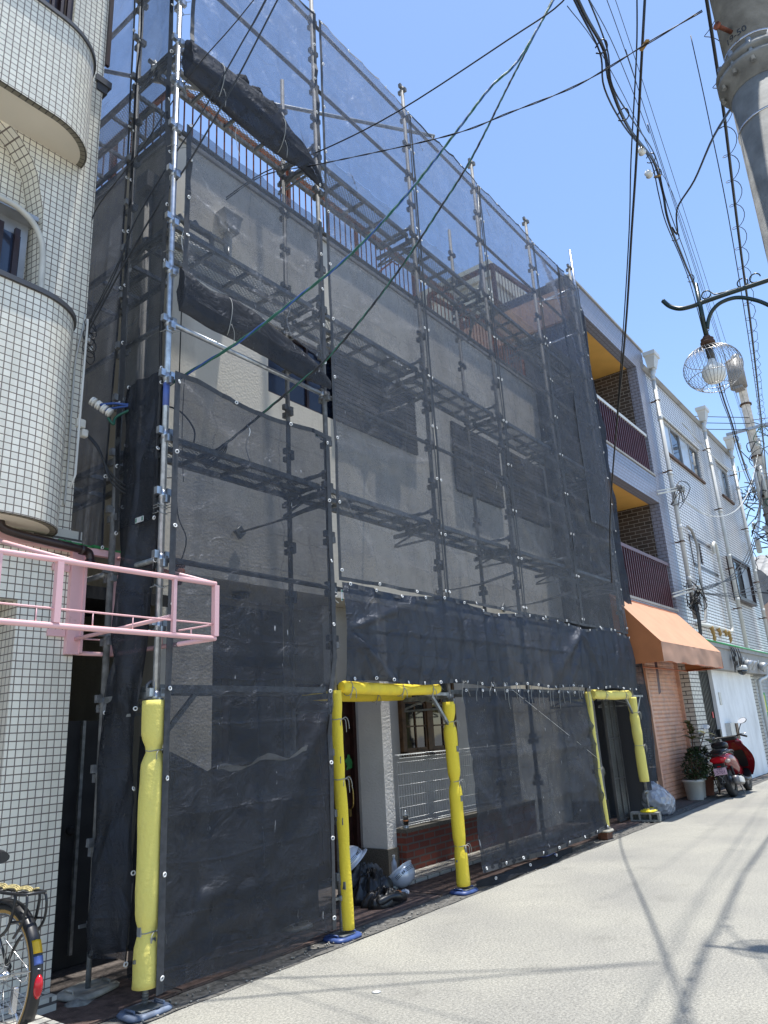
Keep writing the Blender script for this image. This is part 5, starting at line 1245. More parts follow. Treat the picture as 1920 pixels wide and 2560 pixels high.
for q_ in ((14.36, 17.76, Y0-.05, Y0+.02, 7.63, 7.698), (19.74, 21.08, Y0-.05, Y0+.02, 7.73, 7.798)): m = MB(); m.box(*q_); build('window_sill', m, 'rust_band', RB)
m = MB(); m.box(15.15, 17.1, Y0-.006, Y0-.001, 5.68, 5.76); m.box(15.15, 17.4, Y0-.006, Y0-.001, 4.97, 5.05); m.box(15.15, 15.24, Y0-.006, Y0-.001, 5.05, 5.68); build('brown_tile_band', m, 'brown_trim', RB)
m = MB(); m.tube(spline([(15.01, .2, 5.9), (15.2, .18, 5.85), (15.38, .18, 5.7), (15.5, .18, 5.44), (15.38, .18, 5.0), (15.26, .18, 4.65), (15.24, .18, 4.0), (15.1, .18, 3.7), (14.9, .18, 3.57), (14.4, .18, 3.52)], 5), .035, 8); build('conduit', m, 'grey_concrete', RB)
m = MB(); m.tube(spline([(17.1, .18, 5.55), (17.1, .17, 5.75), (17.25, .17, 5.86), (17.42, .17, 5.75), (17.45, .17, 5.2), (17.46, .17, 3.9), (17.44, .17, 3.62), (17.25, .17, 3.52), (16.5, .16, 3.52), (15.6, .16, 3.52), (14.3, .16, 3.48)], 5), .042, 8)
build('conduit', m, 'old_white_plastic', RB)
for (x, L_) in ((15.3, .42), (15.9, .2), (16.5, .16), (16.85, .3)):
    m = MB(); m.tube(spline([(x, .15, 3.5), (x+.05, .13, 3.5-L_*.5), (x+.02, .14, 3.5-L_)], 4), [.045, .05, .04, .045, .03, .045, .03, .02, .01][:9], 7); build('peeling_foam', m, 'amber_wall_rubber', RB)
# concrete ledge, white wall, gate, shutters
m = MB(); m.box(13.86, 22.1, -.02, Y0+.1, 2.98, 3.08); m.prism([(13.86, .05, 2.5), (13.86, .02, 2.979), (13.86, Y0+.1, 2.979), (13.86, Y0+.1, 2.5)], (7.3, 0, 0)); build('ledge', m, 'grey_concrete', RB)
m = MB(); m.tube([(13.9, -.025, 3.085), (22, -.025, 3.085)], .02, 6); build('green_edge', m, 'fluoro_green', RB)
m = MB(); m.box(15.0, 18.82, Y0, Y0+.2, 0, 2.499); build('rendered_wall', m, 'white_paint_wall', RB)
for q_ in ((18.821, 19.25, Y0+.01, Y0+.3, 0, 2.499), (13.22, 13.95, Y0, Y0+.9, 0, 2.599)): m = MB(); m.box(*q_); build('tile_pier', m, 'cream_brick_tile', RB)
m = MB(); m.box(13.96, 14.99, Y0+.08, Y0+.12, .03, 2.5)
for k in range(9): xx = 13.99+k*.115; m.box(xx, xx+.03, Y0+.065, Y0+.0795, .05, 2.45)
g_ = build('gate', m, 'gate_black', RB)
m = MB(); m.box(14.86, 14.98, Y0-.0, Y0+.064, 1.0, 1.2); build('gate_lock', m, 'gate_black', g_)
m = MB(); m.box(14.70, 14.78, Y0+.055, Y0+.064, 1.45, 1.58); build('sticker', m, 'label_red', g_)
m = MB(); m.box(15.25, 15.40, Y0-.02, Y0-.001, 1.72, 2.0); build('intercom', m, 'old_white_plastic', RB)
m = MB(); m.box(15.35, 15.75, Y0-.12, Y0-.001, .95, 1.32); build('post_box', m, 'pvc_white', RB)
m = MB(); m.box(15.76, 15.96, Y0-.14, Y0-.002, .95, 1.30); build('wooden_box', m, 'brown_wood', RB)
def shutter(x0, x1, z0, z1, y, mat, pitch=.078, name='shutter', lab=None):
    m = MB(); z = z0
    while z < z1-.001:
        z2 = min(z+pitch, z1)
        k = len(m.v); m.v += [Vector((x0, y, z)), Vector((x1, y, z)), Vector((x1, y-.016, z+.35*(z2-z))), Vector((x0, y-.016, z+.35*(z2-z))), Vector((x0, y-.012, z2-.008)), Vector((x1, y-.012, z2-.008)), Vector((x1, y, z2)), Vector((x0, y, z2))]
        m.face((k, k+1, k+2, k+3)); m.face((k+3, k+2, k+5, k+4)); m.face((k+4, k+5, k+6, k+7)); z = z2
    return build(name, m, mat, RB, lab)
shutter(11.28, 13.16, .02, 2.66, .52, 'shutter_salmon')
shutter(10.3, 11.20, 2.2, 2.66, .52, 'shutter_salmon')
for q_ in ((11.20, 11.28, .46, .54, 0, 2.7), (13.16, 13.22, .44, .54, 0, 2.7), (10.3, 11.19, .49, .53, 2.14, 2.198)): m = MB(); m.box(*q_); build('shutter_guide', m, 'shutter_salmon', RB)
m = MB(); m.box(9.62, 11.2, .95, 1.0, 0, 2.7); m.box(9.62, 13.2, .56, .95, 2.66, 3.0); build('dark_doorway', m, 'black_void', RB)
shutter(19.25, 22.1, .02, 2.55, .45, 'shutter_grey', .10)
m = MB(); m.box(19.25, 22.1, .3, .46, 2.551, 2.97); build('shutter_box', m, 'shutter_grey', RB)
m = MB(); m.box(20.4, 21.1, .425, .432, 1.25, 2.05); po = build('poster', m, 'fluoro_green', RB)
m = MB()
def pf(u, v): return (20.45+.25*u, .423, 1.3+.5*v)
m.grid(pf, 4, 4); build('poster_figure', m, 'orange_glove', po)
m = MB(); m.box(20.75, 20.95, .4215, .424, 1.5, 1.98); build('poster_patch', m, 'yellow_plastic', po)
for (x, z) in ((19.98, 1.7), (20.0, 1.15)):
    m = MB(); m.box(x, x+.06, .03, .04, z, z+.12); build('sticker', m, 'label_red', RB)
# cameras and floodlights under the ledge
for i, (x, z) in enumerate(((17.3, 2.72), (17.68, 2.72), (18.95, 2.72))):
    L = thing('floodlight', ['left grey sensor floodlight of the pair on the white ledge', 'right grey sensor floodlight of the pair on the white ledge', 'single grey sensor floodlight beside the downpipe on the ledge'][i], 'light', (x, 0, z), 'sensor lights on the ledge')
    m = MB(); m.lathe((x, .03, z), [(.03, 0), (.09, -.04), (.12, -.12), (.13, -.2), (.10, -.2), (.02, -.1)], 14, 'y'); m.xf(Matrix.Translation((x, 0, z)) @ Matrix.Rotation(.5, 4, 'X') @ Matrix.Translation((-x, 0, -z))); build('lamp_head', m, 'window_grey', L)
    m = MB(); m.bbox(x-.04, x+.04, 0, .05, z+.02, z+.14, .01); build('mount', m, 'pvc_white', L)
L = thing('dome_camera', 'white dome security camera with black lens under the ledge', 'camera', (16.7, 0, 2.55))
m = MB(); m.lathe((16.7, -.04, 2.52), [(.02, .12), (.11, .11), (.13, .04), (.12, 0)], 16); m.box(16.55, 16.68, -.04, .05, 2.52, 2.58); build('housing', m, 'pvc_white', L)
m = MB(); m.lathe((16.7, -.04, 2.52), [(.118, 0), (.10, -.07), (.05, -.11), (.01, -.12)], 16); build('lens', m, 'glass_dark', L)
m = MB()
for i in range(9):
    x = 15.9+.1*i*random.uniform(.5, 1); m.tube(spline([(x, -.04, 3.05), (x+random.uniform(-.1, .1), -.08, 2.85), (x+random.uniform(-.1, .1), -.06, 2.62), (x+.1, -.03, 2.45+.05*i)], 4), .010, 4)
m.bbox(16.0, 16.18, -.09, -.02, 2.7, 2.82, .01)
single('cable_cluster', m, 'cable_black', 'cluster of black cables and clamps hanging at the left end of the ledge', 'cables')
# satellite dish at the far corner
D = thing('satellite_dish', 'grey satellite dish at the far end of the tiled building', 'dish', (22.9, .55, 5.35))
m = MB(); rings = []
for k in range(6):
    r = .62*k/5; rings.append([(22.9-.35*(r*r), .55+r*cos(a), 5.35+r*sin(a)*1.1) for a in [2*pi*j/22 for j in range(22)]])
m.loft(rings, True, False); build('dish', m, 'window_grey', D)
m = MB(); m.tube([(22.9, .55, 5.35), (23.1, .6, 5.2), (23.1, .6, 4.6)], .03, 6); build('mast', m, 'dull_steel', D)
# insulator brackets
for (x, z, lab) in ((13.4, 4.08, 'white service bracket with a knot of cables on the tiled corner above the awning'), (13.55, 6.42, 'steel bracket with insulators beside the upper balcony slab')):
    I = thing('service_bracket', lab, 'bracket', (x, .1, z))
    m = MB(); m.beam((x-.45, Y0-.02, z-.12), (x+.45, -.15, z+.12), .035, .035); m.beam((x-.45, Y0-.02, z-.05), (x+.42, -.15, z+.17), .02, .02); build('arm', m, 'old_white_plastic', I)
    m = MB()
    for k in range(3): m.lathe((x+.2+.1*k, -.08-.02*k, z+.1), [(.015, -.08), (.04, -.05), (.025, -.02), (.045, 0), (.025, .03), (.04, .05), (.01, .07)], 10)
    build('insulators', m, 'insulator_white' if z < 5 else 'grey_concrete', I)
    m = MB()
    for k in range(12 if z < 5 else 4):
        m.tube(spline([(x+.3, -.1, z+.1)]+[(x+random.uniform(-.1, .6), random.uniform(-.25, .1), z+random.uniform(-.45, .3)) for _ in range(3)]+[(x+.1*k*.5, .1, z-.3)], 4), .010, 4)
    build('cable_loops', m, 'cable_black', I)
m = MB()
for k in range(5): m.tube(spline([(13.8+.04*k, .05, 4.0), (13.75+.05*k, .02, 3.5), (13.9, .1, 2.9-.1*k)], 5), .014, 5)
single('drop_cables', m, 'cable_black', 'black cables dropping from the bracket behind the awning corner', 'cables')

# awning
AW = thing('awning', 'faded orange fabric awning over the salmon shutter', 'awning', (11.15, -.1, 2.6))
ax0, ax1, yf, yb, zb, zv, zt_ = 9.3, 13.02, -.50, .245, 2.40, 2.72, 3.62
def aw(u, v): 
    y = yf+(yb-yf)*v; z = zv+(zt_-zv)*v; x = ax0+(ax1-ax0)*u
    return (x, y+.010*nz(x*2, v*3), z-.012*abs(sin(pi*u*4))*sin(pi*v))
m = MB(); m.grid(aw, 64, 12); build('canopy', m, 'awning_top', AW)
def av(u, v): x = ax0+(ax1-ax0)*u; return (x, yf+.012*nz(x*3, v*2)+.012*sin(x*5)*(1-v), zb+(zv-zb)*v+.008*sin(x*8)*(1-v))
m = MB(); m.grid(av, 64, 4); build('valance', m, 'awning_valance', AW)
for x in (ax0, ax1):
    m = MB(); m.poly([(x, yf, zb), (x, yb, zb), (x, yb, zt_), (x, yf, zv)]); build('side_panel', m, 'awning_orange', AW)
m = MB()
for x in (ax0+.02, 11.1, ax1-.02): m.tube([(x, yf+.02, zv-.02), (x, yb, zt_-.03)], .014, 6)
for z, y in ((zb+.01, yf+.02), (zv-.02, yf+.02), (zt_-.03, yb-.02), (zb+.01, yb-.02)): m.tube([(ax0+.02, y, z), (ax1-.02, y, z)], .014, 6)
for x in (ax0+.02, ax1-.02): m.tube([(x, yf+.02, zb+.01), (x, yb, zb+.01)], .014, 6)
build('frame', m, 'awning_frame', AW)
m = MB()
for k in range(12): x = 11.5+.12*k; m.tube([(x, yf+.03, zb+.02), (x+.03, yf+.03, zb-.02)], .004, 4)
build('lacing', m, 'cord_grey', AW)
m = MB()
def rb(u, v): return (11.28+.09*u+.02*sin(v*5), .30-.02*u, 2.55-.62*v+.05*u)
m.grid(rb, 2, 10); single('red_streamer', m, 'maroon_rail', 'dark red cloth strip hanging under the awning in front of the shutter', 'streamer')

# house with tiled roof far right
FH = thing('tile_roof_house', 'small terracotta house with grey tiled roof beyond the far utility pole', 'house', (28, 3, 0))
m = MB(); m.box(25, 34, .7, 8, 0, 5.9); build('wall', m, 'terracotta_wall', FH)
m = MB(); m.box(24.9, 34, .66, .699, 4.1, 4.25); m.box(24.95, 24.99, 1.4, 2.6, 2.8, 3.9); build('trim', m, 'brown_trim', FH)
m = MB()
def rf(u, v):
    y = .2+u*4; x = 24.4+v*2.6
    return (x, y, 5.85+1.25*v+.05*abs(sin(y*10))+.03*((v*14) % 1))
m.grid(rf, 160, 56); rf_ = build('roof', m, 'roof_tile', FH)
m = MB()
def rf2(u, v):
    x = 24.4+u*9.6; y = .2+v*2.5
    return (x, y, 5.84+1.25*v+.05*abs(sin(x*10))+.03*((v*14) % 1))
m.grid(rf2, 240, 56); build('front_roof', m, 'roof_tile', FH)
m = MB(); m.tube([(26.9, 2.4, 7.15), (34, 2.7, 7.15)], .12, 8); m.tube([(27, 2.4, 7.15), (27, 6, 7.15)], .12, 8); build('ridge', m, 'dark_cap', rf_)
# further street buildings closing the view
for i, (x, y, z, mt, lab) in enumerate(((44, -2.5, 8, 'grey_concrete', 'plain grey building far down the street'),)):
    B_ = thing('street_building', lab, 'building', (x, y, 0)); m = MB(); m.box(x, x+10, y, y+14, 0, z); build('wall', m, mt, B_)
    m = MB(); m.box(x-.1, x+10, y-.1, y+14, z, z+.3); build('roof', m, 'dark_cap', B_)

# ================================================================ pink awning frame on the tiled building
PF = thing('sign_frame', 'bare pink steel frame of a missing awning on the tiled building corner', 'frame', (-1, .1, 2.5))
yo = -.47
m = MB(); m.tube([(-3.2, yo, 2.55), (.11, yo, 2.55)], .017, 12); build('top_front_tube', m, 'pink_paint', PF)
m = MB(); m.tube([(-3.2, yo, 2.185), (.11, yo, 2.185)], .017, 12); build('bottom_front_tube', m, 'pink_paint', PF)
m = MB(); m.tube([(-3.2, yo, 2.278), (.11, yo, 2.278)], .006, 8); m.tube([(.11, yo, 2.278), (.11, .74, 2.30)], .006, 8); m.tube([(.11, .74, 2.31), (-.2, .74, 2.31)], .006, 8); build('thin_rod', m, 'pink_paint', PF)
m = MB(); m.tube([(.11, yo, 2.55), (.11, .70, 2.945)], .014, 12); build('sloping_tube', m, 'pink_paint', PF)
m = MB(); m.tube([(-.86, yo, 2.55), (-.93, .70, 2.945)], .014, 12); build('sloping_tube', m, 'pink_paint', PF)
m = MB(); m.tube([(.11, yo, 2.185), (.11, .74, 2.205), (-.2, .74, 2.205)], .016, 12); build('bottom_side_tube', m, 'pink_paint', PF)
for x, w_ in ((.11, .018), (-.22, .012), (-.99, .018), (-1.32, .012)):
    m = MB(); m.beam((x, yo, 2.20), (x, yo, 2.54), w_*2, w_*2, (0, 1, 0)); build('upright', m, 'pink_paint', PF)
m = MB(); m.beam((-.215, .725, 2.19), (-.215, .725, 2.99), .10, .045, (0, 1, 0)); m.beam((-.16, .715, 2.2), (-.16, .715, 2.99), .02, .05, (0, 1, 0)); build('wall_post', m, 'pink_paint', PF)
m = MB(); m.beam((.10, .725, 2.19), (.10, .725, 2.97), .055, .045, (0, 1, 0)); build('wall_post', m, 'pink_paint', PF)
m = MB(); m.beam((-3.2, .72, 2.99), (.12, .72, 2.965), .05, .05); build('top_wall_bar', m, 'pink_paint', PF)
for z in (2.79, 2.315): m = MB(); m.box(-.40, -.27, .725, .742, z, z+.048); build('wall_plate', m, 'pink_paint', PF)
m = MB(); m.tube([(-.20, .72, 2.30), (-.22, yo+.03, 2.305)], .014, 10); build('stay_tube', m, 'pink_paint', PF)
for x in (-.77, -.51, -.22, -1.1):
    m = MB(); m.tube([(x, yo, 2.19), (x, yo, 2.275)], .004, 6); build('short_rod', m, 'pink_paint', PF)
for y in (-.22, .1, .42): m = MB(); m.tube([(.11, y, 2.19), (.11, y, 2.285)], .004, 6); build('short_rod', m, 'pink_paint', PF)
m = MB()
for i in range(10):
    x = -.75+.09*i; m.box(x, x+.10, .69, .72, 2.99+.004*(i % 3), 3.004+.006*((i*2) % 3))
single('green_tape_strip', m, 'green_tape', 'torn strip of green sheet along the top bar of the pink frame', 'tape')

# ================================================================ utility poles
P1 = thing('utility_pole', 'large grey concrete pole with a bolted flange collar, close at the right edge', 'utility pole', (.86, -4.14, 0))
px, py = .86, -4.14
m = MB(); m.tube([(px, py, 0), (px, py, 4.86)], [.19, .165], 32); build('lower_shaft', m, 'pole_concrete', P1)
m = MB(); m.tube([(px, py, 4.98), (px, py, 12)], [.15, .115], 32); build('upper_shaft', m, 'pole_concrete', P1)
m = MB(); m.lathe((px, py, 4.78), [(.168, 0), (.172, .08), (.215, .10), (.215, .125), (.172, .13), (.17, .15), (.215, .155), (.215, .18), (.165, .20), (.16, .24)], 32); fc = build('flange_collar', m, 'pole_concrete', P1)
m = MB(); m.tube([(px+.195*cos(0), py+.195*sin(0), 4.85), (px+.195, py, 5.0)], .014, 6); b0 = build('flange_bolt', m, 'dull_steel', fc)
for k in range(1, 12):
    c = link_copy(b0, fc); a = 2*pi*k/12; c.rotation_euler = (0, 0, a); c.location = (0, 0, 0)
for z in (4.55, 5.06): m = MB(); m.tube([(px, py, z), (px, py, z+.012)], .171 if z < 5 else .153, 32); build('steel_band', m, 'silver', P1)
m = MB()
bx, by = px-.155*cos(-.35), py-.155*sin(-.35)
bx, by = px-.13, py+.07
m.tube([(bx-.0, by+.0, 5.16), (bx-.09, by+.05, 5.16)], .012, 8); m.tube([(bx-.09, by+.05, 5.16), (bx-.10, by+.055, 5.16)], .022, 8)
build('step_bolt', m, 'rust', P1)
POLE_TEXT = True
m = MB(); m.box(px-.02, px+.12, py+.13, py+.149, 5.15, 5.9); build('cable_cover', m, 'pvc_white', P1) if False else None

P2 = thing('utility_pole', 'tall concrete pole far down the street crowded with cables and boxes', 'utility pole', (22.8, -.42, 0))
px, py = 22.8, -.42
m = MB(); m.tube([(px, py, 0), (px, py, 13.4)], [.20, .13], 20); build('shaft', m, 'pole_concrete', P2)
m = MB(); m.tube([(px-.25, py+.05, 12.1), (px-.25, py+.05, 13.1)], .27, 18); m.box(px-.5, px-.1, py-.1, py+.2, 12.0, 12.09); build('transformer', m, 'transformer_grey', P2)
m = MB(); m.tube([(px-.3, py-.05, 13.1), (px-.3, py-.05, 13.3)], .05, 8); build('bushings', m, 'insulator_white', P2)
for z, l in ((10.6, 1.5), (8.8, .6), (7.2, .5)): m = MB(); m.beam((px-.16, py-l, z), (px-.16, py+l*.5, z), .09, .09); build('crossarm', m, 'window_grey', P2)
m = MB()
for z in (11.5, 9.6, 8.2, 7.6, 6.6, 6.0, 5.2): m.tube([(px, py, z), (px, py, z+.06)], .19, 12)
build('steel_band', m, 'rust_band', P2)
m = MB(); m.beam((px-.1, py, 10.9), (px-.1, py-1.4, 9.9), .03, .03); build('brace', m, 'dull_steel', P2)
for k in range(16):
    m = MB(); x = px+random.uniform(-.5, 0); y = py+random.uniform(-.5, .55); z = random.uniform(6.6, 10.2)
    if k % 3 == 0: m.lathe((x, y, z), [(.02, -.12), (.07, -.08), (.04, -.03), (.08, 0), (.04, .05), (.07, .08), (.02, .12)], 10); build('insulator', m, 'insulator_white', P2)
    elif k % 3 == 1: m.bbox(x-.08, x+.08, y-.07, y+.07, z-.25, z+.2, .02); build('junction_box', m, 'old_white_plastic', P2)
    else: m.tube([(x, y, z-.5), (x+.02, y, z+.6)], .055, 8); build('cable_sleeve', m, 'pvc_white', P2)
for k in range(44):
    m = MB(); z = random.uniform(5.2, 10.4); r = random.uniform(.15, .6)
    P_ = [(px-.2+random.uniform(-.3, .2), py+random.uniform(-.7, .7), z)]
    for _ in range(4): q = P_[-1]; P_.append((q[0]+random.uniform(-.35, .35), q[1]+random.uniform(-.5, .5), q[2]+random.uniform(-.5, .5)))
    m.tube(spline(P_, 5), random.uniform(.010, .022), 4); build('cable_loop', m, 'cable_black' if k % 5 else 'wire_green', P2)

# ================================================================ cables overhead
def cable(name, pts, r, mat, label, sub=5, n=6, cat='cable'):
    m = MB(); m.tube(spline(pts, sub), r, n); return single(name, m, mat, label, cat)
def twisted(pts, r, mats_, label, pitch=.35, name='service_cable'):
    S = thing(name, label, 'cable', pts[0]); P_ = spline(pts, 10)
    acc = [0]
    for i in range(1, len(P_)): acc.append(acc[-1]+(P_[i]-P_[i-1]).length)
    for k, mt in enumerate(mats_):
        out = []
        for i, p in enumerate(P_):
            d = (P_[min(i+1, len(P_)-1)]-P_[max(i-1, 0)]).normalized(); sx = d.cross(Vector((0, 0, 1))).normalized(); u = sx.cross(d); a = 2*pi*(acc[i]/pitch+k/len(mats_))
            out.append(p+(sx*cos(a)+u*sin(a))*r*1.15)
        m = MB(); m.tube(out, r, 6); build('strand', m, mt, S)
    return S
g1 = [(.22, .08, 4.35), (.53, -.24, 4.67), (.85, -.57, 5.07), (1.19, -.92, 5.53), (1.55, -1.3, 6.16), (1.89, -1.65, 6.85), (2.17, -1.94, 7.43), (2.39, -2.17, 7.79), (2.71, -2.5, 8.61), (3.0, -2.8, 9.4), (3.3, -3.1, 10.2)]
g2 = [(.62, .32, 3.83), (.74, .17, 3.95), (.93, -.08, 4.21), (1.1, -.31, 4.45), (1.25, -.5, 4.66), (1.45, -.78, 5.05), (1.7, -1.1, 5.6), (1.93, -1.4, 6.18), (2.14, -1.68, 6.74), (2.41, -2.04, 7.61), (2.73, -2.46, 8.62), (3.05, -2.8, 9.6), (3.3, -3.1, 10.3)]
twisted([(-.0, .45, 4.1), (.1, .22, 4.22)]+g1, .0065, ['wire_green', 'wire_green', 'wire_blue'], 'twisted green and blue service cable rising from the corner leg to the sky', .5)
twisted(g2, .0055, ['cable_black', 'wire_green', 'cable_black'], 'twisted dark green service cable rising from the knot on the first net', .4)
cable('service_cable', [(-.28, .73, 4.74), (-.24, .64, 4.93), (-.16, .41, 5.35), (-.03, .08, 5.93), (.04, -.1, 6.15), (.19, -.5, 6.83), (.34, -.91, 7.63), (.7, -1.9, 9.6)], .0075, 'cable_black', 'thickest black cable rising from the tangle on the tiled building corner')
cable('service_cable', [(-.27, .72, 4.8), (-.26, .68, 4.9), (-.19, .49, 5.28), (-.13, .34, 5.74), (-.01, .03, 6.27), (.09, -.25, 6.68), (.22, -.58, 7.28), (.3, -.8, 7.68), (.6, -1.7, 9.4)], .006, 'cable_black', 'thinner black cable just left of the thickest one, from the same tangle')
cable('service_cable', [(-.27, .72, 4.84), (-.25, .66, 4.98), (-.18, .47, 5.38), (-.11, .31, 5.82), (.01, .01, 6.33), (.11, -.27, 6.74), (.24, -.6, 7.34), (.32, -.83, 7.74), (.62, -1.75, 9.5)], .004, 'cable_black', 'thinnest black cable alongside the pair rising from the tangle')
cable('service_cable', [(-.29, .77, 5.65), (-.29, .77, 5.78), (-.26, .69, 6.03), (-.13, .34, 6.45), (.06, -.16, 7.17), (.26, -.7, 7.73), (.7, -1.9, 9.2)], .005, 'cable_black', 'thin black cable anchored highest on the tiled building corner')
cable('service_cable', [(1.52, 1.15, 7.48), (1.73, .74, 7.73), (1.67, -.23, 7.41), (1.61, -1.23, 7.19), (1.53, -2.45, 7.07), (1.50, -2.95, 7.05), (1.2, -3.28, 6.9)], .0065, 'cable_black', 'thick black cable running from the house parapet over the street')
twisted([(1.52, 1.15, 7.45), (1.66, .67, 7.6), (1.45, -.41, 6.97), (1.15, -1.96, 6.09), (1.02, -2.59, 5.81), (.92, -3.14, 5.6), (.82, -3.62, 5.5), (.80, -3.95, 5.48)], .0035, ['cable_black', 'cable_black'], 'pair of thin wires running from the house parapet to the near pole', .6)
cable('drop_cable', [(1.50, -3.55, 6.62), (1.65, -3.42, 6.28), (2.31, -3.09, 5.95), (2.85, -2.82, 5.72), (3.84, -2.33, 5.31), (5.77, -1.36, 4.67), (7.24, -.66, 4.17), (8.28, -.2, 3.62)], .011, 'cable_black', 'thick black cable coming down across the street to the far end of the netting')
cable('drop_cable', [(1.47, -3.50, 6.62), (1.62, -3.39, 6.28), (2.28, -3.06, 5.97), (2.85, -2.80, 5.74), (3.84, -2.31, 5.33), (5.77, -1.36, 4.67)], .006, 'cable_black', 'second black cable clipped to the thick one crossing the street')
bundle = [(-.6, -3.5, 5.6), (.38, -3.39, 5.62), (1.0, -3.31, 5.72), (1.79, -3.21, 5.85), (3.31, -3.01, 6.3), (3.71, -2.96, 6.4), (5.1, -2.77, 6.55), (6.14, -2.64, 6.6), (7.59, -2.45, 6.1), (9.26, -2.23, 5.85), (12.36, -1.83, 5.9), (22.6, -.5, 7.3)]
bundle = [(-.6, -3.5, 5.45), (.38, -3.39, 5.62), (1.0, -3.31, 5.84), (1.11, -3.29, 5.66), (1.79, -3.21, 5.86), (3.31, -3.01, 6.70), (3.71, -2.96, 6.62), (3.9, -2.94, 6.4), (5.1, -2.77, 6.62), (6.14, -2.64, 6.70), (7.59, -2.45, 6.0), (8.53, -2.33, 5.80), (9.26, -2.23, 5.50), (12.36, -1.83, 5.72), (22.6, -.5, 7.2)]
BU = thing('cable_bundle', 'heavy bundle of black communication cables running along the street', 'cable', (3, -3, 6))
for k, (dx, dy, r) in enumerate(((0, 0, .0115), (.0, .03, .006), (0, -.028, .005))):
    m = MB(); m.tube(spline([(p[0], p[1]+dy+.012*sin(i*2+k), p[2]+.02*k*sin(i*1.7)) for i, p in enumerate(bundle)], 6), r, 6); build('strand', m, 'cable_black', BU)
for i, t in enumerate((.3, .95, 1.55, 3.0, 3.55, 4.3, 5.6, 6.6, 7.6, 8.8, 9.8)):
    P_ = spline(bundle, 6); p = min(P_, key=lambda q: abs(q.x-t)); m = MB()
    m.tube([(p.x+.01*sin(a*2), p.y+.045*cos(a), p.z-.03+.05*sin(a)) for a in [pi*.2+1.7*pi*k/12 for k in range(12)]], .005, 5); build('hanger_ring', m, 'cable_black', BU)
SPL = [(.95, -3.98, 5.9), (1.08, -3.96, 5.83), (1.45, -3.9, 5.72), (1.87, -3.83, 5.60), (2.8, -3.68, 5.66), (3.91, -3.5, 5.69), (5.6, -3.23, 5.70), (8.94, -2.7, 6.1), (11.42, -2.3, 6.35), (22.6, -.5, 7.9)]
SC_ = thing('spiral_cable', 'straight black cable carrying a hanging spiral wire along the street', 'cable', SPL[0])
m = MB(); m.tube(spline(SPL, 6), .011, 8); build('messenger', m, 'cable_black', SC_)
P_ = spline(SPL, 40); out = []; acc = 0
for i in range(1, len(P_)):
    acc += (P_[i]-P_[i-1]).length
    if P_[i].x > 11: break
    a = 2*pi*acc/.36; out.append(P_[i]+Vector((0, .055*cos(a)-.01, .055*sin(a))))
m = MB(); m.tube(out, .003, 4); build('spiral_wire', m, 'cable_black', SC_)
for lab, pts, r in (('high straight power wire left of the heavy bundle', [(.9, -3.2, 6.6), (1.69, -3.11, 7.12), (2.86, -2.97, 7.72), (4.74, -2.73, 8.3), (6.58, -2.5, 8.6), (22.7, -.4, 9.2)], .004),
                    ('second high power wire crossing behind the thick cable', [(2.0, -3.05, 8.1), (2.97, -2.95, 8.49), (4.51, -2.76, 8.75), (5.38, -2.65, 8.77), (22.7, -.45, 9.4)], .004),
                    ('uppermost thin power wire near the middle of the sky', [(5, -2.3, 13.2), (7.95, -2.14, 12.2), (22.7, -.5, 10.6)], .005),
                    ('lone thin wire between the bundle and the spiral cable', [(2.35, -3.68, 6.9), (2.55, -3.65, 6.2), (3.38, -3.52, 5.5), (6.75, -2.98, 5.30), (22.6, -.6, 8.6)], .004),
                    ('third high power wire nearest the bundle', [(1.1, -3.1, 6.5), (2.2, -3.02, 7.0), (4.74, -2.73, 7.9), (8, -2.4, 8.3), (22.7, -.4, 8.9)], .0035)):
    cable('power_wire', pts, r, 'cable_black', lab)
for k in range(3):
    cable('cross_wire', sag((22.7, -.5, 11.0-.22*k), (17, 7.5, 12.3-.3*k), .1), .012, 'cable_black', ['top', 'middle', 'bottom'][k]+' wire of the three running from the far pole behind the cage lamp', 2)
    cable('cross_wire', sag((22.7, -.5, 10.9-.3*k), (26, -9, 11.2-.3*k), .1), .012, 'cable_black', ['top', 'middle', 'bottom'][k]+' wire of the three leaving the far pole to the right edge', 2)
for k in range(3):
    cable('house_drop', spline([(13.65, -.05, 4.15), (14.6, -.25, 4.30+.03*k), (17, -.4, 5.1-.1*k), (19.5, -.5, 6.5-.1*k), (21.5, -.5, 8.1-.1*k), (22.6, -.5, 9.0)], 3), .011+.003*(k == 1), 'cable_black', ['upper', 'thick middle', 'lower'][k]+' cable sagging from the far pole to the bracket above the awning', 2)
for k in range(3):
    cable('house_drop', sag((13.65, -.05, 4.12), (22.9, -.55, 5.6+.3*k), .35+.05*k), .009, 'cable_black', ['lowest', 'second lowest', 'third lowest'][k]+' thin wire in front of the brown bay window', 2)
cable('white_cable', [(14.1, .1, 6.48), (16, -.1, 6.3), (18.5, -.25, 6.9), (20.5, -.4, 8.0), (22.5, -.5, 9.6)], .012, 'pvc_white', 'pale cable curving from the insulator bracket to the far pole')
cable('white_cable', [(16, .12, 8.9), (18.5, 0, 8.55), (20.5, -.15, 8.6), (22.6, -.5, 9.3)], .014, 'pvc_white', 'pale cable swagged under the far cornice')
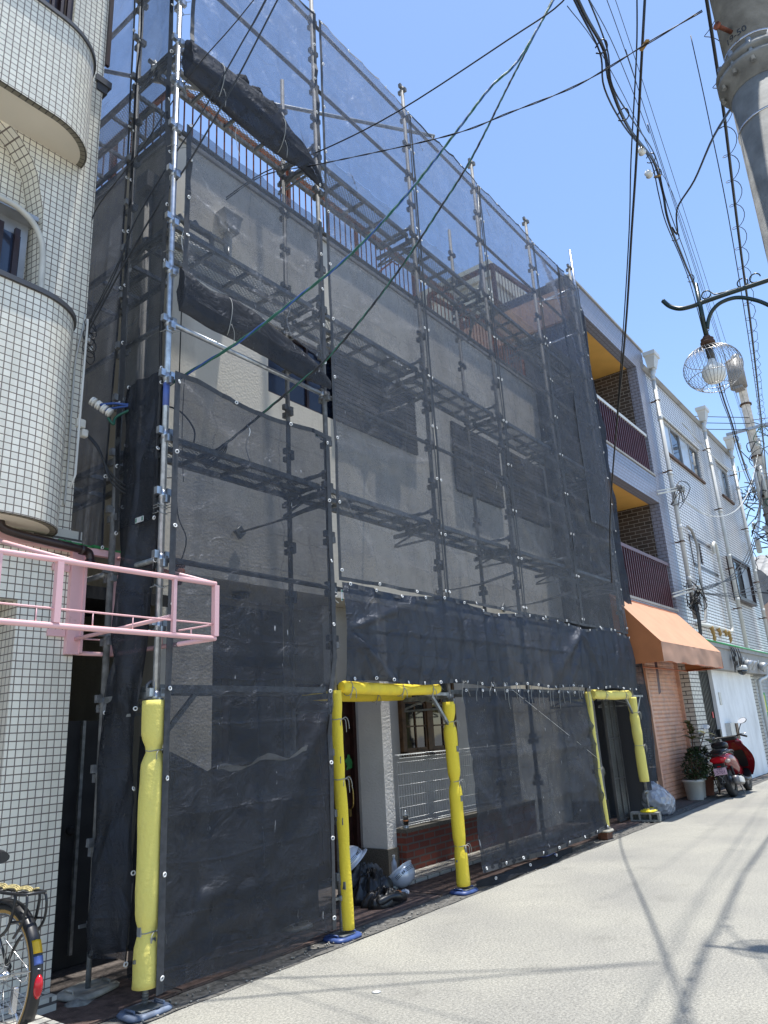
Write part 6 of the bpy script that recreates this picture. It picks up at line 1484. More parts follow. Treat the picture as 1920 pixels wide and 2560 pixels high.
# small strain insulators on the wires
for (x, y, z, dx, dz, lab) in ((1.25, -3.2, 6.93, .05, .05, 'brown strain clamp at the end of the wire from the house parapet'), (.84, -3.6, 5.52, .035, .015, 'grey clamp pair beside the near pole'), (3.45, -3.0, 6.62, .03, .03, 'brown clamp on the short branch by the bundle')):
    m = MB(); m.beam((x-dx, y-.03, z-dz), (x+dx, y+.03, z+dz), .022, .014); single('strain_clamp', m, 'amber_wall_rubber', lab, 'clamp')
for (x, y, z) in ((2.66, -3.07, 6.32), (3.0, -3.02, 6.33)):
    m = MB(); m.lathe((x, y, z), [(.012, -.03), (.034, -.022), (.02, 0), (.034, .022), (.012, .03)], 12, 'x'); single('spool_insulator', m, 'insulator_white', '%s pale round insulator on the wires above the bundle' % ('lower left' if x < 2.8 else 'upper right'), 'insulator')
cable('branch_cable', [(3.95, -2.94, 6.35), (4.0, -2.97, 6.28), (3.8, -3.05, 6.42), (3.2, -3.35, 6.2), (2.2, -3.7, 5.75), (.95, -4.05, 4.95)], .009, 'cable_black', 'short black branch cable from the bundle to the collar of the near pole')

# corner insulators at the left scaffold leg
IN = thing('insulator_string', 'string of four white spool insulators on blue and green cord beside the corner leg', 'insulator', (-.2, .55, 4.05))
dS = Vector((.52, -.50, -.52)).normalized(); RS = dS.to_track_quat('Z', 'Y').to_matrix().to_4x4()
for k in range(4):
    m = MB(); m.lathe((0, 0, 0), [(.008, -.016), (.036, -.014), (.038, -.008), (.018, 0), (.038, .008), (.036, .014), (.008, .016)], 20)
    c_ = Vector((-.245, .60, 4.135))+dS*.052*k; m.xf(Matrix.Translation(c_) @ RS); build('spool', m, 'insulator_white', IN)
m = MB(); m.tube(spline([(-.22, .55, 4.1), (-.12, .5, 4.13), (-.02, .42, 4.13), (.1, .25, 4.2)], 5), .010, 6); m.tube(spline([(-.19, .54, 4.06), (-.1, .5, 4.10), (.0, .40, 4.12)], 5), .009, 6); build('blue_cord', m, 'wire_blue', IN)
m = MB(); m.tube(spline([(-.16, .52, 4.0), (-.12, .5, 3.95), (-.1, .5, 4.02), (0, .4, 4.1)], 5), .011, 6); build('green_cord', m, 'wire_green', IN)
m = MB(); m.bbox(-.40, -.33, .53, .57, 3.86, 3.93, .006); m.bbox(-.36, -.31, .52, .57, 3.79, 3.85, .006); build('terminal_box', m, 'old_white_plastic', IN)
for k in range(3): m = MB(); m.tube(spline([(-.33+.01*k, .54, 3.82), (-.25+.01*k, .5, 3.72), (-.15, .45, 3.52-.03*k), (-.02, .4, 3.42-.03*k)], 6), .007, 6); build('lead', m, 'cable_black', IN)
cable('lead_loop', [(.05, .3, 4.12), (.25, .2, 4.10), (.38, .15, 3.95), (.36, .14, 3.78)], .007, 'cable_black', 'looping black lead behind the side net above the corner walkway')
KN = thing('cable_knot', 'knot of dark cable and clamps hanging in front of the first net', 'cable', (.62, .32, 3.8))
for k in range(5):
    m = MB(); m.tube(spline([(.74, .17, 3.95), (.66+.02*k, .2, 3.86), (.55+.02*k, .25, 3.77-.012*k), (.60, .25, 3.72), (.70, .2, 3.82)], 5), .006, 5); build('loop', m, 'cable_black' if k % 2 else 'dull_steel', KN)
cable('hanging_line', [(.95, 1.1, 7.3), (.93, 1.1, 6.5), (.92, 1.1, 5.4), (.92, 1.1, 4.2), (.94, 1.1, 3.6), (1.05, 1.1, 3.35), (1.0, 1.12, 3.1)], .006, 'cable_black', 'black line hanging down the house wall behind the first bay')
cable('hanging_line', [(.98, 1.1, 5.0), (.97, 1.1, 4.4), (1.0, 1.1, 3.9)], .004, 'cable_black', 'short thin line beside the longer one on the house wall')
cable('wall_lead', [(.35, .9, 3.6), (.6, 1.0, 3.8), (.9, 1.05, 3.9)], .006, 'cable_black', 'lead crossing the wall below the walkway of the first bay')
m = MB(); m.lathe((1.02, 1.15, 2.98), [(.02, .1), (.05, .08), (.045, 0), (.02, -.06)], 10); m.box(.97, 1.06, 1.12, 1.2, 3.08, 3.13); single('outdoor_socket', m, 'rust', 'small rusty fitting hanging on the house wall in the first bay', 'fitting')

# ================================================================ street lamp with wire cage
LP = thing('street_lamp', 'dark green street lamp with scrolls and a spherical wire cage', 'street lamp', (3.3, -3.17, 4.4))
LX = 3.3
m = MB(); m.tube([(LX, -3.17, 5.24), (LX, -3.17, 4.69)], .020, 14); build('stem', m, 'lamp_green', LP)
m = MB(); m.tube(spline([(LX, -2.87, 5.20), (LX, -2.92, 5.12), (LX, -3.0, 5.06), (LX, -3.10, 5.04), (LX, -3.2, 5.04), (LX, -3.4, 5.035), (LX, -3.75, 5.02), (LX, -4.3, 5.0), (LX, -5.0, 4.98)], 6), .020, 14); build('arm', m, 'lamp_green', LP)
m = MB(); m.tube(spline([(LX, -3.19, 4.78), (LX, -3.215, 4.86), (LX, -3.26, 4.93), (LX, -3.34, 4.975), (LX, -3.46, 4.97), (LX, -3.58, 4.90), (LX, -3.70, 4.78), (LX, -3.9, 4.5), (LX, -4.2, 4.1)], 6), .017, 12); build('curved_brace', m, 'lamp_green', LP)
for (cy_, cz_, r, a0, a1, tail) in ((-3.235, 5.10, .038, -.9*pi, .8*pi, [(-3.30, 5.075), (-3.38, 5.06), (-3.5, 5.05)]), (-3.535, 5.085, .042, -1.2*pi, .55*pi, []), (-3.635, 5.085, .042, -.55*pi, 1.0*pi, [(-3.72, 5.05), (-3.85, 5.04)])):
    m = MB(); pts = [(LX, cy_+r*cos(a0+(a1-a0)*k/18), cz_+r*sin(a0+(a1-a0)*k/18)) for k in range(19)]
    if tail and cy_ > -3.3: pts = [(LX, y, z) for y, z in tail[::-1]]+[(LX, cy_-r*cos(b_), cz_+r*sin(b_)) for b_ in [.2*pi+1.75*pi*k/16 for k in range(17)]]
    m.tube(pts, .006, 6); build('scroll', m, 'lamp_green', LP)
m = MB(); m.lathe((LX, -3.17, 4.62), [(.03, .09), (.034, .075), (.055, .06), (.05, .045), (.062, .03), (.06, .0)], 20); build('collar', m, 'rust_band', LP)
m = MB(); m.tube([(LX, -3.17, 4.62), (LX, -3.17, 4.48)], [.035, .028], 14); build('socket', m, 'dark_steel', LP)
m = MB(); m.lathe((LX, -3.17, 4.33), [(.030, .15), (.032, .125), (.05, .105), (.080, .08), (.095, .045), (.097, .01), (.088, -.03), (.065, -.058), (.035, -.07), (.008, -.073)], 28); build('bulb', m, 'bulb_white', LP)
m = MB(); cx_, cy_, cz_ = LX, -3.17, 4.40; RH, RV = .240, .205
for k in range(40):
    a = 2*pi*k/40; pts = []
    for j in range(15):
        t = radians(14+(152-14)*j/14); aa = a+.35*sin((t-.2)*.9); rr = RH*sin(t); pts.append((cx_+rr*cos(aa), cy_+rr*sin(aa), cz_+RV*cos(t)))
    m.tube(pts, .0022, 4)
build('cage_wires', m, 'chrome_wire', LP)
m = MB()
for t in (14, 62, 118, 152):
    t = radians(t); m.tube([(cx_+RH*sin(t)*cos(a), cy_+RH*sin(t)*sin(a), cz_+RV*cos(t)) for a in [2*pi*k/36 for k in range(36)]], .0032, 5, closed=True)
build('cage_rings', m, 'chrome_wire', LP)
# ================================================================ scooter (built pointing +X, rear wheel on the origin)
def M_(x, y, z, rz=0, ry=0, rx=0): return Matrix.Translation((x, y, z)) @ Matrix.Rotation(rz, 4, 'Z') @ Matrix.Rotation(ry, 4, 'Y') @ Matrix.Rotation(rx, 4, 'X')
SCX = thing('scooter', 'dark red motor scooter parked beside the plant pots with mirrors and pink plate', 'scooter', (12.76, -.33, 0))
SM = M_(12.76, -.33, 0, radians(1), 0, radians(-7))
def sb(name, mb, mat, par=None, M=SM): mb.xf(M); return build(name, mb, mat, par or SCX)
def wheel(cx_, cz_, R, r, hub, par, M, wy=0, mt='rubber', spokes=False):
    m = MB(); m.lathe((cx_, wy, cz_), [(R-2*r*.9, -r*.75), (R-r*.5, -r), (R-r*.12, -r*.7), (R, 0), (R-r*.12, r*.7), (R-r*.5, r), (R-2*r*.9, r*.75)], 36, 'y', False); t = sb('wheel', m, mt, par, M)
    m = MB(); m.lathe((cx_, wy, cz_), [(.02, -r*.8), (hub, -r*.8), (R-2*r*.85, -r*.5), (R-2*r*.85, r*.5), (hub, r*.8), (.02, r*.8)], 24, 'y'); 
    build('rim', m.xf(M), 'engine_grey', t) if False else sb('rim', m, 'engine_grey', t, M)
    return t
wheel(0, .255, .255, .062, .10, SCX, SM); wheel(1.33, .25, .25, .055, .08, SCX, SM)
def sec(x, yc, zc, hw, hh, n=18, p=2.6):
    out = []
    for j in range(n):
        a = 2*pi*j/n; c_, s_ = cos(a), sin(a); r = 1/((abs(c_)**p+abs(s_)**p)**(1/p)); out.append((x, yc+hw*r*c_, zc+hh*r*s_))
    return out
m = MB(); m.loft([sec(-.40, 0, .74, .06, .04), sec(-.34, 0, .72, .13, .10), sec(-.15, 0, .68, .18, .15), (sec(.10, 0, .64, .20, .17)), sec(.32, 0, .56, .19, .18), sec(.45, 0, .48, .15, .14), sec(.5, 0, .44, .10, .1)]); sb('rear_body', m, 'scooter_red')
m = MB(); m.loft([sec(-.36, 0, .80, .08, .02), sec(-.25, 0, .84, .14, .05), sec(0, 0, .83, .16, .055), sec(.22, 0, .78, .15, .06), sec(.36, 0, .76, .13, .06), sec(.52, 0, .74, .10, .05), sec(.56, 0, .73, .05, .03)]); sb('seat', m, 'black_leather')
m = MB(); m.loft([sec(-.10, 0, .92, .10, .02), sec(-.05, 0, .95, .14, .06), sec(.08, 0, .94, .15, .07), sec(.16, 0, .90, .13, .05), sec(.18, 0, .88, .06, .02)]) ; sb('back_pad', m, 'black_leather')
m = MB(); m.tube(spline([(.25, .17, .80), (0, .20, .83), (-.3, .20, .83), (-.46, .16, .80), (-.50, 0, .78), (-.46, -.16, .80), (-.3, -.20, .83), (0, -.20, .83), (.25, -.17, .80)], 5), .016, 8); sb('grab_rail', m, 'scooter_black')
# foot board and tunnel
m = MB(); m.loft([sec(.38, 0, .30, .19, .09), sec(.6, 0, .25, .22, .05), sec(.9, 0, .26, .22, .05), sec(1.02, 0, .36, .2, .10)]); sb('footboard', m, 'scooter_black')
m = MB(); m.loft([sec(.45, 0, .40, .08, .10), sec(.7, 0, .36, .07, .09), sec(.95, 0, .42, .09, .12)]); sb('centre_tunnel', m, 'scooter_red')
# leg shield: wide curved shell
def shield(u, v):
    a = (u-.5)*2; z = .30+.66*v; w_ = .20+.12*sin(pi*min(1, v*1.05))*1.0
    return (1.04+.10*(1-v)*0-.02*v+.10*(1-a*a)-.16*v+.05, a*w_*1.08, z)
m = MB(); m.grid(shield, 18, 18); m.grid(lambda u, v: tuple(Vector(shield(u, v))+Vector((-.035, 0, 0))), 18, 18); sb('leg_shield', m, 'scooter_red')
m = MB(); m.grid(lambda u, v: tuple(Vector(shield(.2+.6*u, .25+.5*v))+Vector((-.05, 0, 0))), 10, 10); sb('inner_panel', m, 'scooter_black')
m = MB(); m.loft([sec(.98, 0, .98, .10, .03), sec(1.02, 0, .96, .18, .08), sec(1.14, 0, .88, .20, .14), sec(1.26, 0, .78, .14, .12), sec(1.33, 0, .72, .06, .05)]); sb('front_cowl', m, 'scooter_red')
m = MB(); m.loft([sec(1.16, 0, .43, .07, .02), sec(1.24, 0, .52, .08, .03), sec(1.36, 0, .53, .08, .03), sec(1.5, 0, .44, .07, .03), sec(1.58, 0, .34, .05, .02)]); sb('front_fender', m, 'scooter_red')
m = MB(); m.loft([sec(-.30, 0, .50, .07, .03), sec(-.24, 0, .56, .09, .04), sec(-.05, 0, .60, .09, .04), sec(.1, 0, .55, .08, .03)]); sb('rear_fender', m, 'scooter_black')
m = MB(); m.tube([(1.33, .09, .25), (1.12, .09, .72)], .02, 8); m.tube([(1.33, -.09, .25), (1.12, -.09, .72)], .02, 8); sb('fork', m, 'engine_grey')
m = MB(); m.tube([(1.08, 0, .8), (1.0, 0, 1.06)], .022, 8); m.tube(spline([(.86, .34, 1.04), (.94, .22, 1.08), (1.0, .08, 1.06), (1.0, -.08, 1.06), (.94, -.22, 1.08), (.86, -.34, 1.04)], 5), .014, 8); sb('handlebar', m, 'scooter_black')
m = MB(); m.tube([(.94, .24, 1.08), (.84, .37, 1.03)], .02, 8); m.tube([(.94, -.24, 1.08), (.84, -.37, 1.03)], .02, 8); m.bbox(.9, 1.06, -.14, .14, 1.0, 1.09, .02); sb('grips', m, 'rubber')
m = MB(); m.tube([(.86, -.25, 1.10), (.80, -.38, 1.09)], .006, 5); m.tube([(.86, .25, 1.10), (.80, .38, 1.09)], .006, 5); sb('brake_lever', m, 'silver')
for s_ in (-1, 1):
    m = MB(); m.tube(spline([(.96, s_*.2, 1.09), (.95, s_*.27, 1.22), (.93, s_*.33, 1.30)], 4), .008, 6)
    st = sb('mirror', m, 'scooter_black')
    m = MB(); m.loft([[(.92+dx, s_*.36+.085*k*cos(a)+.02*sin(a)*s_, 1.34+.055*k*sin(a)) for a in [2*pi*j/16 for j in range(16)]] for dx, k in ((.04, .4), (.03, .8), (.02, 1.0))]); sb('mirror_shell', m, 'scooter_black', st)
    m = MB(); m.poly([(.895+.034*sin(a), s_*.36+.080*cos(a)+.02*sin(a)*s_, 1.34+.050*sin(a)) for a in [2*pi*j/16 for j in range(16)]][::-1]); sb('mirror_glass', m, 'mirror', st)
# engine, muffler, shock, stand
m = MB(); m.loft([sec(-.05, .10, .27, .05, .08), sec(.1, .12, .28, .07, .11), sec(.35, .10, .29, .08, .10), sec(.5, .06, .30, .05, .06)]); sb('engine', m, 'engine_grey')
m = MB(); m.loft([sec(-.26, -.17, .31, .02, .03), sec(-.24, -.17, .31, .06, .075), sec(-.05, -.17, .29, .065, .085), sec(.25, -.16, .26, .06, .075), sec(.33, -.15, .25, .03, .04)]); m.xf(Matrix.Translation((0, 0, 0))); sb('muffler', m, 'engine_grey')
m = MB(); m.loft([sec(-.20, -.235, .31, .004, .05), sec(-.05, -.242, .30, .006, .06), sec(.2, -.228, .27, .004, .045)]); sb('muffler_shield', m, 'pvc_white')
for s_ in (-1, 1):
    m = MB(); m.tube([(-.02, s_*.12, .30), (-.12, s_*.13, .62)], .014, 8)
    for k in range(8): t = .15+.08*k; x = -.02-.10*t; z = .30+.32*t; m.tube([(x, s_*.12+s_*.01*t, z), (x-.004, s_*.12+s_*.01*t, z+.012)], .026, 10)
    sb('shock_absorber', m, 'scooter_black')
m = MB(); m.tube([(.3, .1, .2), (.22, .16, .02)], .01, 6); m.tube([(.3, -.1, .2), (.22, -.16, .02)], .01, 6); m.tube([(.22, .16, .015), (.22, -.16, .015)], .01, 6); sb('centre_stand', m, 'engine_grey')
# tail lamp, winkers, plate
m = MB(); m.loft([sec(-.425, 0, .70, .05, .02), sec(-.42, 0, .70, .14, .045), sec(-.38, 0, .69, .16, .06)]); sb('tail_lamp', m, 'red_lens')
for s_ in (-1, 1): m = MB(); m.loft([sec(-.42, s_*.15, .66, .02, .02), sec(-.40, s_*.16, .66, .05, .035), sec(-.30, s_*.17, .66, .03, .03)]); sb('indicator', m, 'clear_lens')
m = MB(); m.prism([(-.42, -.10, .63), (-.42, .10, .63), (-.44, .11, .46), (-.42, .06, .26), (-.42, -.06, .26), (-.44, -.11, .46)], (.02, 0, 0)); sb('plate_bracket', m, 'scooter_black')
m = MB(); m.box(-.455, -.451, -.03, .03, .57, .59); sb('reflector', m, 'red_lens')
m = MB(); m.bbox(-.470, -.462, -.115, .115, .43, .555, .006); pl = sb('number_plate', m, 'plate_pink')
def text(name, s_, size, M, mat, par, ext=.0006):
    cu = bpy.data.curves.new(name, 'FONT'); cu.body = s_; cu.size = size; cu.extrude = ext; cu.align_x = 'CENTER'; cu.align_y = 'CENTER'; cu.resolution_u = 3
    o = bpy.data.objects.new(name, cu); COL.objects.link(o); dg = bpy.context.evaluated_depsgraph_get()
    me = bpy.data.meshes.new_from_object(o.evaluated_get(dg)); bpy.data.objects.remove(o)
    m = MB(); m.v = [M @ v.co for v in me.vertices]
    for p in me.polygons: m.face(list(p.vertices))
    bpy.data.meshes.remove(me)
    return build(name, m, mat, par)
TR = Matrix(((0, 0, -1, 0), (-1, 0, 0, 0), (0, 1, 0, 0), (0, 0, 0, 1)))   # text facing -X
text('digits', '5701', .085, SM @ Matrix.Translation((-.4712, -.012, .475)) @ TR, 'plate_text', pl)
text('plate_heading', '大阪市', .034, SM @ Matrix.Translation((-.4712, 0, .532)) @ TR, 'plate_text', pl)
text('plate_kana', 'う', .03, SM @ Matrix.Translation((-.4712, .095, .465)) @ TR, 'plate_text', pl)
def pole_text():
    cx_, cy_, rad = .86, -4.14, .151
    cu = bpy.data.curves.new('number', 'FONT'); cu.body = '19-50'; cu.size = .055; cu.align_x = 'CENTER'; cu.resolution_u = 3; cu.extrude = .0004
    o = bpy.data.objects.new('number', cu); COL.objects.link(o); me = bpy.data.meshes.new_from_object(o.evaluated_get(bpy.context.evaluated_depsgraph_get())); bpy.data.objects.remove(o)
    m = MB(); a0 = radians(158)
    for v in me.vertices:
        a = a0+v.co.x/rad; m.v.append(Vector((cx_+(rad+.0006+v.co.z)*cos(a), cy_+(rad+.0006+v.co.z)*sin(a), 5.10+v.co.y)))
    for p in me.polygons: m.face(list(p.vertices))
    return build('number', m, 'gate_black', P1)
pole_text()
m = MB()
for a, b_ in (((0, .36), (.035, .29)), ((.035, .29), (-.035, .29)), ((-.035, .29), (0, .36)), ((-.05, .42), (0, .37)), ((.05, .42), (0, .37))): m.beam((-.444, a[0], a[1]), (-.444, b_[0], b_[1]), .008, .003, (1, 0, 0))
sb('triangle_mark', m, 'silver')

# ================================================================ bicycle, lower left corner (pointing -X)

BK = thing('bicycle', 'black city bicycle with rear rack, fender and red reflector at the left edge', 'bicycle', (-.89, 0, .09))
BMt = Matrix.Translation((-.925, -.015, .085)) @ Matrix.Rotation(radians(93), 4, 'Z') @ Matrix.Rotation(radians(3), 4, 'X')   # +X forward
def bb(name, mb, mat, par=None): mb.xf(BMt); return build(name, mb, mat, par or BK)
R = .325
for wx, nm in ((0, 'rear'), (1.08, 'front')):
    m = MB(); m.tube([(wx+(R)*cos(a), 0, .34+R*sin(a)) for a in [2*pi*k/48 for k in range(48)]], .019, 10, closed=True); t = bb('wheel', m, 'rubber')
    m = MB(); m.tube([(wx+(R-.016)*cos(a), 0, .34+(R-.016)*sin(a)) for a in [2*pi*k/48 for k in range(48)]], .0165, 8, closed=True); bb('tyre_wall', m, 'amber_wall_rubber', t)
    m = MB(); m.tube([(wx+(R-.032)*cos(a), 0, .34+(R-.032)*sin(a)) for a in [2*pi*k/48 for k in range(48)]], .012, 8, closed=True); bb('rim', m, 'silver', t)
    m = MB()
    for k in range(32):
        a = 2*pi*k/32; s_ = 1 if k % 2 else -1; b_ = a+.45*(1 if (k//2) % 2 else -1); m.tube([(wx+.022*cos(b_), s_*.03, .34+.022*sin(b_)), (wx+(R-.04)*cos(a), s_*.004, .34+(R-.04)*sin(a))], .0013, 4)
    bb('spokes', m, 'spoke_steel', t)
    m = MB(); m.lathe((wx, 0, .34), [(.012, -.06), (.026, -.035), (.016, -.02), (.016, .02), (.026, .035), (.012, .06)], 14, 'y'); bb('hub', m, 'silver', t)
m = MB(); rings = []
for k in range(26):
    a = radians(-18)+(radians(200)-radians(-18))*k/25+radians(180)-radians(182)+radians(0)
    a = radians(60)+radians(145)*k/25
    c_, s_ = cos(a), sin(a); ring = []
    for (dr, dy) in ((.0, -.033), (.014, -.024), (.020, 0), (.014, .024), (.0, .033), (-.002, .030), (.016, 0), (-.002, -.030)): ring.append(((R+.022+dr)*c_, dy, .34+(R+.022+dr)*s_))
    rings.append(ring)
m.loft(rings); fe = bb('rear_fender', m, 'scooter_black')
def onf(a, d=.043): a = radians(a); return ((R+d)*cos(a), 0, .34+(R+d)*sin(a))
for a0, a1, mt, nm in ((147, 157, 'sticker_yellow', 'yellow_sticker'), (159, 165, 'sticker_blue', 'blue_sticker')):
    m = MB(); rings = []
    for k in range(6):
        a = radians(a0+(a1-a0)*k/5); ring = []
        for (dr, dy) in ((.0145, -.025), (.0215, 0), (.0145, .025), (.013, .02), (.019, 0), (.013, -.02)): ring.append(((R+.0225+dr)*cos(a), dy, .34+(R+.0225+dr)*sin(a)))
        rings.append(ring)
    m.loft(rings); bb(nm, m, mt, fe)
m = MB(); p0 = Vector(onf(172, .045)); p1 = Vector(onf(188, .045)); pts = [p0.lerp(p1, k/6) for k in range(7)]
m.tube(pts, [.006, .017, .021, .022, .021, .017, .006], 14); bb('reflector', m, 'red_lens', fe)
m = MB(); m.tube(spline([onf(168, .045), (-.30, .045, .40), (-.1, .06, .36), (0, .06, .34)], 5), .0028, 5); m.tube(spline([onf(168, .045), (-.30, -.045, .40), (-.1, -.06, .36), (0, -.06, .34)], 5), .0028, 5); bb('fender_stay', m, 'spoke_steel', fe)
rk = MB(); zr = .745
rk.tube(spline([(.22, .05, zr-.03), (.1, .065, zr), (-.15, .068, zr), (-.30, .062, zr), (-.335, .03, zr+.003), (-.335, -.03, zr+.003), (-.30, -.062, zr), (-.15, -.068, zr), (.1, -.065, zr), (.22, -.05, zr-.03)], 5), .008, 8)
for x in (-.05, -.2, -.3): rk.tube([(x, -.066, zr), (x, .066, zr)], .006, 6)
rk.tube([(.2, 0, zr), (-.33, 0, zr)], .006, 6)
for s_ in (-1, 1):
    rk.tube(spline([(-.25, s_*.067, zr-.004), (-.255, s_*.068, zr-.05), (-.22, s_*.070, zr-.16), (-.10, s_*.072, .50), (.0, s_*.068, .35)], 5), .008, 8)
    rk.tube(spline([(-.33, s_*.05, zr-.004), (-.345, s_*.055, zr-.05), (-.33, s_*.06, zr-.13), (-.27, s_*.06, zr-.20)], 5), .007, 8)
    rk.tube([(-.235, s_*.069, zr-.13), (-.335, s_*.058, zr-.12)], .006, 6)
for v_ in rk.v: v_.x = v_.x+.075 if v_.x < -.02 else v_.x+.03
r_ = bb('rear_rack', rk, 'scooter_black')
m = MB()
for k in range(3): m.tube([(-.22+.43*q_/24, -.035+.03*k+.012*sin(q_*.9+k*2), zr+.013+.006*cos(q_*.9+k*2)) for q_ in range(25)], .0045, 5)
bb('elastic_cord', m, 'rope_yellow', r_)
m = MB(); m.tube([(0, .06, .34), (.36, .03, .78)], .008, 8); m.tube([(0, -.06, .34), (.36, -.03, .78)], .008, 8); m.tube([(0, .06, .34), (.43, .03, .28)], .009, 8); m.tube([(0, -.06, .34), (.43, -.03, .28)], .009, 8)
m.tube([(.43, 0, .28), (.33, 0, .92)], .015, 8); m.tube([(.43, 0, .28), (.95, 0, .72)], .018, 8); m.tube([(.38, 0, .60), (.93, 0, .84)], .016, 8); m.tube([(.96, 0, .66), (.91, 0, .98)], .017, 8); m.tube([(.96, 0, .66), (1.08, .05, .34)], .011, 8); m.tube([(.96, 0, .66), (1.08, -.05, .34)], .011, 8)
bb('frame', m, 'scooter_black')
m = MB(); m.loft([sec(.20, 0, .89, .09, .03), sec(.25, 0, .90, .095, .035), sec(.36, 0, .90, .05, .03), sec(.46, 0, .89, .025, .02)]); bb('saddle', m, 'black_leather')
m = MB(); m.tube(spline([(.72, .28, 1.02), (.86, .24, 1.06), (.92, .06, 1.04), (.92, -.06, 1.04), (.86, -.24, 1.06), (.72, -.28, 1.02)], 5), .011, 8); bb('handlebar', m, 'silver')
m = MB(); m.lathe((.43, -.04, .28), [(.085, 0), (.088, .004), (.02, .006)], 24, 'y'); m.beam((.43, -.07, .28), (.52, -.07, .14), .02, .012); m.beam((.43, .07, .28), (.34, .07, .42), .02, .012); bb('crank', m, 'silver')
m = MB(); m.tube([(0, -.045, .375), (.43, -.045, .36)], .004, 5); m.tube([(0, -.045, .305), (.43, -.045, .20)], .004, 5); bb('chain', m, 'dull_steel')
m = MB(); m.tube(spline([(.0, -.085, .33), (-.05, -.11, .30), (-.10, -.10, .36), (.0, -.09, .42), (.10, -.06, .5)], 5), .003, 5); m.bbox(-.045, -.01, -.10, -.07, .16, .28, .005); m.tube([(-.03, -.09, .18), (-.05, -.16, .01)], .006, 6); bb('lock_and_stand', m, 'silver')

# ================================================================ plants by the shutter
def leafy(name, cx_, cy_, z0, z1, rad, n, ls, mat, par, seed):
    rnd = random.Random(seed); m = MB()
    for i in range(n):
        t = rnd.random(); z = z0+(z1-z0)*t; r = rad*(.35+.75*sin(pi*min(1, t+.12)))*math.sqrt(rnd.random()); a = rnd.uniform(0, 2*pi)
        p = Vector((cx_+r*cos(a), cy_+r*sin(a)*.8, z)); d = Vector((cos(a)*.7+rnd.uniform(-.5, .5), sin(a)*.7+rnd.uniform(-.5, .5), rnd.uniform(-.4, .9))).normalized()
        s_ = d.cross(Vector((rnd.uniform(-1, 1), rnd.uniform(-1, 1), 1))).normalized(); L_ = ls*rnd.uniform(.6, 1.3)
        m.quad(p, p+d*L_*.5+s_*L_*.28, p+d*L_, p+d*L_*.5-s_*L_*.28)
    return build(name, m, mat, par)
def pot(label, x, y, r0, r1, h, mat, group='plant pots in front of the salmon shutter', square=False):
    S = thing('plant_pot', label, 'plant pot', (x, y, 0), group); m = MB()
    m.lathe((x, y, 0), [(r0*.96, .005), (r0, .02), (r1, h-.05), (r1+.022, h-.045), (r1+.024, h-.012), (r1+.01, h), (r1-.012, h), (r1-.02, h-.05), (r1*.5, h-.055)], 26 if not square else 4)
    build('pot', m, mat, S); m = MB(); m.lathe((x, y, h-.06), [(r1*.97, 0), (.01, .012)], 20); build('soil', m, 'soil', S); return S
S = pot('big pale grey round plant pot with dark shrub, nearest the camera', 12.12, .20, .145, .175, .37, 'pot_grey')
leafy('foliage', 12.25, .14, .36, .92, .28, 1300, .055, 'leaf_dark', S, 3); leafy('foliage', 12.05, .14, .35, .46, .18, 160, .04, 'leaf_dark', S, 4)
m = MB(); rnd = random.Random(3)
for k in range(14): a = rnd.uniform(0, 6.28); m.tube(spline([(12.12+.05*cos(a), .2+.05*sin(a), .32), (12.16+.10*cos(a), .18+.1*sin(a), .5), (12.22+.2*cos(a), .16+.16*sin(a), .52+rnd.random()*.3)], 4), .006, 5)
build('stems', m, 'stem_brown', S)
S = pot('whitish plant pot half hidden behind the big grey one, with rubber plant', 12.50, .24, .125, .155, .37, 'pot_grey')
m = MB(); m.tube(spline([(12.50, .22, .32), (12.44, .2, .8), (12.45, .18, 1.05), (12.42, .18, 1.38)], 5), .014, 6); m.tube(spline([(12.45, .2, .62), (12.66, .12, .9), (12.92, .06, 1.18)], 5), .010, 6); m.tube(spline([(12.46, .2, .35), (12.30, .18, .75), (12.26, .16, .95)], 5), .007, 6); build('stems', m, 'stem_brown', S)
rnd = random.Random(11); m = MB()
def bigleaf(m, p, d, L_, w_):
    d = Vector(d).normalized(); s_ = d.cross(Vector((0, 0, 1))).normalized(); n_ = s_.cross(d)
    prev = None; pts = []
    for k in range(7):
        t = k/6; c_ = Vector(p)+d*L_*t-Vector((0, 0, .25*L_*t*t)); ww = w_*sin(pi*min(1, .08+t*.92))*.5
        pts.append((c_+s_*ww+n_*.15*ww, c_, c_-s_*ww+n_*.15*ww))
    for k in range(6):
        a, b_ = pts[k], pts[k+1]; m.quad(a[0], b_[0], b_[1], a[1]); m.quad(a[1], b_[1], b_[2], a[2])
for (x, y, z) in [(12.42, .18, 1.36), (12.43, .18, 1.27), (12.44, .18, 1.18), (12.44, .18, 1.08), (12.92, .06, 1.17), (12.84, .08, 1.06)]:
    for k in range(5): a = rnd.uniform(0, 6.28); bigleaf(m, (x, y, z), (cos(a), sin(a), rnd.uniform(-.1, .9)), rnd.uniform(.19, .29), .12)
build('leaves', m, 'leaf_rubber', S)
S = pot('terracotta plant pot with dark bush beside the scooter', 12.95, .20, .12, .155, .35, 'terracotta')
leafy('foliage', 12.85, .14, .36, .92, .25, 900, .055, 'leaf_dark', S, 8)
m = MB(); rnd = random.Random(5)
for k in range(10): a = rnd.uniform(0, 6.28); m.tube([(12.95, .2, .30), (12.92+.18*cos(a), .2+.13*sin(a), .5+rnd.random()*.3)], .006, 5)
build('stems', m, 'stem_brown', S)
S = thing('bush', 'bright yellow-green bush between the pots and the scooter in sun', 'plant', (13.4, .1, 0))
leafy('foliage', 13.35, .0, .25, .68, .18, 380, .06, 'leaf_light', S, 9)
m = MB(); rnd = random.Random(6)
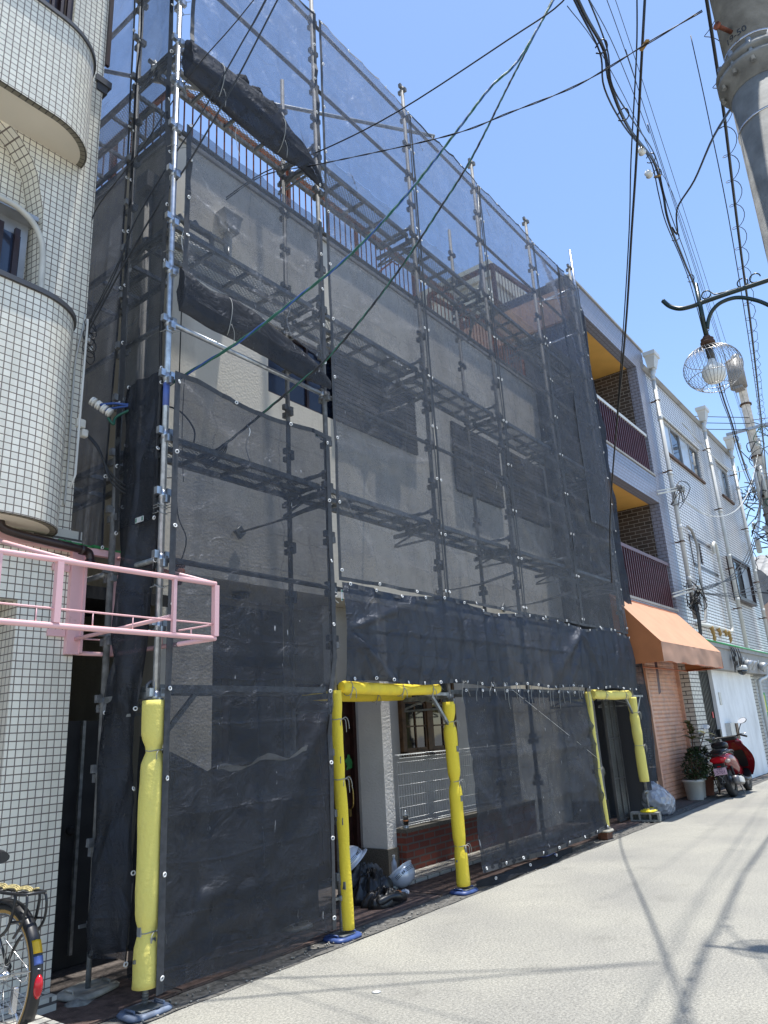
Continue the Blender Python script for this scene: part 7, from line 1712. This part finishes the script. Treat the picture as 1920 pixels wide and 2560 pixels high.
for k in range(12): a = rnd.uniform(0, 6.28); m.tube([(13.35, .08, .01), (13.35+.1*cos(a), .06+.1*sin(a), .35), (13.32+.22*cos(a), .02+.15*sin(a), .45+rnd.random()*.2)], .006, 5)
build('stems', m, 'stem_brown', S)

# clear plastic rubbish bag
m = MB(); rings = []
for i in range(15):
    t = i/14; r = .30*(sin(pi*min(.97, .16+t*.84)))**.6; ring = []
    for j in range(30):
        a = 2*pi*j/30; rr = r*(1+.13*nz(cos(a)*2.2+3, sin(a)*2.2, t*3.2)+.08*abs(sin(a*4+t*5))); ring.append((9.92+rr*1.25*cos(a)-.12*t, .10+rr*.75*sin(a)+.1*t, .012+.50*t*(1+.06*nz(a, t*3))))
    rings.append(ring)
m.loft(rings, True); S = thing('plastic_bag', 'bulging clear plastic bag of rubbish on the ground beside the far net', 'bag', (9.9, .1, 0)); build('bag', m, 'bag_plastic', S)
m = MB(); rings = []
for i in range(9):
    t = i/8; r = .22*(sin(pi*min(.95, .2+t*.8)))**.6; rings.append([(9.9+r*cos(a)*(1+.3*nz(a, t*4)), .13+r*.6*sin(a), .03+.34*t) for a in [2*pi*j/14 for j in range(14)]])
m.loft(rings); build('contents', m, 'grey_fabric', S)

# things lying in the entrance gap
def helmet(label, M, n_st=3, seed=1):
    S = thing('hard_hat', label, 'helmet', M.translation, 'silver hard hats left in the entrance gap')
    def B_(name, mb, mat): mb.xf(M); return build(name, mb, mat, S)
    m = MB(); m.lathe((0, 0, 0), [(.128, 0), (.127, .03), (.120, .065), (.103, .10), (.075, .128), (.04, .143), (.004, .148)], 32)
    for v in m.v: v.x *= 1.12
    B_('shell', m, 'helmet_silver')
    m = MB(); n = 32; r0 = [(.127*1.12*cos(2*pi*j/n), .127*sin(2*pi*j/n), .004) for j in range(n)]; r1 = []
    for j in range(n):
        a = 2*pi*j/n; e = .014+.030*max(0, cos(a))**2; r1.append(((.127+e)*1.12*cos(a), (.127+e)*sin(a), -.012))
    r2 = [(p[0], p[1], p[2]-.004) for p in r1]; r3 = [(p[0], p[1], -.002) for p in r0]
    m.loft([r0, r1, r2, r3], True, False); B_('brim', m, 'helmet_silver')
    m = MB(); m.lathe((0, 0, 0), [(.118, .002), (.11, .05), (.07, .10), (.01, .12)], 24, 'z', False); B_('liner', m, 'helmet_inner')
    for k in range(n_st):
        zz_ = .030+.014*k
        for (a0, a1) in ((-2.4, -1.45), (-1.05, -.5)):
            rr = lambda z: .1285-.10*max(0, z-.03)
            m = MB(); pts = [((rr(zz_)*1.12+.0005)*cos(a), (rr(zz_)+.0005)*sin(a), zz_) for a in [a0+(a1-a0)*q/10 for q in range(11)]]; m.tube(pts, .0022, 5); B_('stripe', m, 'cable_black')
    for a in (-1.33, -1.17):
        m = MB(); c_ = (.1285*1.12*cos(a), .1285*sin(a), .046)
        for dz in (-.009, 0, .009): m.box(c_[0]-.009, c_[0]+.009, c_[1]-.003, c_[1]+.003, c_[2]+dz-.0015, c_[2]+dz+.0015)
        m.box(c_[0]-.0015, c_[0]+.0015, c_[1]-.0035, c_[1]+.0028, c_[2]-.011, c_[2]+.011); B_('mark', m, 'cable_black')
    m = MB(); m.box(.075*1.12, .095*1.12, -.012, .012, .0, .001); B_('red_label', m, 'label_red')
    m = MB(); m.tube(spline([(.02, -.125, -.005), (-.02, -.15, -.06), (-.06, -.13, -.11), (-.05, -.08, -.12)], 5), .003, 5); B_('chin_strap', m, 'scooter_black')
    return S
def helm_m(loc, crown, front):
    z = Vector(crown).normalized(); y = z.cross(Vector(front)).normalized(); x = y.cross(z)
    return Matrix(((x.x, y.x, z.x, loc[0]), (x.y, y.y, z.y, loc[1]), (x.z, y.z, z.z, loc[2]), (0, 0, 0, 1)))
helmet('silver hard hat with black stripes leaning on its side beside the water bottle', helm_m((3.46, .66, .165), (.10, -.62, -.70), (-.75, .25, -.25)))
helmet('silver hard hat with black stripes partly behind the narrow yellow sleeve', helm_m((2.86, .78, .34), (-.35, .3, .55), (.8, -.2, .6)))
def lump(label, cat, c_, R_, mat, seed, name='tool_bag', amp=1.0):
    """a slumped, creased heap of cloth or leather"""
    m = MB(); nr, na = 16, 60; rings = []
    for i in range(nr):
        t = i/(nr-1); e = math.sqrt(max(0, 1-t*t)); ring = []
        for j in range(na):
            a = 2*pi*j/na
            rd = 1-2*abs(nz(cos(a)*1.7+seed, sin(a)*1.7, t*1.6)); rd2 = 1-2*abs(nz(cos(a)*4+seed, sin(a)*4, t*4.5))
            edge = .80+.28*nz(cos(a)*2.2+seed*3, sin(a)*2.2, 1)*amp+.06*rd2
            rr = t*edge if i else .02
            zz_ = R_[2]*2*(e**.8)*(.38+.40*rd*amp+.20*rd2)
            ring.append((c_[0]+R_[0]*rr*cos(a)+.012*rd2, c_[1]+R_[1]*rr*sin(a), c_[2]+max(.004, zz_)))
        rings.append(ring)
    rings.append([(c_[0]+(p[0]-c_[0])*.96, c_[1]+(p[1]-c_[1])*.96, c_[2]) for p in rings[-1]])
    m.loft(rings[::-1], True); return single(name, m, mat, label, cat)
lump('black leather tool pouch, lowest of the heap in the entrance gap', 'tool bag', (2.78, .36, .014), (.27, .17, .085), 'black_leather', 1)
lump('black tool bag in the middle of the heap in the entrance gap', 'tool bag', (2.90, .60, .014), (.34, .20, .15), 'black_leather', 4)
lump('dark grey jacket draped over the tool bags in the entrance gap', 'jacket', (2.92, .72, .15), (.34, .17, .10), 'grey_fabric', 7, 'jacket')
m = MB(); m.tube(spline([(2.62, .30, .06), (2.75, .24, .10), (2.9, .24, .07), (3.02, .30, .05)], 5), [.035+.006*sin(k) for k in range(16)], 10); single('tool_holster', m, 'black_leather', 'black cylindrical tool holster lying in front of the heap in the entrance gap', 'holster')
lump('small dark pouch standing between the heap and the hard hat', 'pouch', (3.24, .74, .014), (.10, .07, .11), 'grey_fabric', 9, 'pouch', amp=.4)
lump('pair of orange work gloves on the ground beside the tool bags', 'gloves', (3.08, .46, .014), (.15, .08, .035), 'orange_glove', 12, 'work_gloves')
lump('small crumpled clear wrapper beside the hard hat', 'wrapper', (3.24, .46, .014), (.07, .05, .025), 'clear_plastic', 15, 'wrapper')
B_ = thing('water_bottle', 'clear plastic water bottle with white cap standing behind the hard hat', 'bottle', (3.62, .86, .05))
m = MB(); m.lathe((3.62, .86, .05), [(.030, 0), (.032, .01), (.032, .14), (.028, .17), (.013, .20), (.013, .22)], 18); build('bottle', m, 'clear_plastic', B_)
m = MB(); m.lathe((3.62, .86, .265), [(.015, 0), (.016, .002), (.016, .022), (.014, .025)], 16); build('cap', m, 'white_plain', B_)
C_ = thing('spray_can', 'silver and black spray can on the low brick wall beside the pillar', 'can', (4.085, 1.02, .486))
m = MB(); m.lathe((4.085, 1.02, .486), [(.029, 0), (.030, .004), (.030, .035)], 18); build('base', m, 'can_silver', C_)
m = MB(); m.lathe((4.085, 1.02, .486), [(.0302, .035), (.0302, .13)], 18); build('label', m, 'can_black', C_)
m = MB(); m.lathe((4.085, 1.02, .486), [(.0305, .075), (.0306, .09)], 18); build('orange_band', m, 'awning_orange', C_)
m = MB(); m.lathe((4.085, 1.02, .486), [(.030, .13), (.026, .15), (.015, .155), (.015, .185), (.006, .19)], 18); build('cap', m, 'can_silver', C_)
